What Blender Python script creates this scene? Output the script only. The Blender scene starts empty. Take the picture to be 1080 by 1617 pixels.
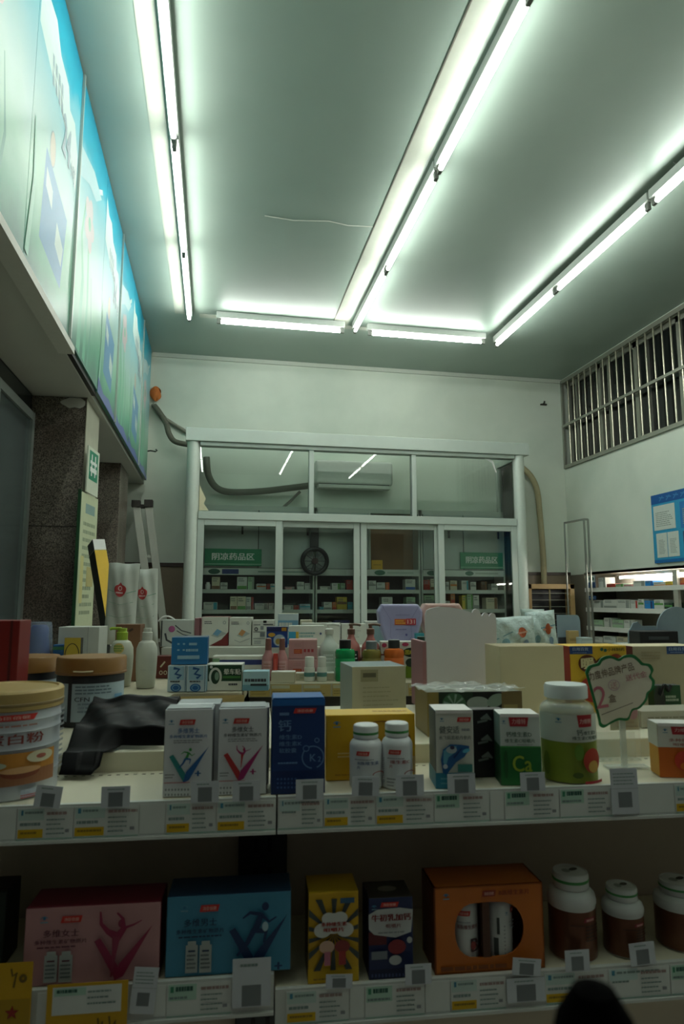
import bpy, bmesh, math, random
from mathutils import Vector, Matrix
random.seed(7)
S = bpy.context.scene
COL = S.collection

# ------------------------------------------------------------------ camera
FPX = 1045.0                      # focal length in pixels of the 1080 x 1617 frame
EYE = Vector((0.0, 0.0, 1.5))
PITCH = math.atan(140.0 / FPX)
YAW = math.atan(203.0 / math.hypot(FPX, 140.0))
FW = Vector((math.sin(YAW) * math.cos(PITCH), math.cos(YAW) * math.cos(PITCH), math.sin(PITCH)))
RT = Vector((math.cos(YAW), -math.sin(YAW), 0.0))
UP = RT.cross(FW)
cam_data = bpy.data.cameras.new('camera')
cam_data.sensor_fit = 'HORIZONTAL'
cam_data.sensor_width = 36.0
cam_data.lens = 36.0 * FPX / 1080.0
cam_data.clip_start = 0.02
cam_data.dof.use_dof = True
cam_data.dof.focus_distance = 4.2
cam_data.dof.aperture_fstop = 18.0
cam = bpy.data.objects.new('camera', cam_data)
COL.objects.link(cam)
cam.matrix_world = Matrix(((RT.x, UP.x, -FW.x, EYE.x), (RT.y, UP.y, -FW.y, EYE.y), (RT.z, UP.z, -FW.z, EYE.z), (0, 0, 0, 1)))
S.camera = cam

# ------------------------------------------------------------------ world, exposure, lamp strength
S.view_settings.view_transform = 'Standard'
S.view_settings.look = 'None'
S.view_settings.gamma = 1.0
S.view_settings.exposure = 0.0
LAMP_STRENGTH = 43.0
LAMP_COLOR = (0.95, 1.0, 0.92, 1)
WORLD_STRENGTH = 0.055
world = bpy.data.worlds.new('night street')
S.world = world
world.use_nodes = True
bg = world.node_tree.nodes['Background']
bg.inputs[0].default_value = (1.0, 0.98, 0.88, 1)
bg.inputs[1].default_value = WORLD_STRENGTH
S.cycles.use_denoising = True
S.cycles.max_bounces = 10
S.cycles.transparent_max_bounces = 16
S.cycles.caustics_reflective = False
S.cycles.caustics_refractive = False
S.cycles.sample_clamp_indirect = 4.0

# ------------------------------------------------------------------ measuring: from a sight line to a point at a known plane
def ray(px, py):
    return FW + RT * ((px - 540.0) / FPX) - UP * ((py - 808.5) / FPX)
def at_y(px, py, Y):
    d = ray(px, py); return EYE + d * (Y / d.y)
def at_z(px, py, Z):
    d = ray(px, py); return EYE + d * ((Z - EYE.z) / d.z)
def at_x(px, py, X):
    d = ray(px, py); return EYE + d * (X / d.x)
def at_plane(px, py, P, n):
    d = ray(px, py); return EYE + d * ((P - EYE).dot(n) / d.dot(n))
def depth(p):
    return (p - EYE).dot(FW)

# ------------------------------------------------------------------ materials
def lin(h):
    h = h.lstrip('#')
    o = []
    for i in (0, 2, 4):
        c = int(h[i:i + 2], 16) / 255.0
        o.append(c / 12.92 if c <= 0.04045 else ((c + 0.055) / 1.055) ** 2.4)
    return (o[0], o[1], o[2], 1.0)
_M = {}
def M(hx, rough=0.55, metal=0.0, vary=0.06, scale=40.0, coat=0.0, bump=0.0):
    key = (hx, rough, metal, vary, scale, coat, bump)
    if key in _M: return _M[key]
    m = bpy.data.materials.new('mat_' + hx.strip('#'))
    m.use_nodes = True
    nt = m.node_tree; b = nt.nodes['Principled BSDF']
    b.inputs['Roughness'].default_value = rough
    b.inputs['Metallic'].default_value = metal
    b.inputs['Coat Weight'].default_value = coat
    tc = nt.nodes.new('ShaderNodeTexCoord'); n = nt.nodes.new('ShaderNodeTexNoise')
    n.inputs['Scale'].default_value = scale; n.inputs['Detail'].default_value = 3
    nt.links.new(tc.outputs['Object'], n.inputs['Vector'])
    mix = nt.nodes.new('ShaderNodeMix'); mix.data_type = 'RGBA'
    c = lin(hx)
    mix.inputs[6].default_value = tuple(min(1, x * (1 + vary)) for x in c[:3]) + (1,)
    mix.inputs[7].default_value = tuple(x * (1 - vary) for x in c[:3]) + (1,)
    nt.links.new(n.outputs['Fac'], mix.inputs[0])
    nt.links.new(mix.outputs[2], b.inputs['Base Color'])
    if bump:
        bp = nt.nodes.new('ShaderNodeBump'); bp.inputs['Strength'].default_value = bump; bp.inputs['Distance'].default_value = 0.01
        nt.links.new(n.outputs['Fac'], bp.inputs['Height']); nt.links.new(bp.outputs['Normal'], b.inputs['Normal'])
    _M[key] = m
    return m
def glass_mat(name, tint=(0.93, 0.97, 0.95, 1), refl=0.9, dirt=0.006, rough=0.0):
    m = bpy.data.materials.new(name); m.use_nodes = True
    nt = m.node_tree; nt.nodes.clear()
    out = nt.nodes.new('ShaderNodeOutputMaterial')
    tr = nt.nodes.new('ShaderNodeBsdfTransparent'); tr.inputs[0].default_value = tint
    gl = nt.nodes.new('ShaderNodeBsdfGlossy'); gl.inputs['Roughness'].default_value = rough; gl.inputs[0].default_value = (refl, refl, refl, 1)
    fr = nt.nodes.new('ShaderNodeFresnel'); fr.inputs[0].default_value = 1.4
    mx = nt.nodes.new('ShaderNodeMixShader')
    nt.links.new(fr.outputs[0], mx.inputs[0]); nt.links.new(tr.outputs[0], mx.inputs[1]); nt.links.new(gl.outputs[0], mx.inputs[2])
    df = nt.nodes.new('ShaderNodeBsdfDiffuse'); df.inputs[0].default_value = (0.6, 0.62, 0.58, 1)
    tc = nt.nodes.new('ShaderNodeTexCoord'); n = nt.nodes.new('ShaderNodeTexNoise'); n.inputs['Scale'].default_value = 3
    nt.links.new(tc.outputs['Object'], n.inputs['Vector'])
    mul = nt.nodes.new('ShaderNodeMath'); mul.operation = 'MULTIPLY'; mul.inputs[1].default_value = dirt * 2
    nt.links.new(n.outputs['Fac'], mul.inputs[0])
    m2 = nt.nodes.new('ShaderNodeMixShader')
    nt.links.new(mul.outputs[0], m2.inputs[0]); nt.links.new(mx.outputs[0], m2.inputs[1]); nt.links.new(df.outputs[0], m2.inputs[2])
    nt.links.new(m2.outputs[0], out.inputs[0])
    return m
def see_through(name, hx, alpha, rough=0.25):
    m = bpy.data.materials.new(name); m.use_nodes = True
    nt = m.node_tree; b = nt.nodes['Principled BSDF']
    n = nt.nodes.new('ShaderNodeTexNoise'); n.inputs['Scale'].default_value = 18
    tc = nt.nodes.new('ShaderNodeTexCoord'); nt.links.new(tc.outputs['Object'], n.inputs['Vector'])
    bp = nt.nodes.new('ShaderNodeBump'); bp.inputs['Strength'].default_value = 0.5; bp.inputs['Distance'].default_value = 0.01
    nt.links.new(n.outputs['Fac'], bp.inputs['Height']); nt.links.new(bp.outputs['Normal'], b.inputs['Normal'])
    b.inputs['Base Color'].default_value = lin(hx); b.inputs['Alpha'].default_value = alpha; b.inputs['Roughness'].default_value = rough
    return m
def emit_mat(name, col, strength):
    m = bpy.data.materials.new(name); m.use_nodes = True
    nt = m.node_tree; nt.nodes.clear()
    out = nt.nodes.new('ShaderNodeOutputMaterial'); e = nt.nodes.new('ShaderNodeEmission')
    e.inputs[0].default_value = col; e.inputs[1].default_value = strength
    nt.links.new(e.outputs[0], out.inputs[0]); return m
def ramp_mat(name, stops, scale, kind='noise', rough=0.6, bump=0.0, detail=6):
    m = bpy.data.materials.new(name); m.use_nodes = True
    nt = m.node_tree; b = nt.nodes['Principled BSDF']; b.inputs['Roughness'].default_value = rough
    tc = nt.nodes.new('ShaderNodeTexCoord')
    n = nt.nodes.new('ShaderNodeTexNoise' if kind == 'noise' else 'ShaderNodeTexVoronoi')
    n.inputs['Scale'].default_value = scale
    if kind == 'noise': n.inputs['Detail'].default_value = detail
    nt.links.new(tc.outputs['Object'], n.inputs['Vector'])
    r = nt.nodes.new('ShaderNodeValToRGB')
    while len(r.color_ramp.elements) < len(stops): r.color_ramp.elements.new(0.5)
    for e, (p, h) in zip(r.color_ramp.elements, stops): e.position = p; e.color = lin(h)
    nt.links.new(n.outputs['Fac' if kind == 'noise' else 'Color'], r.inputs[0]); nt.links.new(r.outputs[0], b.inputs['Base Color'])
    if bump:
        bp = nt.nodes.new('ShaderNodeBump'); bp.inputs['Strength'].default_value = bump
        nt.links.new(n.outputs[0], bp.inputs['Height']); nt.links.new(bp.outputs['Normal'], b.inputs['Normal'])
    return m

# ------------------------------------------------------------------ mesh builder
_TXT = {}
def text_mesh(s, bold=0.012):
    k = s
    if k not in _TXT:
        c = bpy.data.curves.new('t', 'FONT'); c.body = s; c.resolution_u = 3
        o = bpy.data.objects.new('t', c); COL.objects.link(o)
        me = bpy.data.meshes.new_from_object(o.evaluated_get(bpy.context.evaluated_depsgraph_get()))
        v = [(p.co.x, p.co.y) for p in me.vertices]; f = [tuple(p.vertices) for p in me.polygons]
        bpy.data.objects.remove(o); bpy.data.curves.remove(c); bpy.data.meshes.remove(me)
        xs = [p[0] for p in v]; ys = [p[1] for p in v]
        x0, x1, y0, y1 = min(xs), max(xs), min(ys), max(ys)
        v = [(p[0] - (x0 + x1) / 2, p[1] - (y0 + y1) / 2) for p in v]
        _TXT[k] = (v, f, x1 - x0, y1 - y0)
    return _TXT[k]
class MB:
    def __init__(self): self.v = []; self.f = []; self.mi = []; self.sm = []; self.mats = []
    def idx(self, m):
        if m not in self.mats: self.mats.append(m)
        return self.mats.index(m)
    def add(self, vs, fs, m, smooth=False):
        b = len(self.v); self.v += [tuple(p) for p in vs]
        ms = m if isinstance(m, list) else [m] * len(fs)
        for f, mm in zip(fs, ms):
            self.f.append(tuple(b + i for i in f)); self.mi.append(self.idx(mm)); self.sm.append(smooth)
        return self
    def box(self, x0, x1, y0, y1, z0, z1, m, front=None, side=None, top=None, back=None):
        vs = [(x0, y0, z0), (x1, y0, z0), (x1, y1, z0), (x0, y1, z0), (x0, y0, z1), (x1, y0, z1), (x1, y1, z1), (x0, y1, z1)]
        fs = [(0, 1, 5, 4), (1, 2, 6, 5), (2, 3, 7, 6), (3, 0, 4, 7), (4, 5, 6, 7), (3, 2, 1, 0)]
        return self.add(vs, fs, [front or m, side or m, back or side or m, side or m, top or m, m])
    def lathe(self, prof, m, n=36, c=(0, 0, 0), cap=True, sx=1.0, sy=1.0):
        vs, fs, ms = [], [], []
        for r, z in prof:
            for i in range(n):
                a = 2 * math.pi * i / n
                vs.append((c[0] + sx * r * math.cos(a), c[1] + sy * r * math.sin(a), c[2] + z))
        for j in range(len(prof) - 1):
            for i in range(n):
                k = (i + 1) % n
                fs.append((j * n + i, j * n + k, (j + 1) * n + k, (j + 1) * n + i)); ms.append(m[j] if isinstance(m, list) else m)
        if cap:
            L = (len(prof) - 1) * n
            fs.append(tuple(reversed(range(n)))); ms.append(m[0] if isinstance(m, list) else m)
            fs.append(tuple(L + i for i in range(n))); ms.append(m[-1] if isinstance(m, list) else m)
        return self.add(vs, fs, ms, True)
    def tube(self, path, r, m, n=12, cap=True):
        P = [Vector(p) for p in path]; vs, fs = [], []
        ref = None
        for i, p in enumerate(P):
            t = (P[min(i + 1, len(P) - 1)] - P[max(i - 1, 0)]).normalized()
            if ref is None: ref = Vector((0, 0, 1)) if abs(t.z) < 0.9 else Vector((1, 0, 0))
            a = t.cross(ref).normalized(); b = a.cross(t).normalized(); ref = b
            rr = r[i] if isinstance(r, (list, tuple)) else r
            for k in range(n):
                th = 2 * math.pi * k / n
                vs.append(p + a * (rr * math.cos(th)) + b * (rr * math.sin(th)))
        for i in range(len(P) - 1):
            for k in range(n):
                l = (k + 1) % n
                fs.append((i * n + k, i * n + l, (i + 1) * n + l, (i + 1) * n + k))
        if cap:
            fs.append(tuple(reversed(range(n)))); fs.append(tuple((len(P) - 1) * n + k for k in range(n)))
        return self.add(vs, fs, m, True)
    def prism(self, poly, y0, y1, m, front=None):
        n = len(poly)
        vs = [(x, y0, z) for x, z in poly] + [(x, y1, z) for x, z in poly]
        fs = [tuple(range(n)), tuple(reversed(range(n, 2 * n)))] + [(i, n + i, n + (i + 1) % n, (i + 1) % n) for i in range(n)]
        return self.add(vs, fs, [front or m] + [m] * (n + 1))
    def grid(self, fn, nu, nv, m, smooth=True, close=False):
        vs = [fn(i / nu, j / nv) for j in range(nv + 1) for i in range(nu + 1)]
        fs = [(j * (nu + 1) + i, j * (nu + 1) + i + 1, (j + 1) * (nu + 1) + i + 1, (j + 1) * (nu + 1) + i) for j in range(nv) for i in range(nu)]
        return self.add(vs, fs, m, smooth)
    def build(self, name, parent=None, loc=(0, 0, 0), rot=0.0, bevel=0.0, seg=2, sharp=True, fix=True):
        me = bpy.data.meshes.new(name)
        me.from_pydata(self.v, [], self.f)
        for m in self.mats: me.materials.append(m)
        me.polygons.foreach_set('material_index', self.mi)
        me.polygons.foreach_set('use_smooth', self.sm)
        if fix:
            bm = bmesh.new(); bm.from_mesh(me); bmesh.ops.recalc_face_normals(bm, faces=bm.faces); bm.to_mesh(me); bm.free()
        if any(self.sm) and sharp: me.set_sharp_from_angle(angle=math.radians(35))
        me.update()
        o = bpy.data.objects.new(name, me); COL.objects.link(o)
        o.location = loc
        o.rotation_euler = rot if isinstance(rot, (tuple, list)) else (0, 0, rot)
        if parent is not None: o.parent = parent
        if bevel:
            md = o.modifiers.new('edge', 'BEVEL'); md.width = bevel; md.segments = seg; md.limit_method = 'ANGLE'; md.angle_limit = math.radians(40)
        return o
class Print:
    """flat printing laid on a surface; mp(u, v, lift) gives the 3D point"""
    def __init__(self, mp, eps=0.0003, wrap=0): self.mb = MB(); self.mp = mp; self.k = 1; self.eps = eps; self.wrap = wrap
    def _put(self, pts, faces, m):
        e = self.k * self.eps; self.k += 1
        self.mb.add([self.mp(u, v, e) for u, v in pts], faces, m)
        return self
    def rect(self, u0, v0, u1, v1, m):
        n = max(1, int(abs(u1 - u0) / self.wrap)) if self.wrap else 1
        pts = []
        for i in range(n + 1):
            u = u0 + (u1 - u0) * i / n; pts += [(u, v0), (u, v1)]
        return self._put(pts, [(2 * i, 2 * i + 2, 2 * i + 3, 2 * i + 1) for i in range(n)], m)
    def poly(self, pts, m):
        if not self.wrap: return self._put(pts, [tuple(range(len(pts)))], m)
        us = [p[0] for p in pts]; n = max(1, int((max(us) - min(us)) / self.wrap)); out, fs = [], []
        def clip(P, lim, sg):
            R = []
            for i, a in enumerate(P):
                b = P[(i + 1) % len(P)]; da, db = sg * (a[0] - lim), sg * (b[0] - lim)
                if da >= 0: R.append(a)
                if da * db < 0: t = da / (da - db); R.append((a[0] + (b[0] - a[0]) * t, a[1] + (b[1] - a[1]) * t))
            return R
        for i in range(n):
            lo = min(us) + (max(us) - min(us)) * i / n; hi = min(us) + (max(us) - min(us)) * (i + 1) / n
            P = clip(list(pts), lo, 1); P = clip(P, hi, -1) if P else P
            if len(P) > 2: fs.append(tuple(range(len(out), len(out) + len(P)))); out += P
        return self._put(out, fs, m)
    def ell(self, cu, cv, ru, rv, m, n=28, a0=0.0, rot=0.0):
        pts = []
        for i in range(n):
            t = a0 + 2 * math.pi * i / n; x, y = ru * math.cos(t), rv * math.sin(t)
            pts.append((cu + x * math.cos(rot) - y * math.sin(rot), cv + x * math.sin(rot) + y * math.cos(rot)))
        return self.poly(pts, m)
    def stroke(self, pts, w, m, closed=False):
        P = [Vector(p) for p in pts]; n = len(P); L, R = [], []
        for i, p in enumerate(P):
            a = P[(i - 1) % n] if (closed or i > 0) else p; b = P[(i + 1) % n] if (closed or i < n - 1) else p
            t = (b - a); t = t.normalized() if t.length > 1e-9 else Vector((1, 0)); nn = Vector((-t.y, t.x))
            ww = w[i] if isinstance(w, (list, tuple)) else w
            L.append(p + nn * ww / 2); R.append(p - nn * ww / 2)
        pts2 = [tuple(q) for q in L + R]
        r = range(n if closed else n - 1)
        return self._put(pts2, [(i, n + i, n + (i + 1) % n, (i + 1) % n) for i in r], m)
    def ring(self, cu, cv, ru, rv, w, m, n=28, a0=0.0, a1=2 * math.pi):
        full = abs(a1 - a0 - 2 * math.pi) < 1e-6
        c = n if full else n + 1
        return self.stroke([(cu + ru * math.cos(a0 + (a1 - a0) * i / n), cv + rv * math.sin(a0 + (a1 - a0) * i / n)) for i in range(c)], w, m, full)
    def text(self, s, u, v, h, m, w=None, rot=0.0, bold=0.012, shear=0.0):
        V, F, tw, th = text_mesh(s)
        sy = h / th; sx = (w / tw) if w else sy
        c, sn = math.cos(rot), math.sin(rot)
        for dx, dy in (((-1, 0), (1, 0), (0, 0.7)) if bold else ((0, 0),)):      # overprinted strokes read as a heavier face
            pts = []
            for x, y in V:
                x, y = x + dx * bold * 1.5, y + dy * bold * 1.5
                x, y = x * sx + shear * y * sy, y * sy
                pts.append((u + x * c - y * sn, v + x * sn + y * c))
            self._put(pts, F, m); self.k -= 0.6
        self.k += 0.6
        return self
    def lines(self, u0, v0, u1, v1, n, m, fill=0.45, rnd=None):
        """rows of print too small to read"""
        rnd = rnd or random
        pts, fs = [], []
        for i in range(n):
            v = v1 - (i + 0.5) * (v1 - v0) / n; h = (v1 - v0) / n * fill / 2
            u = u0
            end = u1 - rnd.random() * 0.3 * (u1 - u0)
            while u < end:
                l = (u1 - u0) * (0.05 + 0.13 * rnd.random()); b = len(pts)
                e = min(u + l, u1)
                pts += [(u, v - h), (e, v - h), (e, v + h), (u, v + h)]; fs.append((b, b + 1, b + 2, b + 3))
                u += l + (u1 - u0) * 0.02
        return self._put(pts, fs, m)
    def build(self, name, parent): return self.mb.build(name, parent, fix=False)
def tag(o, label, cat, group=None, kind=None):
    if label: o['label'] = label
    if cat: o['category'] = cat
    if group: o['group'] = group
    if kind: o['kind'] = kind
    return o
def struct(o): o['kind'] = 'structure'; return o
def empty(name, loc=(0, 0, 0), rot=0.0):
    o = bpy.data.objects.new(name, None); COL.objects.link(o); o.location = loc
    o.rotation_euler = rot if isinstance(rot, (tuple, list)) else (0, 0, rot)
    o.empty_display_size = 0.1
    return o
def copy_tree(o, parent=None):
    c = o.copy(); COL.objects.link(c); c.parent = parent
    for ch in list(o.children): copy_tree(ch, c)
    return c
def front_map(w, d):                # u, v from the lower corner of a front face at local y = -d/2
    return lambda u, v, e: (u - w / 2, -d / 2 - e, v)
def wrap_map(R, cy=0.0):            # u along the arc from the middle of the front
    return lambda u, v, e: ((R + e) * math.sin(u / R), cy - (R + e) * math.cos(u / R), v)

WHITE = M('#e8e8e4', 0.5); PAPER = M('#dfe3df', 0.7); OFFW = M('#d6d6cc', 0.6); INK = M('#3c4046', 0.7); GREYP = M('#8b9094', 0.7)
RED = M('#c8322b', 0.5); NAVY = M('#17336f', 0.5); TEAL = M('#2f93a8', 0.5); YEL = M('#e0b51f', 0.5); GREEN = M('#2b8a4c', 0.5)
ORANGE = M('#d8741d', 0.5); BLACK = M('#0e0f11', 0.5); BLUE = M('#1f6fb4', 0.5); PINK = M('#d99a9c', 0.5); CREAM = M('#d9cfae', 0.6)
# ------------------------------------------------------------------ the room
X_L, X_R, Y_B, Z_C = -1.12, 4.18, 7.30, 4.22
X_BAN = -0.73
wall_m = ramp_mat('white plaster', [(0.3, '#c3cdc0'), (0.55, '#d2dacd'), (0.8, '#c9d1c2')], 1.3, rough=0.75, bump=0.04)
ceil_m = ramp_mat('painted ceiling', [(0.3, '#8e9f95'), (0.6, '#99a99f'), (0.8, '#93a49a')], 0.9, rough=0.42, bump=0.02)
struct(MB().box(X_L - 0.1, X_R + 0.6, -0.95, Y_B + 0.1, -0.1, 0, M('#cfcabd', 0.3)).build('floor'))
struct(MB().box(X_L - 0.1, X_R + 0.1, -0.95, Y_B + 0.1, Z_C, Z_C + 0.1, ceil_m).build('ceiling'))
struct(MB().box(X_L - 0.1, X_R + 0.6, Y_B, Y_B + 0.1, 0, Z_C, wall_m).build('wall_back'))
# right wall: solid above the lit shelving, opening for the barred window
WZ0, WZ1, WY0, WY1 = 3.11, 4.17, 2.6, 7.27
ALC = 1.80
w = MB()
w.box(X_R, X_R + 0.12, -0.85, Y_B, ALC, WZ0, wall_m)
w.box(X_R, X_R + 0.12, -0.85, WY0, WZ0, Z_C, wall_m); w.box(X_R, X_R + 0.12, WY1, Y_B, WZ0, Z_C, wall_m)
w.box(X_R, X_R + 0.12, WY0, WY1, WZ1, Z_C, wall_m)
w.box(X_R, X_R + 0.5, 6.98, Y_B, 0, ALC, M('#6f6a5c', 0.6)); w.box(X_R + 0.42, X_R + 0.52, -0.85, 6.98, 0, ALC + 0.02, M('#b5ab97', 0.6))
w.box(X_R, X_R + 0.5, -0.85, 6.98, ALC, ALC + 0.02, M('#d8d2c2', 0.6))
struct(w.build('wall_right'))
struct(MB().box(X_L - 0.1, X_R + 0.6, -0.95, -0.85, 3.0, Z_C, wall_m).build('wall_front'))
dark_glass = M('#465050', 0.2, vary=0.3, scale=4)
wl = MB()
wl.box(X_L - 0.1, X_L, -0.85, Y_B, 0, Z_C, M('#232a2a', 0.25, vary=0.25, scale=3))
struct(wl.build('wall_left'))
# glazed shop doors on the left, seen edge on
for i, (y0, y1) in enumerate(((0.95, 1.85), (1.88, 2.78), (2.81, 4.17), (4.70, 6.15))):
    d = MB()
    fm = M('#8f9894', 0.35, 0.4)
    for a, b in ((y0, y0 + 0.05), (y1 - 0.05, y1), ((y0 + y1) / 2 - 0.02, (y0 + y1) / 2 + 0.02)): d.box(X_L, X_L + 0.035, a, b, 0, 2.62, fm)
    for a, b in ((0, 0.08), (1.0, 1.05), (2.57, 2.62)): d.box(X_L, X_L + 0.034, y0, y1, a, b, fm)
    o = struct(d.build('door_%d' % (i + 1)))
    MB().box(X_L + 0.012, X_L + 0.018, y0 + 0.05, y1 - 0.05, 0.08, 2.57, dark_glass).build('glass', o)
# bulkhead above the doors, carrying the mural
soff_m = M('#b9bbb3', 0.7, vary=0.05, scale=3)
struct(MB().box(X_L, -0.765, -0.85, Y_B, 2.745, Z_C, soff_m).build('wall_bulkhead', bevel=0.006))
struct(MB().box(-0.80, -0.724, 0.9, 3.42, 2.738, 2.775, M('#c9cac2', 0.5)).box(-0.79, -0.742, 3.45, 4.16, 2.748, 2.776, BLACK).build('trim_1'))
granite = bpy.data.materials.new('speckled granite'); granite.use_nodes = True
nt = granite.node_tree; b = nt.nodes['Principled BSDF']; b.inputs['Roughness'].default_value = 0.45
tc = nt.nodes.new('ShaderNodeTexCoord'); vo = nt.nodes.new('ShaderNodeTexVoronoi'); vo.inputs['Scale'].default_value = 170
nt.links.new(tc.outputs['Object'], vo.inputs['Vector'])
rp = nt.nodes.new('ShaderNodeValToRGB'); e = rp.color_ramp.elements
e[0].position = 0.15; e[0].color = lin('#38332e'); e[1].position = 0.9; e[1].color = lin('#8d867c')
nt.links.new(vo.outputs['Color'], rp.inputs[0])
nz = nt.nodes.new('ShaderNodeTexNoise'); nz.inputs['Scale'].default_value = 2.5; nt.links.new(tc.outputs['Object'], nz.inputs['Vector'])
mxn = nt.nodes.new('ShaderNodeMix'); mxn.data_type = 'RGBA'; mxn.blend_type = 'MULTIPLY'; mxn.inputs[0].default_value = 0.7
r2 = nt.nodes.new('ShaderNodeValToRGB'); r2.color_ramp.elements[0].color = lin('#8a6a58'); r2.color_ramp.elements[1].color = lin('#f4f0ea'); r2.color_ramp.elements[0].position = 0.35; r2.color_ramp.elements[1].position = 0.6
nt.links.new(nz.outputs['Fac'], r2.inputs[0]); nt.links.new(rp.outputs[0], mxn.inputs[6]); nt.links.new(r2.outputs[0], mxn.inputs[7]); nt.links.new(mxn.outputs[2], b.inputs['Base Color'])
col = struct(MB().box(X_L, -0.80, 4.20, 4.66, 0, 2.745, granite, side=M('#a7a795', 0.6, vary=0.15, scale=6)).build('column', bevel=0.004))
MB().box(X_L, -0.80, 4.197, 4.2, 1.94, 1.945, M('#2c2824', 0.6)).box(-0.801, -0.797, 4.192, 4.204, 0, 2.745, M('#8d8a78', 0.5)).build('joint', col)
def ragged(cx, cz, w, h, n=16, seed=1):
    r = random.Random(seed)
    return [(cx + w * math.cos(2 * math.pi * i / n) * (0.8 + 0.4 * r.random()), cz + h * math.sin(2 * math.pi * i / n) * (0.8 + 0.4 * r.random())) for i in range(n)]
MB().prism([(min(x, -0.81), min(z, 2.74)) for x, z in ragged(-0.87, 2.71, 0.075, 0.035, seed=4)], 4.19, 4.2, M('#b9b9b0', 0.8)).build('plaster_patch', col)
struct(MB().box(X_L, -0.86, 6.2, 6.75, 0, 2.745, granite).build('column', bevel=0.004))
wains = M('#7d705c', 0.5, vary=0.08)
struct(MB().box(X_L, -0.28, Y_B - 0.012, Y_B, 0, 1.86, wains).box(X_L, -0.28, Y_B - 0.03, Y_B, 1.86, 1.90, M('#3a2c26', 0.5)).build('baseboard_back'))
struct(MB().box(3.40, X_R, Y_B - 0.012, Y_B, 0, 1.80, wains).box(3.40, X_R, Y_B - 0.03, Y_B, 1.80, 1.835, M('#41372f', 0.5)).build('baseboard_back'))
struct(MB().box(-0.73, X_R, Y_B - 0.025, Y_B, Z_C - 0.045, Z_C, M('#c3c9be', 0.6)).build('trim_2'))
# flat ceiling strips that carry the lamp cables
strip_m = M('#b0b5a8', 0.6, vary=0.1, scale=9)
struct(MB().box(-0.43, -0.335, -0.2, 6.2, Z_C - 0.002, Z_C, strip_m).build('trim_3'))
struct(MB().box(1.09, 1.24, -0.2, 6.15, Z_C - 0.002, Z_C, strip_m).box(1.085, 1.092, -0.2, 6.15, Z_C - 0.004, Z_C, M('#6d6a60', 0.8, vary=0.6, scale=5)).build('trim_4'))
struct(MB().box(-0.2, 2.7, 6.17, 6.25, Z_C - 0.002, Z_C, strip_m).build('trim_5'))
struct(MB().tube([(0.29, 4.42, Z_C), (0.5, 4.44, Z_C), (0.75, 4.40, Z_C), (0.9, 4.43, Z_C), (1.08, 4.41, Z_C)], 0.004, M('#c9cbc2', 0.8)).build('trim_6'))

# ------------------------------------------------------------------ fluorescent lamps
tube_m = emit_mat('lit tube', LAMP_COLOR, LAMP_STRENGTH)
metal_w = M('#c2c8c2', 0.4, 0.2); sock_m = M('#6b6e68', 0.5)
def make_lamp(L=1.24, hang=0.0):
    r = empty('fluorescent_lamp')
    MB().box(-0.026, 0.026, -L / 2, L / 2, -0.062, 0.0, metal_w).build('batten', r, bevel=0.004)
    MB().tube([(0, -L / 2 + 0.045, -0.096), (0, L / 2 - 0.045, -0.096)], 0.0150, tube_m, n=16).build('tube', r)
    for s in (-1, 1):
        MB().box(-0.012, 0.012, s * (L / 2 - 0.026) - 0.02, s * (L / 2 - 0.026) + 0.02, -0.115, -0.055, sock_m).build('end_socket', r, bevel=0.003)
    return r
lamp0 = make_lamp()
first = [True]
def put_lamp(x, y, z, rz, label, group):
    o = lamp0 if first[0] else copy_tree(lamp0)
    first[0] = False
    o.location = (x, y, z); o.rotation_euler = (0, 0, rz)
    tag(o, label, 'ceiling light', group)
    return o
words = ['deepest lit fluorescent tube', 'second lit fluorescent tube from the back', 'third lit fluorescent tube from the back', 'fourth lit fluorescent tube from the back', 'fifth lit fluorescent tube from the back']
for k, yc in enumerate((5.50, 4.26, 3.00, 1.74, 0.48)):
    put_lamp(-0.29, yc, Z_C, 0, words[k] + ' in the ceiling row beside the mural', 'tubes in the row beside the mural')
    put_lamp(1.30, yc - 0.02, Z_C, 0, words[k] + ' in the middle row across the ceiling', 'tubes in the middle row')
    o = put_lamp(2.78, yc - 0.02, Z_C - 0.03, 0, words[k] + ' in the ceiling row toward the barred window', 'tubes in the row by the barred window')
    for s in (-0.35, 0.35):
        MB().tube([(-0.02, s, 0.0), (-0.03, s + 0.01, 0.015), (-0.022, s + 0.02, 0.034)], 0.002, sock_m, n=6).build('hanger_wire', o)
put_lamp(0.58, 6.10, Z_C, math.pi / 2, 'lit fluorescent tube across the back end between mural row and middle row', 'tubes across the back of the ceiling')
put_lamp(2.05, 6.10, Z_C, math.pi / 2, 'lit fluorescent tube across the back end between middle row and window row', 'tubes across the back of the ceiling')

# ------------------------------------------------------------------ mural panels on the bulkhead
mural = bpy.data.materials.new('printed sea and sky'); mural.use_nodes = True
nt = mural.node_tree; b = nt.nodes['Principled BSDF']; b.inputs['Roughness'].default_value = 0.32
tc = nt.nodes.new('ShaderNodeTexCoord'); sp = nt.nodes.new('ShaderNodeSeparateXYZ'); nt.links.new(tc.outputs['Object'], sp.inputs[0])
nz = nt.nodes.new('ShaderNodeTexNoise'); nz.inputs['Scale'].default_value = 3.0; nz.inputs['Detail'].default_value = 5; nt.links.new(tc.outputs['Object'], nz.inputs['Vector'])
ma = nt.nodes.new('ShaderNodeMath'); ma.operation = 'MULTIPLY_ADD'; nt.links.new(nz.outputs['Fac'], ma.inputs[0]); ma.inputs[1].default_value = 0.35; nt.links.new(sp.outputs['Z'], ma.inputs[2])
mr = nt.nodes.new('ShaderNodeMapRange'); mr.inputs['From Min'].default_value = 0.17; mr.inputs['From Max'].default_value = 1.6
nt.links.new(ma.outputs[0], mr.inputs[0])
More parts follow.
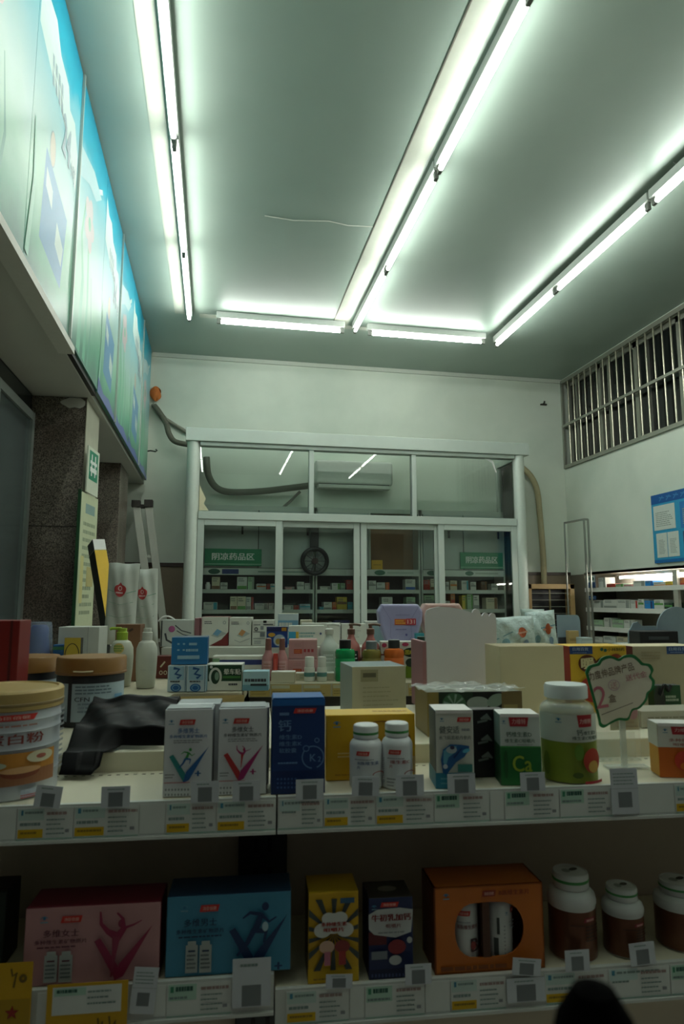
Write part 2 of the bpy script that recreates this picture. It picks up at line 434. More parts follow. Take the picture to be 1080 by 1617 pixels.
rp = nt.nodes.new('ShaderNodeValToRGB')
stops = [(0.0, '#3d6f62'), (0.12, '#58a183'), (0.27, '#8fc2a8'), (0.42, '#a3c6bf'), (0.62, '#8fc0c8'), (0.78, '#6fb6c4'), (0.84, '#149cb6'), (1.0, '#0489a8')]
while len(rp.color_ramp.elements) < len(stops): rp.color_ramp.elements.new(0.5)
for e, (p, h) in zip(rp.color_ramp.elements, stops): e.position = p; e.color = lin(h)
nt.links.new(mr.outputs[0], rp.inputs[0]); nt.links.new(rp.outputs[0], b.inputs['Base Color'])
seams = [0.95, 1.70, 2.50, 3.29, 4.12, 4.82, 5.60, 6.37, 7.18]
lab = ['mural panel with green swirls nearest the camera end of the bulkhead', 'blue mural panel beside the near edge of the bulkhead, before the 24-hour lettering',
       'large mural panel with clouds, lettering and a blue packet, nearest of the lettered ones', 'mural panel with pale flower and green stems, just past the first metal strip',
       'narrow mural panel with blue packet and lettering, above the granite column', 'mural panel with green stem just past the second metal strip',
       'mural panel with small blue packet, last but one before the back wall', 'deepest mural panel, touching the back wall corner']
cloud = M('#c9dbd6', 0.35); pale = M('#aecbd0', 0.35); ltxt = M('#8fa3ac', 0.35); pkt = M('#5f92b8', 0.35); stemm = M('#6fb598', 0.35); lstem = M('#8fc2ac', 0.35); flow = M('#c5b9bb', 0.35); dgr = M('#6aa391', 0.35)
purp = M('#5563a0', 0.35)
for i in range(8):
    y0, y1 = seams[i], seams[i + 1]; W = y1 - y0
    zb = 2.776 if i < 4 else 2.765
    H = 4.205 - zb
    p = MB().box(0, 0.022, 0.002, W - 0.002, 0, H, mural).build('mural_panel', loc=(X_BAN - 0.022, y0, zb))
    tag(p, lab[i], 'wall panel', 'printed mural panels')
    pr = Print(lambda u, v, e: (0.022 + e, u, v), eps=0.00012)
    r = random.Random(i)
    if i % 2 == 0:
        pr.poly([(0.02, H * 0.70), (W * 0.3, H * 0.66), (W * 0.62, H * 0.63), (W - 0.02, H * 0.52), (W - 0.02, H * 0.66), (W * 0.86, H * 0.74), (W * 0.72, H * 0.73), (W * 0.66, H * 0.79), (W * 0.45, H * 0.80), (W * 0.33, H * 0.86), (W * 0.16, H * 0.85), (0.02, H * 0.90)], cloud)
        pr.poly([(W * 0.24, H * 0.13), (W * 0.72, H * 0.10), (W * 0.80, H * 0.36), (W * 0.28, H * 0.42)], pkt)
        pr.poly([(W * 0.31, H * 0.31), (W * 0.45, H * 0.28), (W * 0.45, H * 0.34), (W * 0.31, H * 0.37)], cloud)
        pr.poly([(W * 0.55, H * 0.20), (W * 0.71, H * 0.17), (W * 0.74, H * 0.24), (W * 0.57, H * 0.28)], cloud)
        pr.ell(W * 0.40, H * 0.46, W * 0.06, H * 0.055, M('#c3b9a8', 0.35)); pr.ring(W * 0.40, H * 0.46, W * 0.06, H * 0.055, 0.006, ltxt)
        for k in range(4):
            pr.stroke([(W * (0.30 + 0.07 * k), H * 0.73), (W * (0.33 + 0.07 * k), H * 0.64)], W * 0.035, ltxt)
            pr.stroke([(W * (0.29 + 0.07 * k), H * 0.69), (W * (0.345 + 0.07 * k), H * 0.675)], W * 0.02, cloud)
        pr.text('24', W * 0.68, H * 0.60, H * 0.13, ltxt, W * 0.2, bold=0.03)
        pr.text('小时', W * 0.86, H * 0.56, H * 0.06, ltxt, W * 0.13)
        pr.stroke([(W * 0.04, H * 0.02), (W * 0.10, H * 0.25), (W * 0.05, H * 0.42)], [0.05, 0.04, 0.01], lstem)
    else:
        c = W * 0.45
        pr.stroke([(c, 0.02), (c + 0.03, H * 0.25), (c - 0.02, H * 0.5)], [0.07, 0.05, 0.03], stemm)
        pr.stroke([(c + 0.1, 0.02), (c + 0.16, H * 0.2), (c + 0.10, H * 0.38)], [0.03, 0.025, 0.01], dgr)
        pr.stroke([(c - 0.15, 0.02), (c - 0.12, H * 0.3), (c - 0.2, H * 0.45), (c - 0.13, H * 0.62)], [0.09, 0.06, 0.04, 0.015], stemm)
        for k in range(5):
            a = k * 1.256
            pr.ell(c - 0.02 + 0.07 * math.cos(a), H * 0.56 + 0.09 * math.sin(a), 0.07, 0.06, flow, n=14, rot=a)
        pr.ell(c - 0.02, H * 0.56, 0.035, 0.04, stemm, n=12)
        pr.poly([(0.02, H * 0.62), (W * 0.35, H * 0.70), (W * 0.6, H * 0.72), (W * 0.8, H * 0.80), (W * 0.5, H * 0.81), (0.02, H * 0.74)], pale)
        pr.stroke([(W * 0.70, H * 0.80), (W * 0.82, H * 0.84)], 0.03, cloud)
    if i >= 4:
        pr.poly([(0.004, 0.0), (W - 0.004, 0.0), (W - 0.004, 0.03), (W * 0.6, 0.08), (W * 0.3, 0.05), (0.004, 0.10)], purp)
    pr.build('printed_art', p)
    if i in (3, 5, 7):
        MB().box(0.022, 0.034, 0.003, 0.020, 0.0, H - 0.002, M('#a9b3ac', 0.35, 0.5)).build('metal_strip', p)
MBH = MB().tube([(-0.735, 7.18, 3.08), (-0.70, 7.17, 3.085), (-0.645, 7.16, 3.075), (-0.63, 7.16, 3.085), (-0.645, 7.16, 3.10)], 0.008, BLACK, n=8).build('hook')
tag(MBH, 'small black hook sticking out from the lower end of the mural', 'hook')

# ------------------------------------------------------------------ signs on the column side
pn = empty('safety_sign', (-0.797, 4.30, 2.0))
sg = MB().box(0, 0.008, 0.0, 0.24, 0.235, 0.52, M('#c6cdbb', 0.5)).build('board', pn)
A_, B_ = at_y(134, 780, 4.15), at_y(151, 780, 4.37)
pn.location = (A_.x, 4.15, A_.z - 0.22); pn.rotation_euler = (0, 0, -math.atan2(B_.x - A_.x, 0.22))
q = Print(lambda u, v, e: (0.008 + e, u, v)); q.rect(0.03, 0.32, 0.21, 0.50, M('#147a5c', 0.5)); q.rect(0.05, 0.42, 0.19, 0.44, PAPER); q.rect(0.05, 0.37, 0.19, 0.40, PAPER); q.rect(0.07, 0.345, 0.09, 0.48, PAPER); q.rect(0.14, 0.345, 0.16, 0.48, PAPER)
q.build('green_print', sg)
tag(pn, 'small white sign with green square high on the column side', 'sign')
nb = MB().box(0, 0.012, 0.0, 0.33, 0.0, 0.80, M('#bfc7a6', 0.55), front=M('#1f4a2c', 0.5)).build('rules_board', loc=(at_y(119, 900, 4.10).x, 4.10, 1.345), rot=-math.atan2(at_y(146, 900, 4.42).x - at_y(119, 900, 4.10).x, 0.32))
q = Print(lambda u, v, e: (0.012 + e, u, v)); q.rect(0.09, 0.68, 0.27, 0.74, M('#7f9a95', 0.6)); q.lines(0.06, 0.06, 0.29, 0.64, 12, M('#8f9a80', 0.6)); q.rect(0.04, 0.14, 0.10, 0.42, M('#c9c488', 0.6)); q.rect(0.16, 0.24, 0.29, 0.36, M('#b3ab74', 0.6)); q.build('lettering', nb)
MB().box(-0.004, 0.014, -0.012, 0.0, -0.01, 0.81, M('#1f4a2c', 0.5)).build('frame_edge', nb)
tag(nb, 'tall pale green notice board under the green sign on the column', 'notice board')

# ------------------------------------------------------------------ barred window high on the right wall
alum = M('#9b9d90', 0.4, 0.6); bar_m = M('#b9b6a2', 0.28, 0.85)
wi = MB()
for a, c in ((WZ0, WZ0 + 0.05), (WZ1 - 0.06, WZ1)): wi.box(X_R + 0.05, X_R + 0.10, WY0, WY1, a, c, alum)
for k in range(8):
    y = WY1 - 0.05 - k * 0.66
    if y > WY0: wi.box(X_R + 0.05, X_R + 0.10, y - 0.03, y + 0.03, WZ0, WZ1, alum); wi.box(X_R + 0.045, X_R + 0.10, y - 0.20, y - 0.17, WZ0, WZ1, alum)
wo = struct(wi.build('window_1'))
MB().box(X_R + 0.072, X_R + 0.078, WY0, WY1, WZ0 + 0.05, WZ1 - 0.06, M('#0b0d0f', 0.12, vary=0.3, scale=2)).build('glass', wo)
bb = MB().box(X_R + 0.09, X_R + 0.2, WY0, WY1, WZ0, WZ1, M('#08090a', 0.6)); bb.build('reveal', wo)
gr = empty('security_grille', (X_R - 0.012, 0, 0))
g = MB()
for a, c in ((WZ0 - 0.02, WZ0 + 0.02), (WZ1 - 0.02, WZ1 + 0.025)): g.box(-0.015, 0.015, WY0, WY1, a, c, alum)
for a in (WY0, WY1 - 0.03): g.box(-0.015, 0.015, a, a + 0.03, WZ0, WZ1, alum)
g.build('frame', gr)
MB().box(-0.018, 0.012, WY0, WY1, 3.60, 3.63, alum).build('crossbar', gr)
y = WY1 - 0.16
bar0 = None
while y > WY0 + 0.1:
    if bar0 is None:
        bar0 = MB().tube([(-0.004, 0, WZ0), (-0.004, 0, WZ1)], 0.0095, bar_m, n=12).build('bar', gr)
        bar0.location = (0, y, 0)
    else:
        c = bar0.copy(); COL.objects.link(c); c.parent = gr; c.location = (0, y, 0)
    y -= 0.1235
tag(gr, 'shiny steel security grille across the dark high window', 'window grille')
sc_m = M('#2c2a26', 0.7)
tag(MB().tube([(3.93, 7.298, 3.905), (3.93, 7.27, 3.905), (3.93, 7.26, 3.93)], 0.01, sc_m, n=8).box(3.89, 3.97, 7.275, 7.299, 3.885, 3.9, sc_m).build('wall_hook'), 'tiny dark hook on the back wall near the barred window', 'hook')
# ------------------------------------------------------------------ glass partition of the cool room
YP = 6.75
frame_m = M('#b9c3bb', 0.38, 0.15, vary=0.05, scale=12); frame_l = M('#c9d1c8', 0.38, 0.1)
gpane = glass_mat('window glass', dirt=0.006)
gp = empty('glass_partition', (0, YP, 0))
def fbox(name, x0, x1, z0, z1, y0=-0.05, y1=0.05, m=frame_m, parent=gp): return MB().box(x0, x1, y0, y1, z0, z1, m).build(name, parent, bevel=0.004)
for x in (-0.235, 3.30): MB().lathe([(0.065, 0), (0.065, 3.10)], frame_l, n=24, c=(x, 0, 0)).build('post', gp)
fbox('header', -0.315, 3.40, 3.10, 3.235, -0.08, 0.08)
fbox('head_rail', -0.17, 3.24, 3.06, 3.10); fbox('transom_rail', -0.17, 3.24, 2.31, 2.39); fbox('sill', -0.17, 3.24, 0, 0.08)
for x in (0.97, 2.08): fbox('mullion', x - 0.025, x + 0.025, 2.39, 3.06, -0.04, 0.04)
for x0, x1 in ((-0.17, 0.945), (0.995, 2.055), (2.105, 3.24)): MB().box(x0, x1, -0.004, 0.004, 2.39, 3.06, gpane).build('transom_pane', gp)
for x in (-0.235, 3.30):
    MB().box(x - 0.03, x + 0.03, 0.06, 0.545, 2.31, 2.39, frame_m).box(x - 0.03, x + 0.03, 0.06, 0.545, 3.06, 3.13, frame_m).box(x - 0.025, x + 0.025, 0.50, 0.545, 0, 3.1, frame_m).build('return_frame', gp)
    MB().box(x - 0.004, x + 0.004, 0.06, 0.5, 0.1, 3.06, gpane).build('side_pane', gp)
for x0, x1, yo in ((-0.175, 0.67, -0.02), (0.62, 1.49, 0.02), (1.50, 2.37, 0.02), (2.34, 3.24, -0.02)):
    d = MB()
    d.box(x0, x0 + 0.065, yo - 0.017, yo + 0.017, 0.08, 2.31, frame_m); d.box(x1 - 0.065, x1, yo - 0.017, yo + 0.017, 0.08, 2.31, frame_m)
    d.box(x0 + 0.065, x1 - 0.065, yo - 0.017, yo + 0.017, 2.25, 2.31, frame_m); d.box(x0 + 0.065, x1 - 0.065, yo - 0.017, yo + 0.017, 0.08, 0.2, frame_m)
    dd = d.build('sliding_door', gp, bevel=0.003)
    MB().box(x0 + 0.065, x1 - 0.065, yo - 0.003, yo + 0.003, 0.2, 2.25, gpane).build('glass_pane', dd)
MB().prism([(2.90, 3.055), (2.96, 3.05), (3.0, 3.03), (3.04, 2.90), (3.025, 2.91), (2.985, 3.01), (2.94, 3.035)], -0.012, -0.005, WHITE).build('torn_paper', gp)
MB().prism([(-0.165, 2.40), (-0.07, 2.40), (-0.12, 2.47), (-0.10, 2.52), (-0.13, 2.58), (-0.165, 2.66)], -0.012, -0.005, CREAM).build('torn_paper', gp)
tag(gp, 'white aluminium and glass partition with four sliding doors before the back wall', 'glass partition')

# things inside the cool room
ac = empty('air_conditioner', (1.55, Y_B, 2.72))
MB().box(-0.48, 0.40, -0.21, 0.0, 0.06, 0.33, M('#e0e3dc', 0.4)).build('body', ac, bevel=0.03, seg=4)
MB().box(-0.45, 0.37, -0.215, -0.10, 0.015, 0.055, M('#cfd3cb', 0.4)).build('outlet_flap', ac, bevel=0.006)
MB().box(-0.44, 0.36, -0.2, -0.05, 0.05, 0.066, M('#2e312f', 0.6)).build('outlet_slot', ac)
tag(ac, 'white wall air conditioner behind the upper glass of the partition', 'air conditioner')
def smooth_path(pts, n=8):
    P = [Vector(p) for p in pts]; out = []
    for i in range(len(P) - 1):
        a, b, c, d = P[max(i - 1, 0)], P[i], P[i + 1], P[min(i + 2, len(P) - 1)]
        for k in range(n):
            t = k / n
            out.append(0.5 * ((2 * b) + (c - a) * t + (2 * a - 5 * b + 4 * c - d) * t * t + (3 * b - 3 * c + d - a) * t ** 3))
    out.append(P[-1]); return out
hose = M('#55564a', 0.7, vary=0.25, scale=60)
tag(MB().tube(smooth_path([at_y(326, 722, 7.20), at_y(329, 750, 7.20), at_y(342, 770, 7.2), at_y(365, 777, 7.2), at_y(410, 776, 7.2), at_y(455, 771, 7.2), at_y(488, 767, 7.18)]), 0.036, hose).build('insulated_pipe'), 'dark insulated pipe running to the air conditioner inside the cool room', 'pipe')
tag(MB().tube([at_y(445, 803, 7.22), at_y(458, 792, 7.22), at_y(474, 776, 7.2)], 0.016, M('#6a675c', 0.6)).build('drain_pipe'), 'thin slanting drain pipe below the air conditioner pipe', 'pipe')
tag(MB().tube(smooth_path([at_y(243, 640, 7.2), at_y(251, 650, 7.2), at_y(262, 668, 7.2), at_y(267, 685, 7.19), at_y(276, 697, 7.18), at_y(296, 702, 7.17)]), [0.03] * 41, hose).build('insulated_pipe'), 'grey lagged pipe sagging from the orange foam to the partition', 'pipe')
tag(MB().tube([at_y(241, 638, 7.268), at_y(262, 662, 7.268), at_y(297, 684, 7.268)], 0.02, M('#7c7c70', 0.6)).build('straight_pipe'), 'straight grey pipe above the sagging lagged pipe', 'pipe')
fo = MB()
P0 = at_y(246, 622, 7.262)
fo.grid(lambda a, c: (P0.x + 0.055 * math.sin(math.pi * c) * math.cos(2 * math.pi * a) * (1 + 0.2 * math.sin(9 * a + 7 * c)), P0.y - 0.005 + 0.035 * math.sin(math.pi * c) * math.sin(2 * math.pi * a), P0.z + 0.075 * math.cos(math.pi * c) * (1 + 0.15 * math.sin(13 * a))), 24, 14, M('#b4652a', 0.8, vary=0.2, bump=0.5))
tag(fo.build('foam_plug'), 'lump of orange expanding foam where pipes enter the wall corner', 'foam')
beige_h = M('#a89f7e', 0.6, vary=0.12, scale=30)
tag(MB().tube(smooth_path([at_y(824, 738, 7.22), at_y(838, 752, 7.22), at_y(848, 775, 7.22), at_y(853, 820, 7.22), at_y(857, 870, 7.22), at_y(859, 920, 7.22), at_y(859, 990, 7.22)]), 0.034, beige_h).build('wrapped_pipe'), 'beige taped pipe curving down the back wall beside the partition', 'pipe')
# display cabinets
cab_m = M('#b4bcb2', 0.45, 0.1); cab_d = M('#3b3c37', 0.6); lip_m = M('#c3cbc2', 0.4)
YF = 7.0
SH = (1.615, 1.405, 1.20)
cabs = []
for ci, (x0, x1) in enumerate(((-0.15, 1.05), (1.06, 2.225), (2.235, 3.22))):
    c = empty('display_cabinet', ((x0 + x1) / 2, YF, 0)); W = (x1 - x0) / 2
    q = MB(); q.box(-W, W, 0.255, 0.275, 0, 2.5, cab_d); q.box(-W, -W + 0.02, 0.0, 0.26, 0, 2.5, cab_m); q.box(W - 0.02, W, 0.0, 0.26, 0, 2.5, cab_m); q.box(-W, W, 0, 0.26, 2.45, 2.5, cab_m); q.box(-W, W, 0, 0.26, 1.80, 1.83, cab_m); q.box(-W, W, 0.0, 0.26, 0, 0.1, cab_m)
    q.build('carcass', c, bevel=0.002)
    MB().box(-W + 0.02, W - 0.02, -0.015, 0.0, 1.765, 1.835, lip_m).build('header_strip', c)
    for s in SH:
        sh = MB().box(-W + 0.02, W - 0.02, 0.01, 0.25, s - 0.02, s, cab_m).build('shelf', c)
        MB().box(-W + 0.02, W - 0.02, -0.004, 0.01, s - 0.038, s + 0.002, lip_m).build('price_rail', sh)
    n = 2
    for k in range(n):
        if ci == 1 and k == 1: continue
        a = -W + 0.02 + k * (2 * W - 0.04) / n; b2 = a + (2 * W - 0.04) / n
        if ci == 1: a += 0.0
        dd = MB().box(a + 0.004, b2 - 0.004, -0.012 - 0.0, 0.004, 1.84, 2.45, M('#a9b3ad', 0.4, 0.1)).build('upper_door', c, bevel=0.002)
        MB().box(b2 - 0.07 if k else b2 - 0.18, b2 - 0.05 if k else b2 - 0.16, -0.028, -0.012, 2.19, 2.27, BLACK).build('handle', dd)
    if ci == 1:
        MB().box(0.02, W - 0.02, 0.20, 0.252, 1.84, 2.45, M('#7d5c38', 0.6, vary=0.2, scale=8)).build('inner_back', c)
        MB().box(0.0, 0.02, -0.012, 0.01, 1.84, 2.45, cab_m).build('door_edge', c)
    cabs.append(c)
    q = Print(lambda u, v, e: (u, -0.015 - e, v))
    if ci == 0: q.ell(-W + 0.15, 1.80, 0.06, 0.028, M('#2a5a48', 0.5)); q.rect(-W + 0.23, 1.775, -W + 0.40, 1.825, NAVY); q.rect(0.0, 1.795, 0.5, 1.805, M('#6d8a7c', 0.5))
    if ci == 1: q.rect(-0.25, 1.768, 0.05, 1.832, M('#cfd6cf', 0.5)); q.ell(0.12, 1.80, 0.06, 0.028, M('#3a6a55', 0.5)); q.rect(0.2, 1.79, 0.5, 1.81, M('#a9b5aa', 0.5))
    if ci == 2: q.ell(-W + 0.12, 1.80, 0.06, 0.028, M('#2a5a48', 0.5)); q.rect(0.0, 1.77, W - 0.03, 1.83, M('#cfd6cf', 0.5)); q.ell(0.06, 1.80, 0.05, 0.025, M('#3a6a55', 0.5)); q.rect(0.13, 1.79, 0.4, 1.81, M('#a9b5aa', 0.5))
    q.build('header_print', c)
tag(cabs[0], 'white medicine cabinet behind the partition under the sign near the mural side', 'cabinet', 'cabinets inside the cool room')
tag(cabs[1], 'middle white medicine cabinet in the cool room with an open brown upper compartment', 'cabinet', 'cabinets inside the cool room')
tag(cabs[2], 'white medicine cabinet in the cool room at the end toward the beige pipe', 'cabinet', 'cabinets inside the cool room')
sgm = M('#0f7c52', 0.5)
for (xa, xb, ya, yb), lb in (((323, 413, 866, 893), 'green sign with white characters in the cool room, on the mural side'), ((727, 794, 872, 898), 'green sign with white characters in the cool room, near the beige pipe')):
    a = at_y(xa, (ya + yb) / 2, 6.955); c = at_y(xb, (ya + yb) / 2, 6.955); zt = at_y(xa, ya, 6.955).z; zb = at_y(xa, yb, 6.955).z
    W = c.x - a.x; H = zt - zb
    s = MB().box(0, W, 0, 0.012, 0, H, sgm).build('area_sign', loc=(a.x, 6.955, zb))
    q = Print(lambda u, v, e: (u, -e, v)); q.text('阴凉药品区', W * 0.5, H * 0.54, H * 0.42, PAPER, W * 0.74, bold=0.02); q.rect(0.0, 0.012, W, 0.022, M('#7fae95', 0.5)); q.build('lettering', s)
    MB().box(0.05, 0.07, 0.012, 0.028, H * 0.4, H * 0.6, cab_m).build('mount', s)
    tag(s, lb, 'sign', 'cool area signs')
# round fan hung before the middle cabinet
f = empty('hanging_fan', tuple(at_y(497, 886, 6.90)))
blk = M('#15171a', 0.45)
MB().tube([(0.13 * math.cos(2 * math.pi * i / 32), 0, 0.13 * math.sin(2 * math.pi * i / 32)) for i in range(33)], 0.024, blk, n=10, cap=False).build('rim', f)
hb = MB(); hb.tube([(0, -0.03, 0), (0, 0.03, 0)], 0.035, M('#3a2224', 0.4), n=16); hb.build('hub', f)
for k in range(10):
    a = 2 * math.pi * k / 10
    MB().tube([(0.03 * math.cos(a), 0, 0.03 * math.sin(a)), (0.12 * math.cos(a), -0.004, 0.12 * math.sin(a))], 0.006, M('#6b6f72', 0.5), n=6).build('spoke', f)
MB().box(-0.045, 0.045, 0.02, 0.05, 0.10, 0.42, blk).build('pole', f, bevel=0.005)
MB().box(-0.03, 0.03, 0.05, 0.078, 0.3, 0.36, blk).build('bracket', f)
tag(f, 'black round fan with spokes hanging before the middle cool room cabinet', 'fan')

# medicine boxes in the cool room
ordw = ['first', 'second', 'third', 'fourth', 'fifth', 'sixth', 'seventh', 'eighth', 'ninth', 'tenth', 'eleventh', 'twelfth']
CN = {'w': ('white', '#c9cdc4'), 'c': ('cream', '#c9c2a6'), 'r': ('red', '#a23a30'), 'g': ('pale green', '#9dbb98'), 't': ('teal', '#3f93a0'), 'o': ('orange', '#c4713a'), 'y': ('yellow', '#c9b23f'), 'b': ('pale blue', '#a3b7c2'), 'p': ('pink', '#c79a98'), 'v': ('violet', '#4a4680'), 'n': ('brown', '#5f4836'), 'd': ('dark blue', '#234a86'), 'k': ('dark green', '#1f3a2c'), 'l': ('bright blue', '#2a86c8')}
AC = {'g': '#5c9a4c', 't': '#3aa0b0', 'r': '#b03a2c', 'b': '#3a62a8', 'n': '#7a5a3c', 'o': '#c87838', 'd': '#2a3f6c', 'x': '#8d948c'}
def med_box(a, c, zb, H, col, acc, dep, axis, plane, name='medicine_box'):
    """a, c: the two front corners along the shelf"""
    nm, hx = CN[col]
    W = abs(c - a); mid = (a + c) / 2
    o = MB().box(-W / 2, W / 2, 0, dep, 0, H, M(hx, 0.5), top=M(hx, 0.5)).build(name, bevel=min(0.003, W * 0.05))
    if axis == 'y': o.location = (mid, plane, zb + 0.001)
    else: o.location = (plane, mid, zb + 0.001); o.rotation_euler = (0, 0, -math.pi / 2)
    q = Print(lambda u, v, e: (u - W / 2, -e, v), eps=0.0008)
    A = M(AC[acc], 0.5)
    k = random.random()
    if k < 0.35: q.rect(0.004, 0.004, W - 0.004, H * 0.28, A)
    elif k < 0.7: q.rect(W * 0.72, 0.004, W - 0.004, H - 0.004, A)
    else: q.rect(0.004, H * 0.42, W - 0.004, H * 0.62, A)
    q.lines(W * 0.12, H * 0.6, W * 0.7, H * 0.9, 2, M('#6f7470', 0.7))
    q.build('front_print', o)
    return o
rows = {
 0: [(334,347,911,'c','n'),(348,359,920,'w','x'),(374,390,911,'w','g'),(391,401,911,'g','x'),(405,420,922,'w','o'),(421,426,922,'r','r'),(427,434,922,'w','t'),
     (450,465,927,'p','x'),(469,480,919,'w','x'),(481,490,921,'w','x'),(505,522,926,'w','x'),(524,537,921,'w','g'),(538,545,921,'g','x'),(547,557,916,'r','r'),
     (582,594,917,'w','x'),(595,608,920,'w','x'),(609,615,920,'o','r'),(640,656,915,'w','b'),(669,679,916,'r','r'),(680,688,914,'c','n'),(704,709,919,'w','x'),(711,722,917,'c','o'),(729,740,917,'w','t'),(743,752,919,'w','x'),(760,769,918,'n','n'),(776,786,922,'w','x')],
 1: [(321,343,951,'w','t'),(363,374,942,'c','n'),(374.5,388,942,'c','g'),(388.5,396,943,'w','x'),(396.3,400,943,'r','r'),(402,423,953,'w','x'),(424,433,953,'w','x'),
     (448,463,956,'w','x'),(464,472,956,'r','r'),(473,490,954,'b','t'),(504,511,959,'t','b'),(511,524,951,'w','x'),(525,531,951,'o','r'),(532,548,943,'y','n'),(549,557,951,'t','t'),
     (603,620,943,'w','g'),(642,656,943,'g','x'),(670,690,940,'g','x'),(703,711,949,'w','x'),(712,719,935,'o','r'),(730,737,940,'y','g'),(738,747,938,'g','g'),(748,757,940,'w','x'),(768,786,944,'c','n')],
 2: [(325,350,984,'w','t'),(365,390,982,'w','x'),(402,428,982,'b','x'),(450,468,984,'w','x'),(475,490,982,'w','r'),(504,524,981,'n','x'),(528,552,980,'v','x'),(582,600,984,'w','x'),(605,630,984,'b','d'),(640,655,983,'w','x'),(772,790,985,'w','x')],
}
rn = ['top', 'second', 'third']
def cabname(x):
    return 'mural-side' if x < 497 else ('middle' if x < 663 else 'pipe-side')
cnt = {}
ym = {0: 933, 1: 966, 2: 998}
for ri, lst in rows.items():
    for (xa, xb, yt, co, ac_) in lst:
        zb = SH[ri]
        pf = YF + 0.03
        xm = (xa + xb) / 2
        A = at_y(xa, ym[ri], pf); B = at_y(xb, ym[ri], pf)
        H = max(0.03, at_y(xm, yt, pf).z - zb)
        H = min(H, 0.17)
        o = med_box(A.x, B.x, zb, H, co, ac_, 0.10 + 0.05 * random.random(), 'y', pf)
        cn = cabname(xm); k = cnt.get((ri, cn), 0); cnt[(ri, cn)] = k + 1
        tag(o, '%s medicine box, %s along on the %s shelf of the %s cool room cabinet' % (CN[co][0], ordw[k], rn[ri], cn), 'medicine box', 'medicine boxes in the cool room')
a = at_y(586, 899, 7.08)
yb = MB().box(0, 0.125, 0, 0.09, 0, 0.105, M('#c79a1c', 0.5)).build('yellow_box', loc=(a.x, 7.06, 1.835), bevel=0.003)
q = Print(lambda u, v, e: (u, -e, v)); q.rect(0.02, 0.05, 0.105, 0.058, M('#8a6a14', 0.5)); q.build('front_print', yb)
tag(yb, 'yellow box in the brown open compartment of the middle cabinet', 'box')
jar = MB().lathe([(0.024, 0), (0.026, 0.01), (0.026, 0.05), (0.018, 0.062), (0.018, 0.075)], WHITE, n=20).build('pill_jar', loc=tuple(Vector((at_y(328, 933, 7.07).x, 7.07, SH[0] + 0.001))))
tag(jar, 'small round white jar at the mural end of the top cool room shelf', 'jar')

# ------------------------------------------------------------------ lit wall shelving under the right wall
sh = empty('wall_shelf_unit', (X_R, 0, 0))
swh = M('#d3d2c8', 0.45)
SZ = [at_x(930, 929, X_R + 0.02).z, at_x(935, 960, X_R + 0.02).z, at_x(935, 989, X_R + 0.02).z, at_x(940, 1017, X_R + 0.02).z]
Y0s, Y1s = 3.0, 6.97
for s in SZ:
    b1 = MB().box(0.015, 0.40, Y0s, Y1s, s - 0.02, s, swh).build('shelf', sh)
    MB().box(-0.005, 0.015, Y0s, Y1s, s - 0.042, s + 0.004, M('#dfe0d8', 0.4)).build('price_rail', b1)
for yy in (at_x(1067, 940, X_R).y, Y1s - 0.04, 4.4):
    MB().box(0.0, 0.03, yy - 0.03, yy + 0.03, 0, 1.78, M('#b9b7aa', 0.4, 0.3)).build('upright', sh)
for yy in (6.05, 5.75, 5.55): MB().box(0.395, 0.418, yy - 0.02, yy + 0.02, 0.2, 1.75, M('#4a4136', 0.6)).build('rear_upright', sh)
MB().box(0.39, 0.416, Y0s, Y1s, 0, 1.79, M('#d5cfc0', 0.6)).build('back_panel', sh)
tag(sh, 'white wall shelving with lit top shelf under the right-hand wall', 'shelving')
tl = empty('shelf_light', (X_R + 0.22, 5.2, 1.798))
MB().box(-0.02, 0.02, -1.65, 1.45, -0.03, 0, metal_w).build('batten', tl)
MB().tube([(0, -1.6, -0.045), (0, 1.41, -0.045)], 0.013, emit_mat('lit shelf tube', (1.0, 0.97, 0.88, 1), LAMP_STRENGTH * 0.9), n=14).build('tube', tl)
MB().box(-0.012, 0.012, 1.42, 1.45, -0.065, -0.02, sock_m).build('end_socket', tl)
tag(tl, 'glowing fluorescent tube over the top wall shelf under the notice board', 'shelf light')
rrows = {
 0: [(945,956,912,'w','x'),(958,971,922,'r','r'),(972,984,922,'g','g'),(985,998,923,'p','x'),(1000,1018,917,'w','x'),(1019,1031,917,'l','b'),(1032,1050,919,'w','o'),(1051,1062,918,'y','o'),(1072,1082,912,'o','r')],
 1: [(930,937,949,'w','x'),(938,953,948,'w','x'),(953.5,974,947,'w','x'),(974.5,994,947,'w','x'),(996,1007,948,'w','r'),(1008,1017,946,'w','g'),(1018,1031,949,'l','d'),(1033,1048,947,'w','g'),(1049,1062,952,'k','g')],
 2: [(928,936,979,'g','x'),(937,952,979,'g','x'),(954,965,976,'w','x'),(967,984,979,'g','x'),(985,998,979,'w','x')],
 3: [(938,951,1006,'w','x'),(953,972,1005,'w','x'),(974,990,1006,'c','x')],
}
for ri, lst in rrows.items():
    for k, (xa, xb, yt, co, ac_) in enumerate(lst):
        pf = X_R + 0.04; ymid = {0: 928, 1: 959, 2: 988, 3: 1015}[ri]
        A = at_x(xa, ymid, pf); B = at_x(xb, ymid, pf); H = min(0.17, max(0.03, at_x((xa + xb) / 2, yt, pf).z - SZ[ri]))
        o = med_box(A.y, B.y, SZ[ri], H, co, ac_, 0.12, 'x', pf)
        tag(o, '%s medicine box, %s from the back corner on the %s wall shelf' % (CN[co][0], ordw[k], ['lit top', 'second', 'third', 'fourth'][ri]), 'medicine box', 'medicine boxes on the wall shelving')
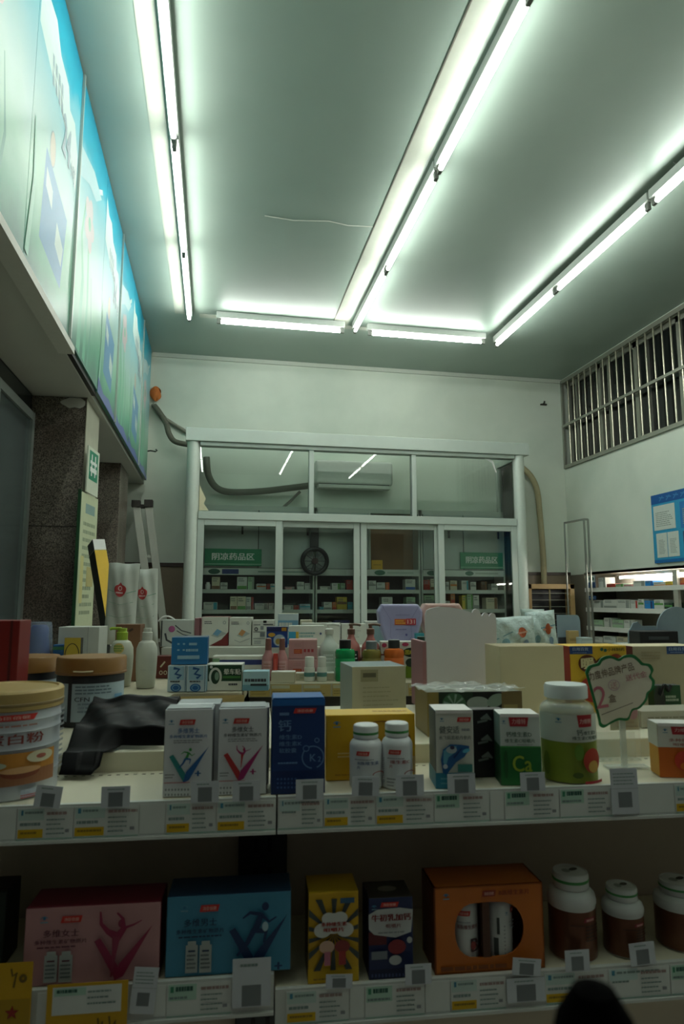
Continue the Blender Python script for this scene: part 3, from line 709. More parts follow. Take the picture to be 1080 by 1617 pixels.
for (xa, xb, ya, yb2, lb) in ((928, 940, 909, 928, 'dark blue card with oval emblem at the far end of the lit shelf'), (928, 941, 941, 947, 'small dark blue tag above the second wall shelf')):
    A = at_x(xa, ya, X_R - 0.02); B = at_x(xb, yb2, X_R - 0.02)
    o = MB().box(0, abs(A.y - B.y), 0, 0.006, 0, A.z - B.z, M('#2a4a72', 0.5)).build('shelf_card', loc=(X_R - 0.02, A.y, B.z), rot=-math.pi / 2)
    q = Print(lambda u, v, e: (u, -e, v)); W = abs(A.y - B.y); H = A.z - B.z
    if ya < 930: q.rect(0.003, H * 0.45, W - 0.003, H - 0.003, M('#b9c3bd', 0.5)); q.ell(W / 2, H * 0.72, W * 0.38, H * 0.17, M('#1c5148', 0.5))
    else: q.rect(W * 0.2, H * 0.4, W * 0.8, H * 0.55, M('#8ca0b4', 0.5))
    q.build('card_print', o); MB().box(0, 0.02, 0.006, 0.03, 0, 0.01, swh).build('clip', o)
    tag(o, lb, 'card')

# blue notice board on the right wall
A = at_x(1030, 780, X_R); B = at_x(1034, 890, X_R)
yN, z1, z0 = A.y, 2.51, 1.855
nb2 = MB().box(0, 1.5, -0.02, -0.002, 0, z1 - z0, M('#2f8fb8', 0.4)).build('notice_board', loc=(X_R, yN, z0), rot=-math.pi / 2)
q = Print(lambda u, v, e: (u, -0.02 - e, v)); H = z1 - z0
q.rect(0, H - 0.09, 1.5, H, M('#15508f', 0.4)); q.rect(0, 0, 1.5, 0.03, M('#1a62a0', 0.4))
for k in range(8): q.stroke([(0.12 + k * 0.1, H - 0.07), (0.17 + k * 0.1, H - 0.025)], 0.012, M('#3f7ab0', 0.5)); q.stroke([(0.12 + k * 0.1, H - 0.035), (0.19 + k * 0.1, H - 0.045)], 0.012, M('#3f7ab0', 0.5))
q.build('printed_header', nb2)
def sheet(u0, v0, u1, v1, hx='#c6cec6', n=8):
    s = MB().box(u0, u1, -0.023, -0.0205, v0, v1, M(hx, 0.6)).build('pinned_sheet', nb2)
    p = Print(lambda u, v, e: (u, -0.023 - e, v)); p.lines(u0 + 0.03, v0 + 0.03, u1 - 0.03, v1 - 0.06, n, M('#8d968f', 0.7)); p.build('sheet_print', s)
sheet(0.03, 0.31, 0.33, 0.545); sheet(0.05, 0.05, 0.20, 0.28, n=10); sheet(0.21, 0.05, 0.36, 0.28, n=10); sheet(0.40, 0.30, 0.85, 0.54, '#2a6fae'); sheet(0.42, 0.05, 0.6, 0.27, '#394a68')
tag(nb2, 'blue notice board with pinned certificates on the right wall', 'notice board')

# thin metal poster frame and wooden louvred air cooler by the corner
pf = empty('poster_stand', (0, 0, 0)); chrome = M('#8f9189', 0.3, 0.8)
a, c = at_y(891, 826, 6.3), at_y(922, 820, 6.3)
MB().tube([(a.x, 6.3, 0.02), (a.x, 6.3, a.z)], 0.008, chrome).build('pole', pf)
MB().tube([(c.x, 6.3, 0.02), (c.x, 6.3, c.z)], 0.011, chrome).build('pole', pf)
MB().tube([(c.x + 0.045, 6.3, 0.02), (c.x + 0.045, 6.3, c.z)], 0.011, chrome).build('pole', pf)
MB().tube([(a.x, 6.3, a.z), (c.x, 6.3, c.z), (c.x + 0.045, 6.3, c.z)], 0.011, chrome).build('top_rail', pf)
MB().box(a.x - 0.05, c.x + 0.1, 6.15, 6.45, 0, 0.025, chrome).build('base', pf)
tag(pf, 'thin bare metal poster stand before the back corner', 'stand')
A = at_y(832, 922, 6.9); B = at_y(911, 1010, 6.9); W = B.x - A.x
cl = empty('air_cooler', (A.x, 6.9, 0)); wood = M('#a8895a', 0.5, vary=0.15, scale=14)
zt = A.z
q = MB(); q.box(0, W, 0, 0.27, 0, zt - 0.9, wood); q.box(0, 0.055, 0, 0.27, zt - 0.9, zt, wood); q.box(W - 0.055, W, 0, 0.27, zt - 0.9, zt, wood); q.box(0, W, 0, 0.27, zt - 0.055, zt, wood); q.box(0.05, W - 0.05, 0.12, 0.27, zt - 0.9, zt - 0.05, BLACK)
q.build('wooden_case', cl, bevel=0.004)
for k in range(9): MB().box(0.055, W - 0.055, 0.012, 0.05, zt - 0.105 - k * 0.075, zt - 0.100 - k * 0.075, M('#77776c', 0.4)).build('louvre', cl)
for k in range(0): MB().add([(0.055, 0.01, zt - 0.10 - k * 0.075), (W - 0.055, 0.01, zt - 0.10 - k * 0.075), (W - 0.055, 0.06, zt - 0.07 - k * 0.075), (0.055, 0.06, zt - 0.07 - k * 0.075), (0.055, 0.01, zt - 0.112 - k * 0.075), (W - 0.055, 0.01, zt - 0.112 - k * 0.075), (W - 0.055, 0.06, zt - 0.082 - k * 0.075), (0.055, 0.06, zt - 0.082 - k * 0.075)], [(0, 1, 2, 3), (7, 6, 5, 4), (4, 5, 1, 0), (6, 7, 3, 2), (5, 6, 2, 1), (7, 4, 0, 3)], M('#2c2b28', 0.4)).build('louvre', cl)
MB().box(W * 0.47, W * 0.5, 0.015, 0.03, zt - 0.8, zt - 0.06, M('#6b6038', 0.5)).build('louvre_rod', cl)
tag(cl, 'wooden framed air cooler with black louvres beside the partition', 'air cooler')

# folded ladder at the back, behind the bags
ld = empty('step_ladder', (0, 0, 0)); alu = M('#b9bcb2', 0.4, 0.2)
def rail(p0, p1, w): 
    p0, p1 = Vector(p0), Vector(p1); v = [p0 + Vector((-w / 2, 0, 0)), p0 + Vector((w / 2, 0, 0)), p1 + Vector((w / 2, 0, 0)), p1 + Vector((-w / 2, 0, 0))]
    MB().add([x for x in v] + [x + Vector((0, 0.04, 0)) for x in v], [(0, 1, 2, 3), (7, 6, 5, 4), (0, 4, 5, 1), (1, 5, 6, 2), (2, 6, 7, 3), (3, 7, 4, 0)], alu).build('rail', ld, bevel=0.003)
t1, t2 = at_y(215, 796, 6.95), at_y(234, 796, 6.95)
b1, b2_ = at_y(240, 985, 6.95), at_y(258, 985, 6.95)
for t, bt in ((t1, b1), (t2, b2_)):
    k = (t.z - 0.01) / (t.z - bt.z); rail((t.x + (bt.x - t.x) * k, 6.75 + 0.2, 0.0), (t.x, 6.95, t.z), 0.075)
MB().box(t1.x - 0.045, t1.x + 0.04, 6.93, 7.02, t1.z - 0.03, t1.z + 0.04, M('#2a2722', 0.6)).box(t2.x - 0.04, t2.x + 0.045, 6.93, 7.02, t2.z - 0.03, t2.z + 0.045, M('#2a2722', 0.6)).box(t1.x, t2.x, 6.95, 7.0, t1.z - 0.04, t1.z, M('#2a2722', 0.6)).build('hinge_cap', ld, bevel=0.004)
for k in range(7):
    z = 0.25 + 0.28 * k; f_ = (t1.z - z) / (t1.z - b1.z); MB().box(t1.x + (b1.x - t1.x) * f_, t2.x + (b2_.x - t2.x) * f_, 6.96, 6.985, z, z + 0.03, alu).build('rung', ld)
tag(ld, 'folded grey metal stepladder leaning in the back corner under the mural', 'ladder')
# tall narrow carton leaning by the column
lc = empty('tall_carton', tuple(at_y(196, 1120, 3.70)))
p0 = at_y(196, 1120, 3.70); p1 = at_y(152, 856, 3.98)
up = (p1 - p0); L = up.length; zx = up.normalized(); xx = Vector((0.5, -0.866, 0)); xx = (xx - zx * xx.dot(zx)).normalized(); yy = zx.cross(xx)
lc.rotation_euler = Matrix((xx, yy, zx)).transposed().to_euler()
MB().box(-0.05, 0.04, -0.035, 0.035, -(p0.z - 0.03) / zx.z, L * 0.47, M('#b9bdb5', 0.5), front=M('#8b8f87', 0.5)).build('lower_box', lc, bevel=0.003)
MB().box(-0.05, 0.04, -0.035, 0.035, L * 0.475, L * 0.93, YEL, front=M('#343532', 0.5)).build('upper_box', lc, bevel=0.003)
MB().box(-0.05, 0.04, -0.035, 0.035, L * 0.93, L, WHITE, front=M('#5a5b58', 0.5)).build('white_end', lc, bevel=0.003)
tag(lc, 'tall narrow yellow, black and white carton leaning beside the granite column', 'carton')
# ------------------------------------------------------------------ front display shelf (two bays, two levels in view)
PHI = math.radians(-3.909)
ZU, ZSTEP, ZLL, ZLR = 1.262, 1.289, 1.063, 1.046
G0 = at_z(540, 1256, ZU)
def axes(rot): return Vector((math.cos(rot), math.sin(rot), 0)), Vector((-math.sin(rot), math.cos(rot), 0))
EX, EY = axes(PHI)
def loc_u(px, py, back=0.0):
    p = at_plane(px, py, G0 + EY * back, EY); return (p - G0).dot(EX), p.z
shelf_m = M('#cfcbb4', 0.42, vary=0.04); lipm = M('#c8cdc8', 0.35); back_m = M('#c4bca8', 0.6, vary=0.1, scale=6)
gd = empty('display_shelf', (G0.x, G0.y, 0), PHI)
XL, XS, XR = -1.05, loc_u(437, 1280)[0], 1.5
for x0, x1, zl in ((XL, XS - 0.001, ZLL), (XS + 0.001, XR, ZLR)):
    up_ = MB().box(x0, x1, 0.002, 0.15, ZU - 0.02, ZU, shelf_m).build('upper_shelf', gd, bevel=0.001)
    MB().box(x0, x1, -0.002, 0.004, ZU - 0.039, ZU + 0.0015, lipm).box(x0, x1, -0.006, 0.0, ZU - 0.0405, ZU - 0.037, lipm).build('price_rail', up_)
    st = MB().box(x0, x1, 0.15, 0.52, ZU - 0.02, ZSTEP, shelf_m).build('raised_step', gd, bevel=0.0015)
    k = int((x1 - x0) / 0.0115); sl = MB()
    for i in range(k): sl.box(x0 + 0.006 + i * 0.0115, x0 + 0.0105 + i * 0.0115, 0.132, 0.1345, ZU - 0.001, ZU + 0.0004, M('#5a574c', 0.7))
    sl.build('slot_row', up_)
    lw = MB().box(x0, x1, 0.002, 0.185, zl - 0.02, zl, shelf_m).build('lower_shelf', gd, bevel=0.001)
    MB().box(x0, x1, -0.002, 0.004, zl - 0.039, zl + 0.0015, lipm).box(x0, x1, -0.006, 0.0, zl - 0.0405, zl - 0.037, lipm).build('price_rail', lw)
    MB().box(x0, x1, 0.187, 0.205, 0.05, ZU - 0.02, back_m).build('back_panel', gd)
    MB().box(x0, x1, 0.50, 0.52, 0.05, ZU - 0.02, back_m).build('rear_panel', gd)
    MB().box(x0, x1, 0.02, 0.50, 0.0, 0.1, M('#3a3d3c', 0.5)).build('plinth', gd)
uu = loc_u(415, 1345, 0.175)[0]
uprt = MB().box(uu - 0.035, uu + 0.035, 0.172, 0.188, 0.05, ZU - 0.021, M('#3a3f40', 0.4, 0.4)).build('upright', gd, bevel=0.002)
for k in range(12):
    for s in (-0.010, 0.010):
        MB().box(uu + s - 0.003, uu + s + 0.003, 0.1705, 0.1725, 0.78 + k * 0.04, 0.80 + k * 0.04, BLACK).build('slot', uprt)
tag(gd, 'long cream metal display shelf across the front with price rails', 'shelf')

TXT_G = M('#7f9490', 0.7); TXT_D = M('#5a625f', 0.7); TAGW = M('#d3d9d5', 0.55); TAGG = M('#a9cdbb', 0.6); TAGY = M('#d2ab12', 0.6); LOGO = M('#3f86a0', 0.6); TGRN = M('#3d8a68', 0.6)
def price_tag(x0, x1, kind, zl, label, pyc, group):
    u0, _ = loc_u(x0, pyc); u1, _ = loc_u(x1, pyc)
    w = u1 - u0; h = 0.0355
    P = G0 + EX * u0 - EY * 0.0026; 
    o = MB().box(0, w - 0.0006, -0.0006, 0, 0, h, TAGW).build('price_tag', loc=(P.x, P.y, zl - 0.0365), rot=PHI)
    q = Print(lambda u, v, e: (u, -0.0006 - e, v), eps=0.00012)
    r = random.Random(int(x0))
    if kind == 'Y':
        q.rect(0.001, h * 0.62, w * 0.47, h - 0.001, M('#b9cfc8', 0.6)); q.rect(0.001, 0.0025, w * 0.46, h * 0.34, TAGY)
        q.rect(0.004, h * 0.78, w * 0.10, h * 0.94, LOGO); q.lines(w * 0.13, h * 0.78, w * 0.45, h * 0.94, 1, TXT_G, rnd=r)
        q.lines(0.003, h * 0.40, w * 0.42, h * 0.60, 1, TXT_G, rnd=r); q.lines(0.004, 0.006, w * 0.42, h * 0.30, 1, M('#8a6f18', 0.6), 0.5, rnd=r)
    elif kind == 'G':
        q.rect(w * 0.02, h * 0.5, w * 0.45, h - 0.001, TAGG); q.rect(w * 0.05, h * 0.74, w * 0.10, h * 0.92, TGRN); q.lines(w * 0.13, h * 0.74, w * 0.43, h * 0.94, 1, M('#2f5c50', 0.6), 0.7, rnd=r); q.lines(0.003, h * 0.50, w * 0.42, h * 0.66, 1, TXT_G, rnd=r)
    elif kind == 'W':
        q.rect(0.001, h * 0.6, w * 0.47, h - 0.001, M('#bfd5d2', 0.6)); q.rect(0.004, h * 0.78, w * 0.10, h * 0.94, LOGO); q.lines(w * 0.13, h * 0.78, w * 0.9, h * 0.94, 1, TXT_G, rnd=r); q.lines(0.004, h * 0.5, w * 0.4, h * 0.64, 1, TXT_G, rnd=r)
    if kind in 'YGW':
        q.lines(w * 0.52, h * 0.72, w * 0.97, h * 0.92, 1, M('#a08c88', 0.7), rnd=r); q.lines(w * 0.52, h * 0.12, w * 0.85, h * 0.70, 4, TXT_G, 0.3, rnd=r); q.rect(w * 0.86, h * 0.22, w * 0.93, h * 0.32, GREYP)
        q.rect(w * 0.0, 0.0008, w * 0.99, 0.002, M('#8fb6a6', 0.6))
    else: q.rect(0.0, 0.001, w * 0.98, 0.0022, M('#b4bcb8', 0.6))
    q.build('tag_print', o)
    tag(o, label, 'price tag', group)
gU, gL = 'price tags on the upper rail', 'price tags on the lower rail'
for x0, x1, k, lb in (
    (-40, 29, 'B', 'blank grey-white strip in the upper rail under the big tin'), (30, 118, 'Y', 'yellow banded price tag in the upper rail beside the big tin'),
    (119, 221, 'Y', 'yellow banded price tag under the empty shelf space'), (222, 262, 'B', 'blank strip in the upper rail just before the running man box'),
    (263, 342, 'Y', 'yellow banded price tag under the white box with the running figure'), (343, 436, 'Y', 'yellow banded price tag under the white box with the dancing figure'),
    (440, 510, 'W', 'white price tag under the dark blue calcium box'), (511, 592, 'Y', 'yellow banded price tag under the first small white bottle'),
    (593, 684, 'Y', 'yellow banded price tag under the second small white bottle'), (685, 772, 'G', 'green topped price tag under the liver picture box'),
    (773, 795, 'B', 'short blank strip between two green topped price tags'), (796, 882, 'G', 'green topped price tag under the green calcium box'),
    (883, 967, 'G', 'green topped price tag under the big capped bottle'), (1006, 1064, 'B', 'blank strip in the upper rail beside the tall white card'), (1065, 1130, 'Y', 'yellow banded price tag under the orange box at the end')):
    price_tag(x0, x1, k, ZU, lb, 1280, gU)
for x0, x1, k, zl, lb in (
    (60, 203, 'B', ZLL, 'blank strip in the lower rail under the pink box'), (244, 263, 'B', ZLL, 'narrow blank strip in the lower rail under the light blue box'), (264, 366, 'G', ZLL, 'green topped price tag under the light blue box'),
    (452, 551, 'Y', ZLR, 'yellow banded price tag under the yellow striped box'), (552, 575, 'B', ZLR, 'narrow blank strip between yellow striped box and navy box'),
    (576, 670, 'G', ZLR, 'green topped price tag under the navy milk calcium box'), (671, 710, 'B', ZLR, 'blank strip in the lower rail at the orange gift box corner'),
    (711, 798, 'Y', ZLR, 'yellow banded price tag under the orange gift box'), (860, 960, 'Y', ZLR, 'yellow banded price tag partly behind the blurred black post'),
    (961, 1058, 'W', ZLR, 'white price tag under the middle brown bottle'), (1059, 1130, 'G', ZLR, 'green topped price tag under the last brown bottle')):
    price_tag(x0, x1, k, zl, lb, 1580, gL)
CARD = M('#c3cad0', 0.5); SQ = M('#6f7679', 0.6)
def code_card(x0, x1, y0, y1, label, group, tilt=0.0, lean=0.12):
    a = at_plane(x0, y1, G0 - EY * 0.006, EY); b_ = at_plane(x1, y0, G0 - EY * 0.006, EY)
    u0 = (a - G0).dot(EX); u1 = (b_ - G0).dot(EX); w = u1 - u0; h = b_.z - a.z
    P = G0 + EX * ((u0 + u1) / 2) - EY * 0.0062
    o = MB().box(-w / 2, w / 2, -0.0005, 0.0, 0, h, CARD).build('shelf_card', loc=(P.x, P.y, a.z), rot=(lean * -0.3, tilt, PHI))
    q = Print(lambda u, v, e: (u, -0.0005 - e, v), eps=0.00012)
    s = w * 0.5
    if h > w * 1.3:
        q.rect(-s / 2, 0.008, s / 2, 0.008 + s, SQ); q.lines(-w * 0.4, h * 0.62, w * 0.4, h * 0.92, 4, TXT_G, 0.3); q.rect(-w / 2, h * 0.55, w / 2, h * 0.56, M('#9aa3a6', 0.6))
    else:
        q.rect(-s / 2, 0.001, s / 2, min(0.001 + s, h * 0.72), SQ); q.lines(-w * 0.3, h * 0.80, w * 0.3, h * 0.92, 1, TXT_G)
    q.build('card_print', o)
    MB().box(-w * 0.3, w * 0.3, 0.0, 0.0035, 0.0, 0.004, lipm).build('clip', o)
    tag(o, label, 'card', group)
gC = 'small white cards stuck to the shelf edges'
for a in ((52, 96, 1240, 1276, 'white card leaning at the foot of the big tin', gC, 0.12), (159, 206, 1241, 1276, 'white card standing alone on the empty stretch of shelf', gC),
          (301, 346, 1233, 1268, 'white card before the box with the running figure', gC), (367, 411, 1232, 1266, 'white card before the box with the dancing figure', gC),
          (467, 511, 1230, 1264, 'white card before the dark blue calcium box', gC), (555, 598, 1226, 1258, 'white card before the first small white bottle', gC, 0.05),
          (625, 669, 1223, 1258, 'white card before the second small white bottle', gC), (707, 750, 1221, 1254, 'white card before the liver picture box', gC),
          (822, 860, 1219, 1250, 'white card before the green calcium box', gC), (967, 1006, 1213, 1286, 'tall white card with grey square hanging over the upper rail', gC),
          (514, 556, 1537, 1562, 'white card before the yellow striped box', gC, 0.04), (640, 681, 1521, 1556, 'white card before the navy milk calcium box', gC),
          (366, 428, 1512, 1592, 'tall white card hanging on the lower rail before the light blue box', gC), (203, 245, 1527, 1602, 'tall white card hanging on the lower rail before the pink box', gC, 0.1),
          (808, 852, 1512, 1542, 'white card before the orange gift box', gC, 0.12), (893, 930, 1499, 1535, 'white card before the first brown bottle', gC), (996, 1034, 1487, 1525, 'white card before the middle brown bottle', gC, -0.05),
          (801, 860, 1542, 1584, 'printed white card slotted into the lower rail by the gift box', gC)): code_card(*a)

# ------------------------------------------------------------------ goods on the front shelf
def bluehat(q, u, v, s):
    q.ell(u, v, s * 0.32, s * 0.32, M('#2f6f96', 0.5), n=14); q.ring(u, v - s * 0.35, s * 0.8, s * 0.75, s * 0.16, M('#4f8fae', 0.5), n=16, a0=0.5, a1=math.pi - 0.5); q.rect(u - s * 0.8, v - s * 0.85, u + s * 0.8, v - s * 0.6, M('#6f9db0', 0.5))
def logo(q, u, v, w, h, m=RED, s='汤臣倍健'):
    q.poly([(u - w / 2, v - h / 2), (u + w * 0.42, v - h / 2), (u + w / 2, v + h / 2), (u - w * 0.42, v + h / 2)], m); q.text(s, u, v, h * 0.55, M('#e3b3a8', 0.5), w * 0.68)
def fit(x0, x1, yt, yb, z):
    p = at_z((x0 + x1) / 2, yb, z); dp = depth(p); z0 = z; z = z + 0.0006; p = Vector((p.x, p.y, z))
    if z0 in (ZU, ZLL, ZLR) and (p - G0).dot(EY) < 0.007:
        p = at_plane((x0 + x1) / 2, yb, G0 + EY * 0.007, EY); p.z = z; dp = depth(p)
    return p, (x1 - x0) * dp / FPX, at_y((x0 + x1) / 2, yt, p.y).z - z
def fitY(x0, x1, yt, Y, z):
    xc = (x0 + x1) / 2; z = z + 0.0006
    p = at_y(xc, yt, Y); h = p.z - z; p = Vector((p.x, Y, z))
    return p, (x1 - x0) * depth(p) / FPX, h
def carton(name, label, cat, F, d, side, front=None, top=None, art=None, group=None, rot=None, bevel=0.0012, eps=0.00025):
    p, w, h = F
    rot = PHI if rot is None else rot
    ey = axes(rot)[1]; c = p + ey * (d / 2)
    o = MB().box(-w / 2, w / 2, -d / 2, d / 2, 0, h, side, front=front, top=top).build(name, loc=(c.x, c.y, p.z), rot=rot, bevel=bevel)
    tag(o, label, cat, group)
    if art:
        q = Print(front_map(w, d), eps=eps); art(q, w, h); q.build('front_print', o)
    return o
def top_flap(o, w, d, h, m=None):
    MB().box(-w / 2 + 0.001, w / 2 - 0.001, -d / 2 - 0.0008, -d / 2 + 0.004, h - 0.0035, h + 0.0008, m or WHITE).build('tuck_flap', o)
def scale_pts(pts, u, v, s): return [(u + x * s, v + y * s) for x, y in pts]
def check(q, u, v, s, m1, m2): 
    q.poly(scale_pts([(-0.55, 0.35), (-0.05, -0.5), (0.0, -0.2), (-0.42, 0.42)], u, v, s), m1); q.poly(scale_pts([(-0.08, -0.5), (0.12, -0.42), (0.75, 0.65), (0.02, -0.15)], u, v, s), m2)
def runner(q, u, v, s, m1, m2):
    q.ell(u + 0.12 * s, v + 0.42 * s, 0.07 * s, 0.08 * s, m2, n=12)
    q.stroke(scale_pts([(0.05, 0.30), (-0.02, 0.1), (-0.10, -0.02)], u, v, s), [0.10 * s, 0.13 * s, 0.10 * s], m2)
    q.stroke(scale_pts([(0.04, 0.28), (-0.18, 0.32), (-0.32, 0.22)], u, v, s), [0.08 * s, 0.06 * s, 0.03 * s], m2)
    q.stroke(scale_pts([(0.06, 0.26), (0.2, 0.14), (0.34, 0.22)], u, v, s), [0.07 * s, 0.05 * s, 0.03 * s], m2)
    q.stroke(scale_pts([(-0.08, 0.0), (0.14, -0.04), (0.10, -0.24)], u, v, s), [0.11 * s, 0.09 * s, 0.04 * s], m1)
    q.stroke(scale_pts([(-0.10, 0.0), (-0.22, -0.22), (-0.42, -0.45)], u, v, s), [0.11 * s, 0.09 * s, 0.04 * s], m1)
def dancer(q, u, v, s, m1, m2):
    q.ell(u + 0.08 * s, v + 0.34 * s, 0.06 * s, 0.07 * s, m2, n=12)
    q.stroke(scale_pts([(-0.28, 0.55), (-0.26, 0.35), (-0.14, 0.22), (0.0, 0.14)], u, v, s), [0.03 * s, 0.06 * s, 0.09 * s, 0.14 * s], m1)
    q.stroke(scale_pts([(0.0, 0.52), (0.10, 0.42), (0.12, 0.26), (0.0, 0.10)], u, v, s), [0.03 * s, 0.05 * s, 0.10 * s, 0.14 * s], m1)
    q.stroke(scale_pts([(0.10, 0.26), (0.30, 0.32), (0.42, 0.38)], u, v, s), [0.05 * s, 0.03 * s, 0.015 * s], m1)
    q.stroke(scale_pts([(0.0, 0.14), (-0.02, -0.1), (-0.06, -0.5)], u, v, s), [0.14 * s, 0.08 * s, 0.03 * s], m2)
MW = M('#d9dde0', 0.5); MBL = M('#235f9c', 0.5); MTL = M('#2f8a86', 0.5); MMG = M('#a02a68', 0.5); MRD = M('#b03030', 0.5); GRN = M('#3f9a4c', 0.5)
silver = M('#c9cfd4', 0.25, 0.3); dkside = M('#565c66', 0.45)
def vit_art(kind):
    def art(q, w, h):
        bluehat(q, w * 0.14, h * 0.86, w * 0.07); logo(q, w * 0.47, h * 0.85, w * 0.34, h * 0.062)
        c1 = MBL if kind == 'm' else MMG
        q.text('多维男士' if kind == 'm' else '多维女士', w * 0.5, h * 0.755, h * 0.06, INK if kind == 'w' else MBL, w * 0.44)
        q.text('多种维生素矿物质片', w * 0.5, h * 0.69, h * 0.038, INK if kind == 'w' else MBL, w * 0.78); q.lines(w * 0.2, h * 0.61, w * 0.8, h * 0.655, 2, GREYP, 0.5)
        check(q, w * 0.46, h * 0.34, w * 0.62, MTL if kind == 'm' else MRD, c1)
        (runner if kind == 'm' else dancer)(q, w * 0.5, h * 0.44, w * 0.42, MBL if kind == 'm' else MMG, GRN if kind == 'm' else MRD)
        q.text('+', w * 0.72, h * 0.27, h * 0.06, c1, bold=0.03); q.lines(w * 0.05, h * 0.22, w * 0.24, h * 0.28, 2, GREYP); q.rect(w * 0.04, h * 0.172, w * 0.56, h * 0.180, MRD)
        for r in range(2):
            for k in range(8): q.ell(w * (0.08 + 0.065 * k), h * (0.10 - 0.05 * r), w * 0.02, h * 0.014, GREYP, n=8)
    return art
F1 = fit(257, 333, 1120, 1259, ZU)
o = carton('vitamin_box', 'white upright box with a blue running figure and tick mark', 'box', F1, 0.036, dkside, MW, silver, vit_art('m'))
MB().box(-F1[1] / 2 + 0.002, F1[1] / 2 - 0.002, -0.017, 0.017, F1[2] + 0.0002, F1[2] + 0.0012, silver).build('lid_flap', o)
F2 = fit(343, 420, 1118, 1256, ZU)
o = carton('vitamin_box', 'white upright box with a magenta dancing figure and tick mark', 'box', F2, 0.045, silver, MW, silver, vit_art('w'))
MB().box(-F2[1] / 2 + 0.002, F2[1] / 2 - 0.002, -0.02, 0.02, F2[2] + 0.0002, F2[2] + 0.0012, silver).build('lid_flap', o)
F3 = fit(276, 345, 1111, 1237, ZU)
carton('vitamin_box', 'white box mostly hidden behind the box with the running figure', 'box', F3, 0.045, dkside, MW, silver, lambda q, w, h: q.lines(w * 0.2, h * 0.2, w * 0.8, h * 0.8, 6, GREYP))
F3 = fit(352, 424, 1117, 1240, ZU)
carton('vitamin_box', 'white box mostly hidden behind the box with the dancing figure', 'box', F3, 0.04, dkside, MW, silver, lambda q, w, h: q.lines(w * 0.2, h * 0.2, w * 0.8, h * 0.8, 6, GREYP))
DB = M('#10376f', 0.35); DB2 = M('#1d5fa6', 0.3); LTB = M('#5f84b4', 0.5)
def ca_art(q, w, h):
    q.rect(0, 0, w, h * 0.24, M('#0d2c5e', 0.35)); q.rect(0, h * 0.93, w, h, DB2)
    logo(q, w * 0.62, h * 0.875, w * 0.44, h * 0.055); q.rect(w * 0.14, h * 0.83, w * 0.32, h * 0.86, LTB)
    q.text('钙', w * 0.24, h * 0.72, h * 0.12, LTB, w * 0.24); q.text('维生素D', w * 0.35, h * 0.60, h * 0.05, LTB, w * 0.42); q.text('维生素K', w * 0.35, h * 0.53, h * 0.05, LTB, w * 0.42); q.text('软胶囊', w * 0.30, h * 0.46, h * 0.05, LTB, w * 0.32)
    q.lines(w * 0.12, h * 0.31, w * 0.5, h * 0.35, 1, LTB)
    q.ring(w * 0.77, h * 0.385, w * 0.20, h * 0.115, w * 0.022, LTB, a0=-1.2, a1=2.0); q.ring(w * 0.77, h * 0.385, w * 0.20, h * 0.115, w * 0.022, LTB, a0=2.5, a1=4.6)
    q.text('K', w * 0.77, h * 0.38, h * 0.075, LTB); q.text('2', w * 0.89, h * 0.365, h * 0.055, LTB); q.ring(w * 0.64, h * 0.48, w * 0.055, h * 0.03, w * 0.015, LTB, n=14); q.ring(w * 0.84, h * 0.565, w * 0.04, h * 0.022, w * 0.015, LTB, n=14)
    for r in range(3):
        for k in range(6): q.ell(w * (0.12 + 0.065 * k), h * (0.17 - 0.04 * r), w * 0.02, h * 0.012, M('#3a5a90', 0.5), n=8)
F = fit(428, 513, 1104, 1254, ZU)
o = carton('calcium_box', 'tall dark blue box with a water drop emblem', 'box', F, 0.05, DB, DB, DB2, ca_art)
MB().box(-F[1] / 2 + 0.001, F[1] / 2 - 0.001, -0.024, 0.024, F[2] + 0.0002, F[2] + 0.002, DB2).build('lid_flap', o, bevel=0.001)
YB = M('#d6a514', 0.4); YB2 = M('#b98a10', 0.5)
def yel_art(q, w, h):
    bluehat(q, w * 0.12, h * 0.87, w * 0.05); q.ring(w * 0.62, h * 0.55, w * 0.33, h * 0.34, w * 0.012, M('#8a4a12', 0.5)); q.ell(w * 0.62, h * 0.55, w * 0.31, h * 0.32, YB2); q.lines(w * 0.13, h * 0.34, w * 0.28, h * 0.44, 2, M('#e8d48a', 0.5)); q.lines(w * 0.1, h * 0.06, w * 0.5, h * 0.12, 1, YB2)
F = fit(514, 658, 1128, 1232, ZU)
o = carton('yellow_gift_box', 'wide yellow box standing behind the two small white bottles', 'box', F, 0.05, YB, YB, M('#dcb42a', 0.4), yel_art)
q = Print(lambda u, v, e: (u - F[1] / 2, v - 0.025, F[2] + e)); q.lines(F[1] * 0.55, 0.012, F[1] * 0.95, 0.035, 1, YB2); q.build('top_print', o)
# round containers
VD = {}
def vessel(name, label, cat, F, prof, m, parts=(), art=None, group=None, r_art=None, n=40, rot=None):
    segs = n
    """prof: (radius share of half width, height share); parts: (name, profile, material)"""
    p, w, h = F; R = w / 2
    rot = PHI if rot is None else rot
    d0 = p - EYE; px = 540 + FPX * d0.dot(RT) / d0.dot(FW); py = 808.5 - FPX * d0.dot(UP) / d0.dot(FW)
    n = axes(rot)[1]; c = p + n * R; k = depth(c) / depth(p); zt = EYE.z + (p.z + h - EYE.z) * k
    R *= k; c = at_plane(px, py, p + n * R, n); c.z = p.z; h = zt - p.z; w = 2 * R
    n = segs; VD[label] = (R, h)
    o = MB().lathe([(r * R, z * h) for r, z in prof], m, n=n).build(name, loc=(c.x, c.y, p.z), rot=rot)
    tag(o, label, cat, group)
    for nm, pf, mm in parts:
        MB().lathe([(r * R, z * h) for r, z in pf], mm, n=n).build(nm, o)
    if art:
        q = Print(wrap_map((r_art or 1.0) * R), eps=0.0004, wrap=R * 0.08); art(q, R, h); q.build('label_print', o)
    return o
capg = M('#3f8a4a', 0.5)
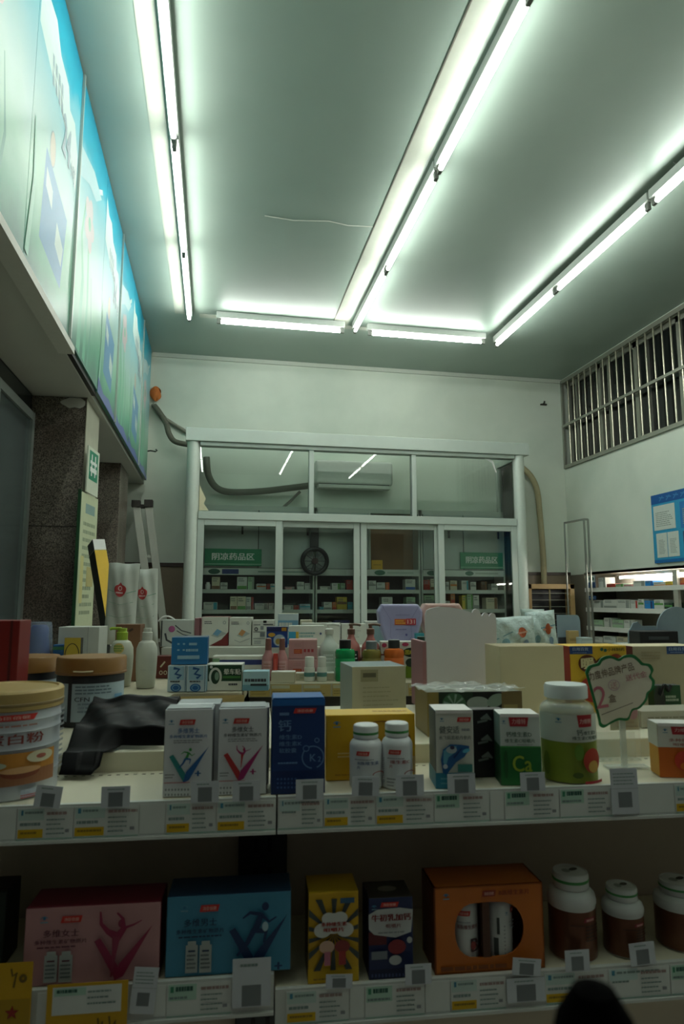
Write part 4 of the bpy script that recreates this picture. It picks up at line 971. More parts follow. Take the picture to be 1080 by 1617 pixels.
def pill(name, label, F, art, group):
    ring = [(0.76, 0.845), (0.775, 0.85), (0.775, 0.885), (0.76, 0.89)]
    return vessel(name, label, 'bottle', F, [(0.9, 0), (0.98, 0.015), (1.0, 0.04), (1.0, 0.66), (0.97, 0.70), (0.86, 0.745), (0.72, 0.775), (0.72, 0.79)], M('#d5dadc', 0.35), (
        ('cap', [(0.74, 0.79), (0.77, 0.80), (0.77, 0.95), (0.74, 0.985), (0.66, 1.0), (0.02, 0.996)], M('#d9dedd', 0.4)), ('seal_band', ring, capg)), art, group)
def bot_art(t1, c1):
    def art(q, R, h):
        logo(q, -0.35 * R, h * 0.575, 0.85 * R, h * 0.07); q.text(t1, 0.0 * R, h * 0.43, h * 0.055, c1, R * 1.25); q.lines(-0.8 * R, h * 0.47, 0.4 * R, h * 0.50, 1, GREYP); q.text('片', -0.55 * R, h * 0.365, h * 0.05, c1); q.lines(-0.8 * R, h * 0.05, -0.3 * R, h * 0.2, 3, GREYP); q.lines(0.85 * R, h * 0.1, 1.1 * R, h * 0.5, 12, GREYP); q.ring(0.55 * R, h * 0.25, 0.35 * R, h * 0.05, 0.05 * R, M('#9a3b36', 0.5), n=16, a0=0, a1=3.14)
    return art
pill('pill_bottle', 'small white bottle with green seal band, the one by the dark blue box', fit(552, 604, 1143, 1250, ZU), bot_art('B族维生素', M('#3d5a8a', 0.5)), 'small white pill bottles')
pill('pill_bottle', 'small white bottle with green seal band, the one by the liver picture box', fit(603, 652, 1140, 1249, ZU), bot_art('维生素C', M('#a03a3a', 0.5)), 'small white pill bottles')
# liver box
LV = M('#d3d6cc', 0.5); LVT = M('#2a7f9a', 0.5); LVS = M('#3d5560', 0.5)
def liver_art(q, w, h):
    q.rect(0, 0, w, h * 0.20, LVT); bluehat(q, w * 0.17, h * 0.89, w * 0.07); logo(q, w * 0.75, h * 0.885, w * 0.38, h * 0.06)
    q.text('健安适', w * 0.36, h * 0.755, h * 0.095, M('#5d6a64', 0.5), w * 0.52); q.lines(w * 0.68, h * 0.735, w * 0.95, h * 0.775, 1, GREYP, 0.8); q.text('水飞蓟葛根丹参片', w * 0.5, h * 0.655, h * 0.05, M('#5d6a64', 0.5), w * 0.84)
    q.poly(scale_pts([(-0.42, -0.52), (-0.48, -0.1), (-0.40, 0.25), (-0.15, 0.42), (0.25, 0.40), (0.52, 0.36), (0.50, 0.22), (0.34, 0.0), (0.05, -0.18), (-0.15, -0.42), (-0.30, -0.60)], w * 0.48, h * 0.41, w * 0.75), M('#1f5f98', 0.4))
    q.poly(scale_pts([(-0.40, -0.2), (-0.38, 0.2), (-0.15, 0.36), (0.08, 0.36), (0.02, 0.15), (-0.22, -0.02), (-0.3, -0.3)], w * 0.48, h * 0.41, w * 0.75), M('#5fa8c0', 0.4))
    q.ell(w * 0.40, h * 0.50, w * 0.14, h * 0.045, M('#a9b9c0', 0.5)); q.ell(w * 0.42, h * 0.53, w * 0.06, h * 0.025, M('#3a3550', 0.5)); q.ell(w * 0.23, h * 0.29, w * 0.06, h * 0.03, M('#c9dbe0', 0.5)); q.ell(w * 0.78, h * 0.49, w * 0.10, h * 0.025, M('#5fc0dc', 0.5), rot=0.3)
    q.stroke([(w * 0.45, h * 0.40), (w * 0.66, h * 0.52)], [w * 0.05, w * 0.03], M('#12386c', 0.5)); q.rect(w * 0.55, h * 0.22, w * 0.93, h * 0.32, M('#3f8a80', 0.5))
    for k in range(2): q.lines(w * 0.1, h * (0.06 + k * 0.06), w * 0.45, h * (0.10 + k * 0.06), 1, M('#5fa0b0', 0.5))
F = fit(689, 750, 1122, 1246, ZU)
o = carton('liver_tablet_box', 'white and teal box with a blue liver picture', 'box', F, 0.055, LVS, LV, WHITE, liver_art, rot=PHI - 0.10)
MB().box(-F[1] / 2 - 0.0006, -F[1] / 2, -0.0275, 0.0275, 0, F[2] * 0.2, LVT).build('side_print', o)
top_flap(o, F[1], 0.055, F[2])
def ca2_art(q, w, h):
    q.rect(0, 0, w, h * 0.55, M('#1d6e34', 0.45)); q.rect(0, h * 0.53, w, h * 0.55, M('#3f9a4a', 0.5)); q.poly([(w * 0.25, h * 0.83), (w * 0.68, h * 0.83), (w * 0.72, h * 0.985), (w * 0.22, h * 0.985)], M('#a8242c', 0.5)); q.text('力维特', w * 0.47, h * 0.90, h * 0.075, M('#d9a8a4', 0.5), w * 0.34)
    bluehat(q, w * 0.1, h * 0.90, w * 0.06); q.text('钙维生素D', w * 0.46, h * 0.72, h * 0.07, M('#4a6a58', 0.5), w * 0.62); q.text('维生素C咀嚼片', w * 0.48, h * 0.63, h * 0.055, M('#4a6a58', 0.5), w * 0.74)
    q.text('Ca', w * 0.52, h * 0.31, h * 0.22, M('#9fb83a', 0.5), w * 0.46, bold=0.015); q.ell(w * 0.12, h * 0.3, w * 0.05, h * 0.2, M('#155626', 0.5)); q.lines(w * 0.4, h * 0.57, w * 0.8, h * 0.59, 1, GREYP)
F = fit(792, 856, 1128, 1241, ZU)
o = carton('calcium_box', 'green and white box with large letters Ca', 'box', F, 0.05, M('#8fa79a', 0.5), M('#cdd8d2', 0.5), WHITE, ca2_art, rot=PHI - 0.16)
MB().box(-F[1] / 2 - 0.0006, -F[1] / 2, -0.025, 0.025, 0, F[2] * 0.55, M('#164a26', 0.5)).build('side_print', o)
top_flap(o, F[1], 0.05, F[2])
def or_art(q, w, h):
    q.rect(0, 0, w, h * 0.56, M('#c9641a', 0.45)); q.poly([(w * 0.28, h * 0.80), (w * 0.68, h * 0.80), (w * 0.71, h * 0.97), (w * 0.25, h * 0.97)], M('#a8242c', 0.5)); q.text('力维特', w * 0.48, h * 0.885, h * 0.07, M('#d9a8a4', 0.5), w * 0.32); bluehat(q, w * 0.14, h * 0.88, w * 0.06)
    q.text('多种维生素', w * 0.5, h * 0.70, h * 0.06, M('#a05040', 0.5), w * 0.6); q.text('咀嚼片', w * 0.45, h * 0.62, h * 0.05, M('#a05040', 0.5), w * 0.35); q.ell(w * 0.45, h * 0.32, w * 0.17, h * 0.18, M('#c03a24', 0.5)); q.ell(w * 0.47, h * 0.22, w * 0.09, h * 0.07, ORANGE)
F = fit(1044, 1125, 1143, 1229, ZU)
o = carton('chewable_box', 'orange and white box at the end of the upper shelf', 'box', F, 0.036, M('#c7902e', 0.5), M('#d8d8ce', 0.5), WHITE, or_art, rot=PHI - 0.22)
MB().box(-F[1] / 2 - 0.0006, -F[1] / 2, -0.018, 0.018, F[2] * 0.56, F[2], M('#cdd0c6', 0.5)).build('side_print', o)
top_flap(o, F[1], 0.036, F[2])
# big capped bottle
def big_art(q, R, h):
    q.rect(-1.45 * R, h * 0.01, 1.45 * R, h * 0.42, M('#7d8f2a', 0.45)); q.rect(-1.45 * R, h * 0.42, 1.45 * R, h * 0.70, M('#c9d0c6', 0.5)); q.poly([(0.18 * R, h * 0.575), (0.72 * R, h * 0.575), (0.75 * R, h * 0.70), (0.12 * R, h * 0.70)], M('#a8242c', 0.5))
    q.text('力维特', 0.44 * R, h * 0.635, h * 0.05, M('#e0b8b0', 0.5), R * 0.46); bluehat(q, -0.5 * R, h * 0.65, 0.13 * R); q.text('钙', 0.18 * R, h * 0.525, h * 0.06, M('#4a5a50', 0.5)); q.text('维生素D', 0.55 * R, h * 0.52, h * 0.04, M('#4a5a50', 0.5), R * 0.5); q.text('维生素C咀嚼片', 0.40 * R, h * 0.47, h * 0.038, M('#4a5a50', 0.5), R * 0.95)
    q.ell(0.58 * R, h * 0.24, 0.34 * R, h * 0.125, M('#b23a26', 0.5)); q.ell(0.60 * R, h * 0.18, 0.20 * R, h * 0.06, M('#c9a04a', 0.5)); q.ell(0.05 * R, h * 0.10, 0.16 * R, h * 0.03, M('#4a5f1a', 0.5)); q.rect(0.25 * R, h * 0.012, 1.0 * R, h * 0.04, M('#a8242c', 0.5)); q.ell(-0.9 * R, h * 0.2, 0.12 * R, h * 0.12, M('#6a7c22', 0.5)); q.ell(0.1 * R, h * 0.33, 0.14 * R, h * 0.08, M('#5f8a2a', 0.5))
clearp = see_through('clear plastic', '#cfd8d2', 0.45, 0.12)
o = vessel('vitamin_bottle', 'big clear bottle with white cap and green and white label', 'bottle', fit(857, 942, 1078, 1240, ZU), [(0.92, 0), (0.99, 0.012), (1.0, 0.03), (1.0, 0.71), (0.96, 0.755), (0.83, 0.795), (0.70, 0.815), (0.70, 0.85)], clearp,
           (('tablets', [(0.9, 0.02), (0.94, 0.03), (0.94, 0.70), (0.86, 0.74), (0.02, 0.745)], M('#b9b58c', 0.6, vary=0.3, scale=90)), ('cap', [(0.76, 0.845), (0.79, 0.85), (0.79, 0.965), (0.75, 0.99), (0.02, 1.0)], M('#cfd8d6', 0.4))), big_art)
o.rotation_euler.z -= 0.22
# protein tin
TIN = M('#b9c0c8', 0.35, 0.2); LIDG = M('#a89058', 0.4, 0.1); BRNLID = M('#86602f', 0.4, vary=0.1)
def tin_art(q, R, h):
    logo(q, 0.0, h * 0.75, 0.95 * R, h * 0.055); q.lines(-0.6 * R, h * 0.66, 0.75 * R, h * 0.69, 1, M('#a06a5a', 0.5)); q.text('蛋白粉', 0.08 * R, h * 0.555, h * 0.095, M('#7a2f28', 0.5), R * 1.05)
    q.rect(-1.1 * R, h * 0.14, 0.90 * R, h * 0.43, M('#b57a2c', 0.5)); q.rect(-1.1 * R, h * 0.14, 0.90 * R, h * 0.27, M('#8a5a3a', 0.5)); q.ell(0.2 * R, h * 0.25, 0.34 * R, h * 0.05, M('#7a3a22', 0.5)); q.ell(0.2 * R, h * 0.275, 0.36 * R, h * 0.03, M('#c99a6a', 0.5)); q.ell(0.55 * R, h * 0.38, 0.27 * R, h * 0.055, M('#c9c3a6', 0.5)); q.ell(0.55 * R, h * 0.38, 0.1 * R, h * 0.02, M('#a35a4a', 0.5)); q.ell(-0.35 * R, h * 0.33, 0.3 * R, h * 0.035, M('#a9b39a', 0.5))
    q.lines(1.0 * R, h * 0.2, 1.2 * R, h * 0.8, 12, GREYP)
    q.rect(0.2 * R, h * 0.03, 0.6 * R, h * 0.10, M('#a9b4c4', 0.5)); q.lines(0.2 * R, h * 0.02, 0.6 * R, h * 0.06, 2, MRD)
pt = vessel('protein_powder_tin', 'big pale ribbed tin with gold lid at the end of the upper shelf', 'tin', fit(-74, 83, 1082, 1270, ZU),
       [(0.97, 0), (0.985, 0.01), (0.985, 0.20), (1.0, 0.215), (0.985, 0.23), (0.985, 0.44), (1.0, 0.455), (0.985, 0.47), (0.985, 0.60), (1.0, 0.615), (0.985, 0.63), (0.985, 0.70), (1.0, 0.715), (0.985, 0.73), (0.985, 0.84)], TIN,
       (('lid', [(1.0, 0.80), (1.03, 0.81), (1.03, 0.965), (1.0, 0.985), (0.93, 0.99), (0.90, 0.975), (0.02, 0.975)], LIDG), ('pull_tab', [(1.03, 0.845), (1.04, 0.85), (1.04, 0.87), (1.03, 0.875)], M('#7d6a40', 0.5))), tin_art, r_art=1.0)
pt.rotation_euler.z += 0.40
# watermelon carton under film, black pack
def mel_art(q, w, h):
    q.rect(w * 0.0, 0, w * 0.12, h, M('#8a7a42', 0.5)); q.rect(w * 0.12, 0, w * 0.48, h, M('#22372a', 0.5)); q.ell(w * 0.28, h * 0.68, w * 0.13, h * 0.30, M('#3f6a4c', 0.5))
    for k in range(9): a = k * 0.7; q.stroke([(w * 0.28, h * 0.70), (w * 0.28 + w * 0.12 * math.cos(a), h * 0.68 + h * 0.27 * math.sin(a))], [0.001, 0.004], M('#84a394', 0.5))
    q.ell(w * 0.53, h * 0.74, w * 0.12, h * 0.15, M('#8f9a96', 0.5)); q.rect(w * 0.48, 0, w * 0.92, h * 0.5, BLACK); q.ell(w * 0.72, h * 0.8, w * 0.10, h * 0.14, M('#7d8f86', 0.5), rot=0.4); q.rect(w * 0.78, h * 0.45, w, h, M('#6f5c38', 0.5)); q.rect(w * 0.8, h * 0.5, w * 0.95, h * 0.7, M('#8c7c4c', 0.5))
F = fitY(672, 826, 1092, 1.02, ZSTEP); 
o = carton('fruit_carton', 'dark carton with green melon picture under loose clear film', 'box', F, 0.085, M('#8a7a52', 0.5), BLACK, M('#7a7f72', 0.5), mel_art)
fw, fd, fh = F[1], 0.085, F[2]
fl = MB(); rr = random.Random(3)
fl.grid(lambda a, c: ((a - 0.5) * (fw + 0.012), -fd / 2 - 0.006 + c * (fd + 0.01), fh + 0.003 + 0.004 * math.sin(11 * a + 5 * c) * math.cos(7 * c + 3 * a) + 0.002 * math.sin(31 * a)), 40, 16, see_through('cling film', '#dfe6e2', 0.35, 0.08))
fl.build('clear_film', o)
F = fit(744, 800, 1120, 1228, ZU)
def seal_art(q, w, h):
    for k, yy in enumerate((0.86, 0.55, 0.3)):
        q.stroke([(w * 0.3, h * yy), (w * 0.48, h * (yy + 0.04)), (w * 0.62, h * (yy - 0.02))], [w * 0.05, w * 0.16, w * 0.03], M('#767f79', 0.5)); q.stroke([(w * 0.2, h * (yy - 0.05)), (w * 0.5, h * (yy - 0.02))], w * 0.06, M('#6f7873', 0.5))
carton('black_pack', 'black pack with pale animal shapes beside the green calcium box', 'box', F, 0.02, BLACK, BLACK, BLACK, seal_art)
# white box with handwriting behind the two bottles of the second row
TB = M('#b9b59a', 0.55); TBS = M('#8f9a94', 0.4)
def tb_art(q, w, h):
    q.rect(w * 0.16, h * 0.72, w * 0.48, h * 0.94, M('#9a9678', 0.5)); q.rect(w * 0.2, h * 0.80, w * 0.44, h * 0.88, M('#5f5c48', 0.5)); q.lines(w * 0.2, h * 0.1, w * 0.85, h * 0.65, 7, M('#a39f84', 0.6), 0.25)
F = fitY(554, 643, 1052, 1.17, ZSTEP)
o = carton('cream_carton', 'cream carton with faint print and a glossy bluish top behind the yellow box', 'box', F, 0.10, TBS, TB, M('#97a7a8', 0.25), tb_art, rot=PHI + 0.09)
# grey header display
F = fitY(669, 786, 958, 1.26, ZSTEP); p, w, h = F
sd = empty('header_display', (p.x, p.y, p.z), PHI)
pts = [(-w / 2, 0.0), (w / 2, 0.0), (w / 2, h * 0.885)]
for u_, v_, r_ in ((0.45, 0.90, 0.045), (0.35, 0.90, 0.05), (0.22, 0.935, 0.055)):
    for k in range(7): pts.append((w * (u_ + r_ * math.cos(k * 0.52)), h * (v_ + r_ * 0.8 * math.sin(k * 0.52))))
pts += [(w * 0.10, h * 0.955), (w * 0.0, h * 0.975), (-w * 0.15, h * 0.995), (-w * 0.3, h * 1.0), (-w * 0.42, h * 0.985), (-w * 0.48, h * 0.965), (-w * 0.5, h * 0.92)]
MB().prism(pts, 0, 0.006, M('#e2e0e4', 0.6, vary=0.03)).build('header_card', sd)
MB().box(-w / 2 - 0.007, -w / 2 + 0.001, 0.0, 0.10, 0, h * 0.66, M('#a8777c', 0.5)).box(w / 2 - 0.006, w / 2, 0.004, 0.10, 0, h * 0.5, M('#a8777c', 0.5)).box(-w / 2, w / 2, 0.006, 0.10, 0.0, 0.01, PINK).build('tray', sd)
MB().box(w / 2 - 0.007, w / 2 - 0.004, -0.001, 0.0, 0, h * 0.58, M('#6f7a9a', 0.5)).build('printed_edge', sd)
tag(sd, 'blank grey die-cut back of a header display with pink sides', 'display stand')
# beige cardboard display backs
BG = M('#d8cca9', 0.65, vary=0.04)
F = fitY(786, 893, 1020, 1.13, ZSTEP)
o = carton('counter_display', 'plain beige cardboard display back behind the big capped bottle', 'display box', F, 0.08, BG, BG, M('#a89c7c', 0.65), None)
F = fitY(994, 1110, 1020, 1.19, ZSTEP); cdw = F[1]
def lbl_art(q, w, h): q.rect(w * 0.50, h * 0.87, w * 0.83, h * 0.995, M('#1d3f78', 0.5)); q.text('日用百货', w * 0.66, h * 0.95, h * 0.055, M('#9fb2cc', 0.5), w * 0.25); q.lines(w * 0.55, h * 0.885, w * 0.78, h * 0.91, 1, M('#8094b8', 0.5)); q.lines(w * 0.12, h * 0.78, w * 0.4, h * 0.92, 3, M('#9a9174', 0.6))
carton('counter_display', 'beige cardboard display back with a blue label at the far end', 'display box', F, 0.08, M('#6f2f24', 0.6), M('#a8a086', 0.65), BG, lbl_art)
def warm_art(q, w, h):
    q.rect(0, h * 0.88, w * 0.40, h * 1.0, M('#1d3f78', 0.5)); q.text('日用百货', w * 0.19, h * 0.955, h * 0.05, M('#9fb2cc', 0.5), w * 0.27); q.lines(w * 0.05, h * 0.89, w * 0.33, h * 0.91, 1, M('#8094b8', 0.5))
    q.ell(w * 0.30, h * 0.74, w * 0.16, h * 0.13, M('#5a2a16', 0.5)); q.ell(w * 0.58, h * 0.71, w * 0.15, h * 0.12, M('#5a2a16', 0.5)); q.ell(w * 0.80, h * 0.78, w * 0.13, h * 0.10, M('#8a3a1a', 0.5))
    q.text('暖', w * 0.30, h * 0.74, h * 0.17, M('#d6cca0', 0.5), w * 0.22, bold=0.03); q.text('宝', w * 0.58, h * 0.71, h * 0.13, M('#d6cca0', 0.5), w * 0.2, bold=0.03); q.text('小林制药', w * 0.80, h * 0.945, h * 0.05, M('#3a4020', 0.5), w * 0.3); q.ell(w * 0.55, h * 0.95, w * 0.03, h * 0.025, M('#1f5a4a', 0.5), rot=0.6); q.ell(w * 0.61, h * 0.935, w * 0.03, h * 0.025, M('#1f5a4a', 0.5), rot=0.6)
    q.ell(w * 0.42, h * 0.36, w * 0.30, h * 0.20, M('#a8382a', 0.5)); q.ell(w * 0.12, h * 0.32, w * 0.12, h * 0.10, M('#8a4a1a', 0.5))
F = fitY(896, 992, 1020, 1.17, ZSTEP)
carton('warmer_box', 'yellow box with round dark characters between the beige displays', 'box', F, 0.07, M('#8a2f22', 0.5), M('#d0a92c', 0.5), YEL, warm_art)
# cloud shaped price sign on a clear stand
cs = empty('price_sign', tuple(at_z(985, 1212, ZU + 0.001)), PHI - 0.06)
Pc = Vector(cs.location); C0 = at_y(976, 1090, Pc.y); kx = depth(C0) / FPX
cx, cz = (C0.x - Pc.x), C0.z - Pc.z
def cloudpts(s):
    raw = [(925, 1062), (931, 1052), (945, 1048), (952, 1040), (966, 1036), (980, 1041), (990, 1036), (1004, 1035), (1014, 1042), (1020, 1048), (1031, 1050), (1036, 1059), (1032, 1068), (1037, 1076), (1034, 1088), (1026, 1095), (1022, 1106), (1010, 1118), (998, 1122), (990, 1136), (975, 1136), (962, 1141), (950, 1147), (943, 1143), (941, 1130)]
    P = []
    for x, y in raw: P.append((cx + (x - 976) * kx * s, cz - (y - 1090) * kx * s))
    sm = smooth_path([(a, b, 0) for a, b in P + [P[0]]], 4)
    return [(v[0], v[1]) for v in sm[:-1]]
cl2 = MB().prism(cloudpts(1.0), 0, 0.002, M('#17703c', 0.5), front=M('#17703c', 0.5)).build('cloud_card', cs)
q = Print(lambda u, v, e: (u, -e, v), eps=0.0003); q.poly(cloudpts(0.915), M('#d2ccba', 0.55))
def cu(x, y): return cx + (x - 976) * kx, cz - (y - 1090) * kx
hand = M('#5a3a1c', 0.6); pinkh = M('#b86a78', 0.6)
u, v = cu(966, 1061); q.text('力度伸品牌产品', u, v, 13 * kx, hand, 76 * kx, rot=0.22, bold=0.0)
u, v = cu(947, 1100); q.text('2', u, v, 34 * kx, pinkh, 20 * kx, rot=0.15, bold=0.0)
u, v = cu(969, 1082); q.text('送', u, v, 11 * kx, M('#c08a92', 0.6), rot=0.1, bold=0); q.ring(u, v, 9 * kx, 8 * kx, 1 * kx, M('#c0a0b0', 0.6), n=18)
u, v = cu(1006, 1068); q.text('送代金', u, v, 10 * kx, pinkh, 36 * kx, rot=0.2, bold=0.0)
u, v = cu(965, 1102); q.text('盒', u, v, 12 * kx, hand, rot=0.1, bold=0.0)
u, v = cu(972, 1118); q.stroke([(u - 26 * kx, v - 9 * kx), (u + 26 * kx, v + 9 * kx)], 1.2 * kx, M('#7d756a', 0.6))
q.build('card_writing', cl2)
u, v = cu(982, 1134)
MB().box(u - 0.004, u + 0.004, 0.002, 0.006, 0.0, v + 0.06, clearp).box(u - 0.03, u + 0.03, -0.012, 0.008, 0.0, 0.003, clearp).build('clear_stand', cs)
tag(cs, 'cloud shaped handwritten price sign with dark green edge', 'sign')
# clear acrylic holder with small red printed card under the sign
F = fit(936, 1016, 1124, 1203, ZU); p, w, h = F
ah = empty('acrylic_holder', (p.x, p.y, p.z), PHI)
acry = see_through('acrylic', '#d5ddd6', 0.16, 0.06)
MB().box(-w / 2, w / 2, 0, 0.002, 0, h, acry).box(-w / 2, w / 2, 0.015, 0.017, 0, h * 0.55, acry).box(-w / 2, w / 2, 0.0, 0.017, 0, 0.002, acry).build('clear_box', ah)
MB().box(-w * 0.1, w / 2, 0.003, 0.004, h * 0.62, h * 1.05, M('#c9c2aa', 0.6)).build('inner_card', ah)
q = Print(lambda u, v, e: (u, -e, v)); q.rect(-w * 0.08, h * 0.86, w * 0.18, h * 1.0, M('#a8242c', 0.5)); q.text('力维特', w * 0.05, h * 0.93, h * 0.07, M('#d9a8a4', 0.5), w * 0.2); q.ell(w * 0.36, h * 0.98, w * 0.10, h * 0.14, M('#b58f98', 0.5)); q.lines(w * 0.0, h * 0.66, w * 0.45, h * 0.82, 2, M('#9a9080', 0.6)); q.build('lettering', ah)
tag(ah, 'clear acrylic holder below the cloud shaped sign', 'holder')
# small green hanging packet & grey-brown cartons at the far end
F = fitY(1030, 1076, 1082, 1.10, ZSTEP)
gpk = carton('green_packet', 'dark green packet with knotted black tag before the beige display end', 'packet', F, 0.02, M('#14371d', 0.5), M('#1d4f2a', 0.5), BLACK, lambda q, w, h: (q.ell(w * 0.2, h * 0.55, w * 0.2, h * 0.45, M('#3a4038', 0.5)), q.lines(w * 0.42, h * 0.5, w * 0.92, h * 0.7, 2, M('#a9b8a4', 0.5), 0.7)))
MB().tube(smooth_path([(-F[1] * 0.3, -0.012, F[2] * 0.7), (-F[1] * 0.15, -0.014, F[2] * 1.02), (0.0, -0.013, F[2] * 0.85), (F[1] * 0.12, -0.012, F[2] * 1.0)]), 0.003, BLACK, n=8).build('knot', gpk)
F = fitY(1008, 1120, 1122, 1.02, ZSTEP)
carton('stacked_carton', 'pale carton lying behind the orange and white box', 'box', F, 0.06, M('#8f8a78', 0.55), M('#b5b2a2', 0.55), M('#9c9886', 0.55), lambda q, w, h: q.lines(w * 0.1, h * 0.3, w * 0.8, h * 0.7, 2, M('#8a8674', 0.6)))
# tins with brown lids
def brn_art(q, R, h):
    q.rect(-1.5 * R, h * 0.08, 1.5 * R, h * 0.62, M('#9fb2be', 0.5)); q.rect(-1.5 * R, h * 0.62, 1.5 * R, h * 0.72, M('#10141c', 0.5)); q.rect(-0.42 * R, h * 0.05, -0.30 * R, h * 0.72, M('#10141c', 0.5)); q.lines(-0.2 * R, h * 0.46, 1.0 * R, h * 0.6, 3, M('#5f6f7c', 0.5)); q.text('CFN', 0.0 * R, h * 0.40, h * 0.06, M('#1f2630', 0.5), R * 0.4); q.lines(-0.1 * R, h * 0.20, 1.0 * R, h * 0.36, 3, M('#6f7f8c', 0.5)); q.rect(-1.5 * R, h * 0.05, -0.5 * R, h * 0.2, M('#1a2230', 0.5)); q.rect(0.9 * R, h * 0.25, 1.2 * R, h * 0.45, M('#5f8fb4', 0.5))
brn = dict(prof=[(0.93, 0), (0.95, 0.02), (0.95, 0.76)], m=M('#131820', 0.4))
F = fitY(93, 199, 1034, 1.20, ZSTEP)
o = vessel('powder_tin', 'dark tin with tall brown lid and blue-white label, the full one in view', 'tin', F, brn['prof'], brn['m'], (('lid', [(1.0, 0.74), (1.0, 0.96), (0.97, 0.985), (0.02, 1.0)], BRNLID), ('lid_rim', [(1.0, 0.735), (1.015, 0.74), (1.015, 0.765), (1.0, 0.77)], M('#7a5530', 0.5))), brn_art, 'brown lidded tins', r_art=0.955)
tr_, th_ = VD[o['label']]
MB().tube([(-0.016, -tr_ * 0.985, th_ * 0.80), (0.0, -tr_ - 0.001, th_ * 0.795), (0.016, -tr_ * 0.985, th_ * 0.80)], 0.0012, CREAM, n=8).build('pull_tab', o)
F = fitY(-5, 93, 1034, 1.28, ZSTEP)
vessel('powder_tin', 'tin with tall brown lid half hidden behind the gold lidded tin', 'tin', F, brn['prof'], brn['m'], (('lid', [(1.0, 0.74), (1.0, 0.96), (0.97, 0.985), (0.02, 1.0)], BRNLID),), brn_art, 'brown lidded tins', r_art=0.955)
F = fitY(-50, 31, 980, 1.10, ZSTEP)
o = carton('red_gift_bag', 'dark red folded packet standing behind the gold lidded tin', 'packet', F, 0.05, M('#6f1512', 0.45), M('#7d1a16', 0.45), M('#6f1512', 0.45), lambda q, w, h: (q.rect(w * 0.55, 0, w * 0.62, h, M('#4f0f0d', 0.5)), q.rect(w * 0.82, 0, w * 0.87, h, M('#4f0f0d', 0.5))))
# black plastic bag lying on the step
bagm = M('#050506', 0.5, vary=0.3, scale=20); bagm.node_tree.nodes['Principled BSDF'].inputs['Specular IOR Level'].default_value = 0.12
u0, u1 = loc_u(92, 1160, 0.2)[0] + 0.027, loc_u(270, 1160, 0.2)[0]
def bagf(a, c):
    x = u0 + (u1 - u0) * a; d = 0.13 + 0.145 * c + 0.02 * (1 - a)
    front = 0.02 + 0.03 * c
    z = ZSTEP + 0.004 + front + 0.004 * math.sin(7 * a + 4 * c) * math.sin(5 * c + 2) + 0.0018 * math.sin(15 * a + 9 * c) + 0.001 * math.cos(25 * c - 13 * a)
    if c > 0.93: z += 0.004
    if c < 0.22:
        k = (0.22 - c) / 0.22; sm = min(max((0.52 - a) / 0.2, 0.0), 1.0); lowz = ZSTEP + 0.006 + (ZU - ZSTEP + 0.002) * sm
        z = z * (1 - k) + lowz * k; d -= (0.036 * sm - 0.025 * (1 - sm)) * k
    return (x, d, max(z, ZU + 0.006 if d < 0.126 else ZSTEP + 0.005))
bg_ = MB().grid(bagf, 56, 40, bagm).build('plastic_bag', loc=(G0.x, G0.y, 0), rot=PHI, sharp=False)
sm_ = bg_.modifiers.new('film', 'SOLIDIFY'); sm_.thickness = 0.0015; sm_.offset = -1
MB().tube([(u0 + 0.09, 0.285, ZSTEP + 0.042), (u1 + 0.002, 0.285, ZSTEP + 0.044)], 0.013, bagm, n=14).build('rolled_edge', bg_)
tag(bg_, 'crumpled black plastic bag lying on the raised step beside the big tin', 'bag')

# ------------------------------------------------------------------ goods on the lower shelf
def loweq(px, z): return z
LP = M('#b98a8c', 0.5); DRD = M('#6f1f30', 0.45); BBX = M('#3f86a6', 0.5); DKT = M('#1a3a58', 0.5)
def pk_art(kind):
    def art(q, w, h):
        ink = M('#5a2a3c', 0.5) if kind == 'w' else M('#143050', 0.5)
        bluehat(q, w * 0.14, h * 0.86, w * 0.035); logo(q, w * 0.34, h * 0.84, w * 0.16, h * 0.085); q.text('多维女士' if kind == 'w' else '多维男士', w * 0.27, h * 0.67, h * 0.095, ink, w * 0.26); q.text('多种维生素矿物质片', w * 0.27, h * 0.565, h * 0.055, ink, w * 0.38); q.lines(w * 0.1, h * 0.48, w * 0.44, h * 0.52, 1, ink)
        for k in range(2):
            q.rect(w * (0.16 + 0.11 * k), h * 0.06, w * (0.255 + 0.11 * k), h * 0.40, M('#a9b3b0', 0.5)); q.rect(w * (0.175 + 0.11 * k), h * 0.40, w * (0.24 + 0.11 * k), h * 0.45, M('#a9b3b0', 0.5)); q.lines(w * (0.17 + 0.11 * k), h * 0.1, w * (0.245 + 0.11 * k), h * 0.3, 4, M('#5f6a6c', 0.5)); q.rect(w * (0.18 + 0.11 * k), h * 0.32, w * (0.235 + 0.11 * k), h * 0.34, ink)
        m1, m2 = (M('#8a2346', 0.5), M('#8a2f4a', 0.5)) if kind == 'w' else (M('#12335c', 0.5), M('#12335c', 0.5))
        check(q, w * 0.70, h * 0.345, h * 0.60, m1, m1)
        if kind == 'w': dancer(q, w * 0.68, h * 0.50, h * 0.80, m1, m2)
        else: runner(q, w * 0.74, h * 0.56, h * 0.68, m1, m1); q.ell(w * 0.79, h * 0.60, w * 0.025, h * 0.06, M('#9fc0cc', 0.5))
        q.text('+', w * 0.90, h * 0.10, h * 0.09, m1, bold=0.03)
    return art
F = fit(38, 247, 1430, 1568, ZLL)
carton('vitamin_gift_box', 'pink flat box with a magenta dancer on the lower shelf', 'box', F, 0.055, DRD, LP, DRD, pk_art('w'))
F = fit(262, 458, 1412, 1557, ZLL)
carton('vitamin_gift_box', 'light blue flat box with a dark blue runner on the lower shelf', 'box', F, 0.055, M('#1f4d6c', 0.5), BBX, DKT, pk_art('m'))
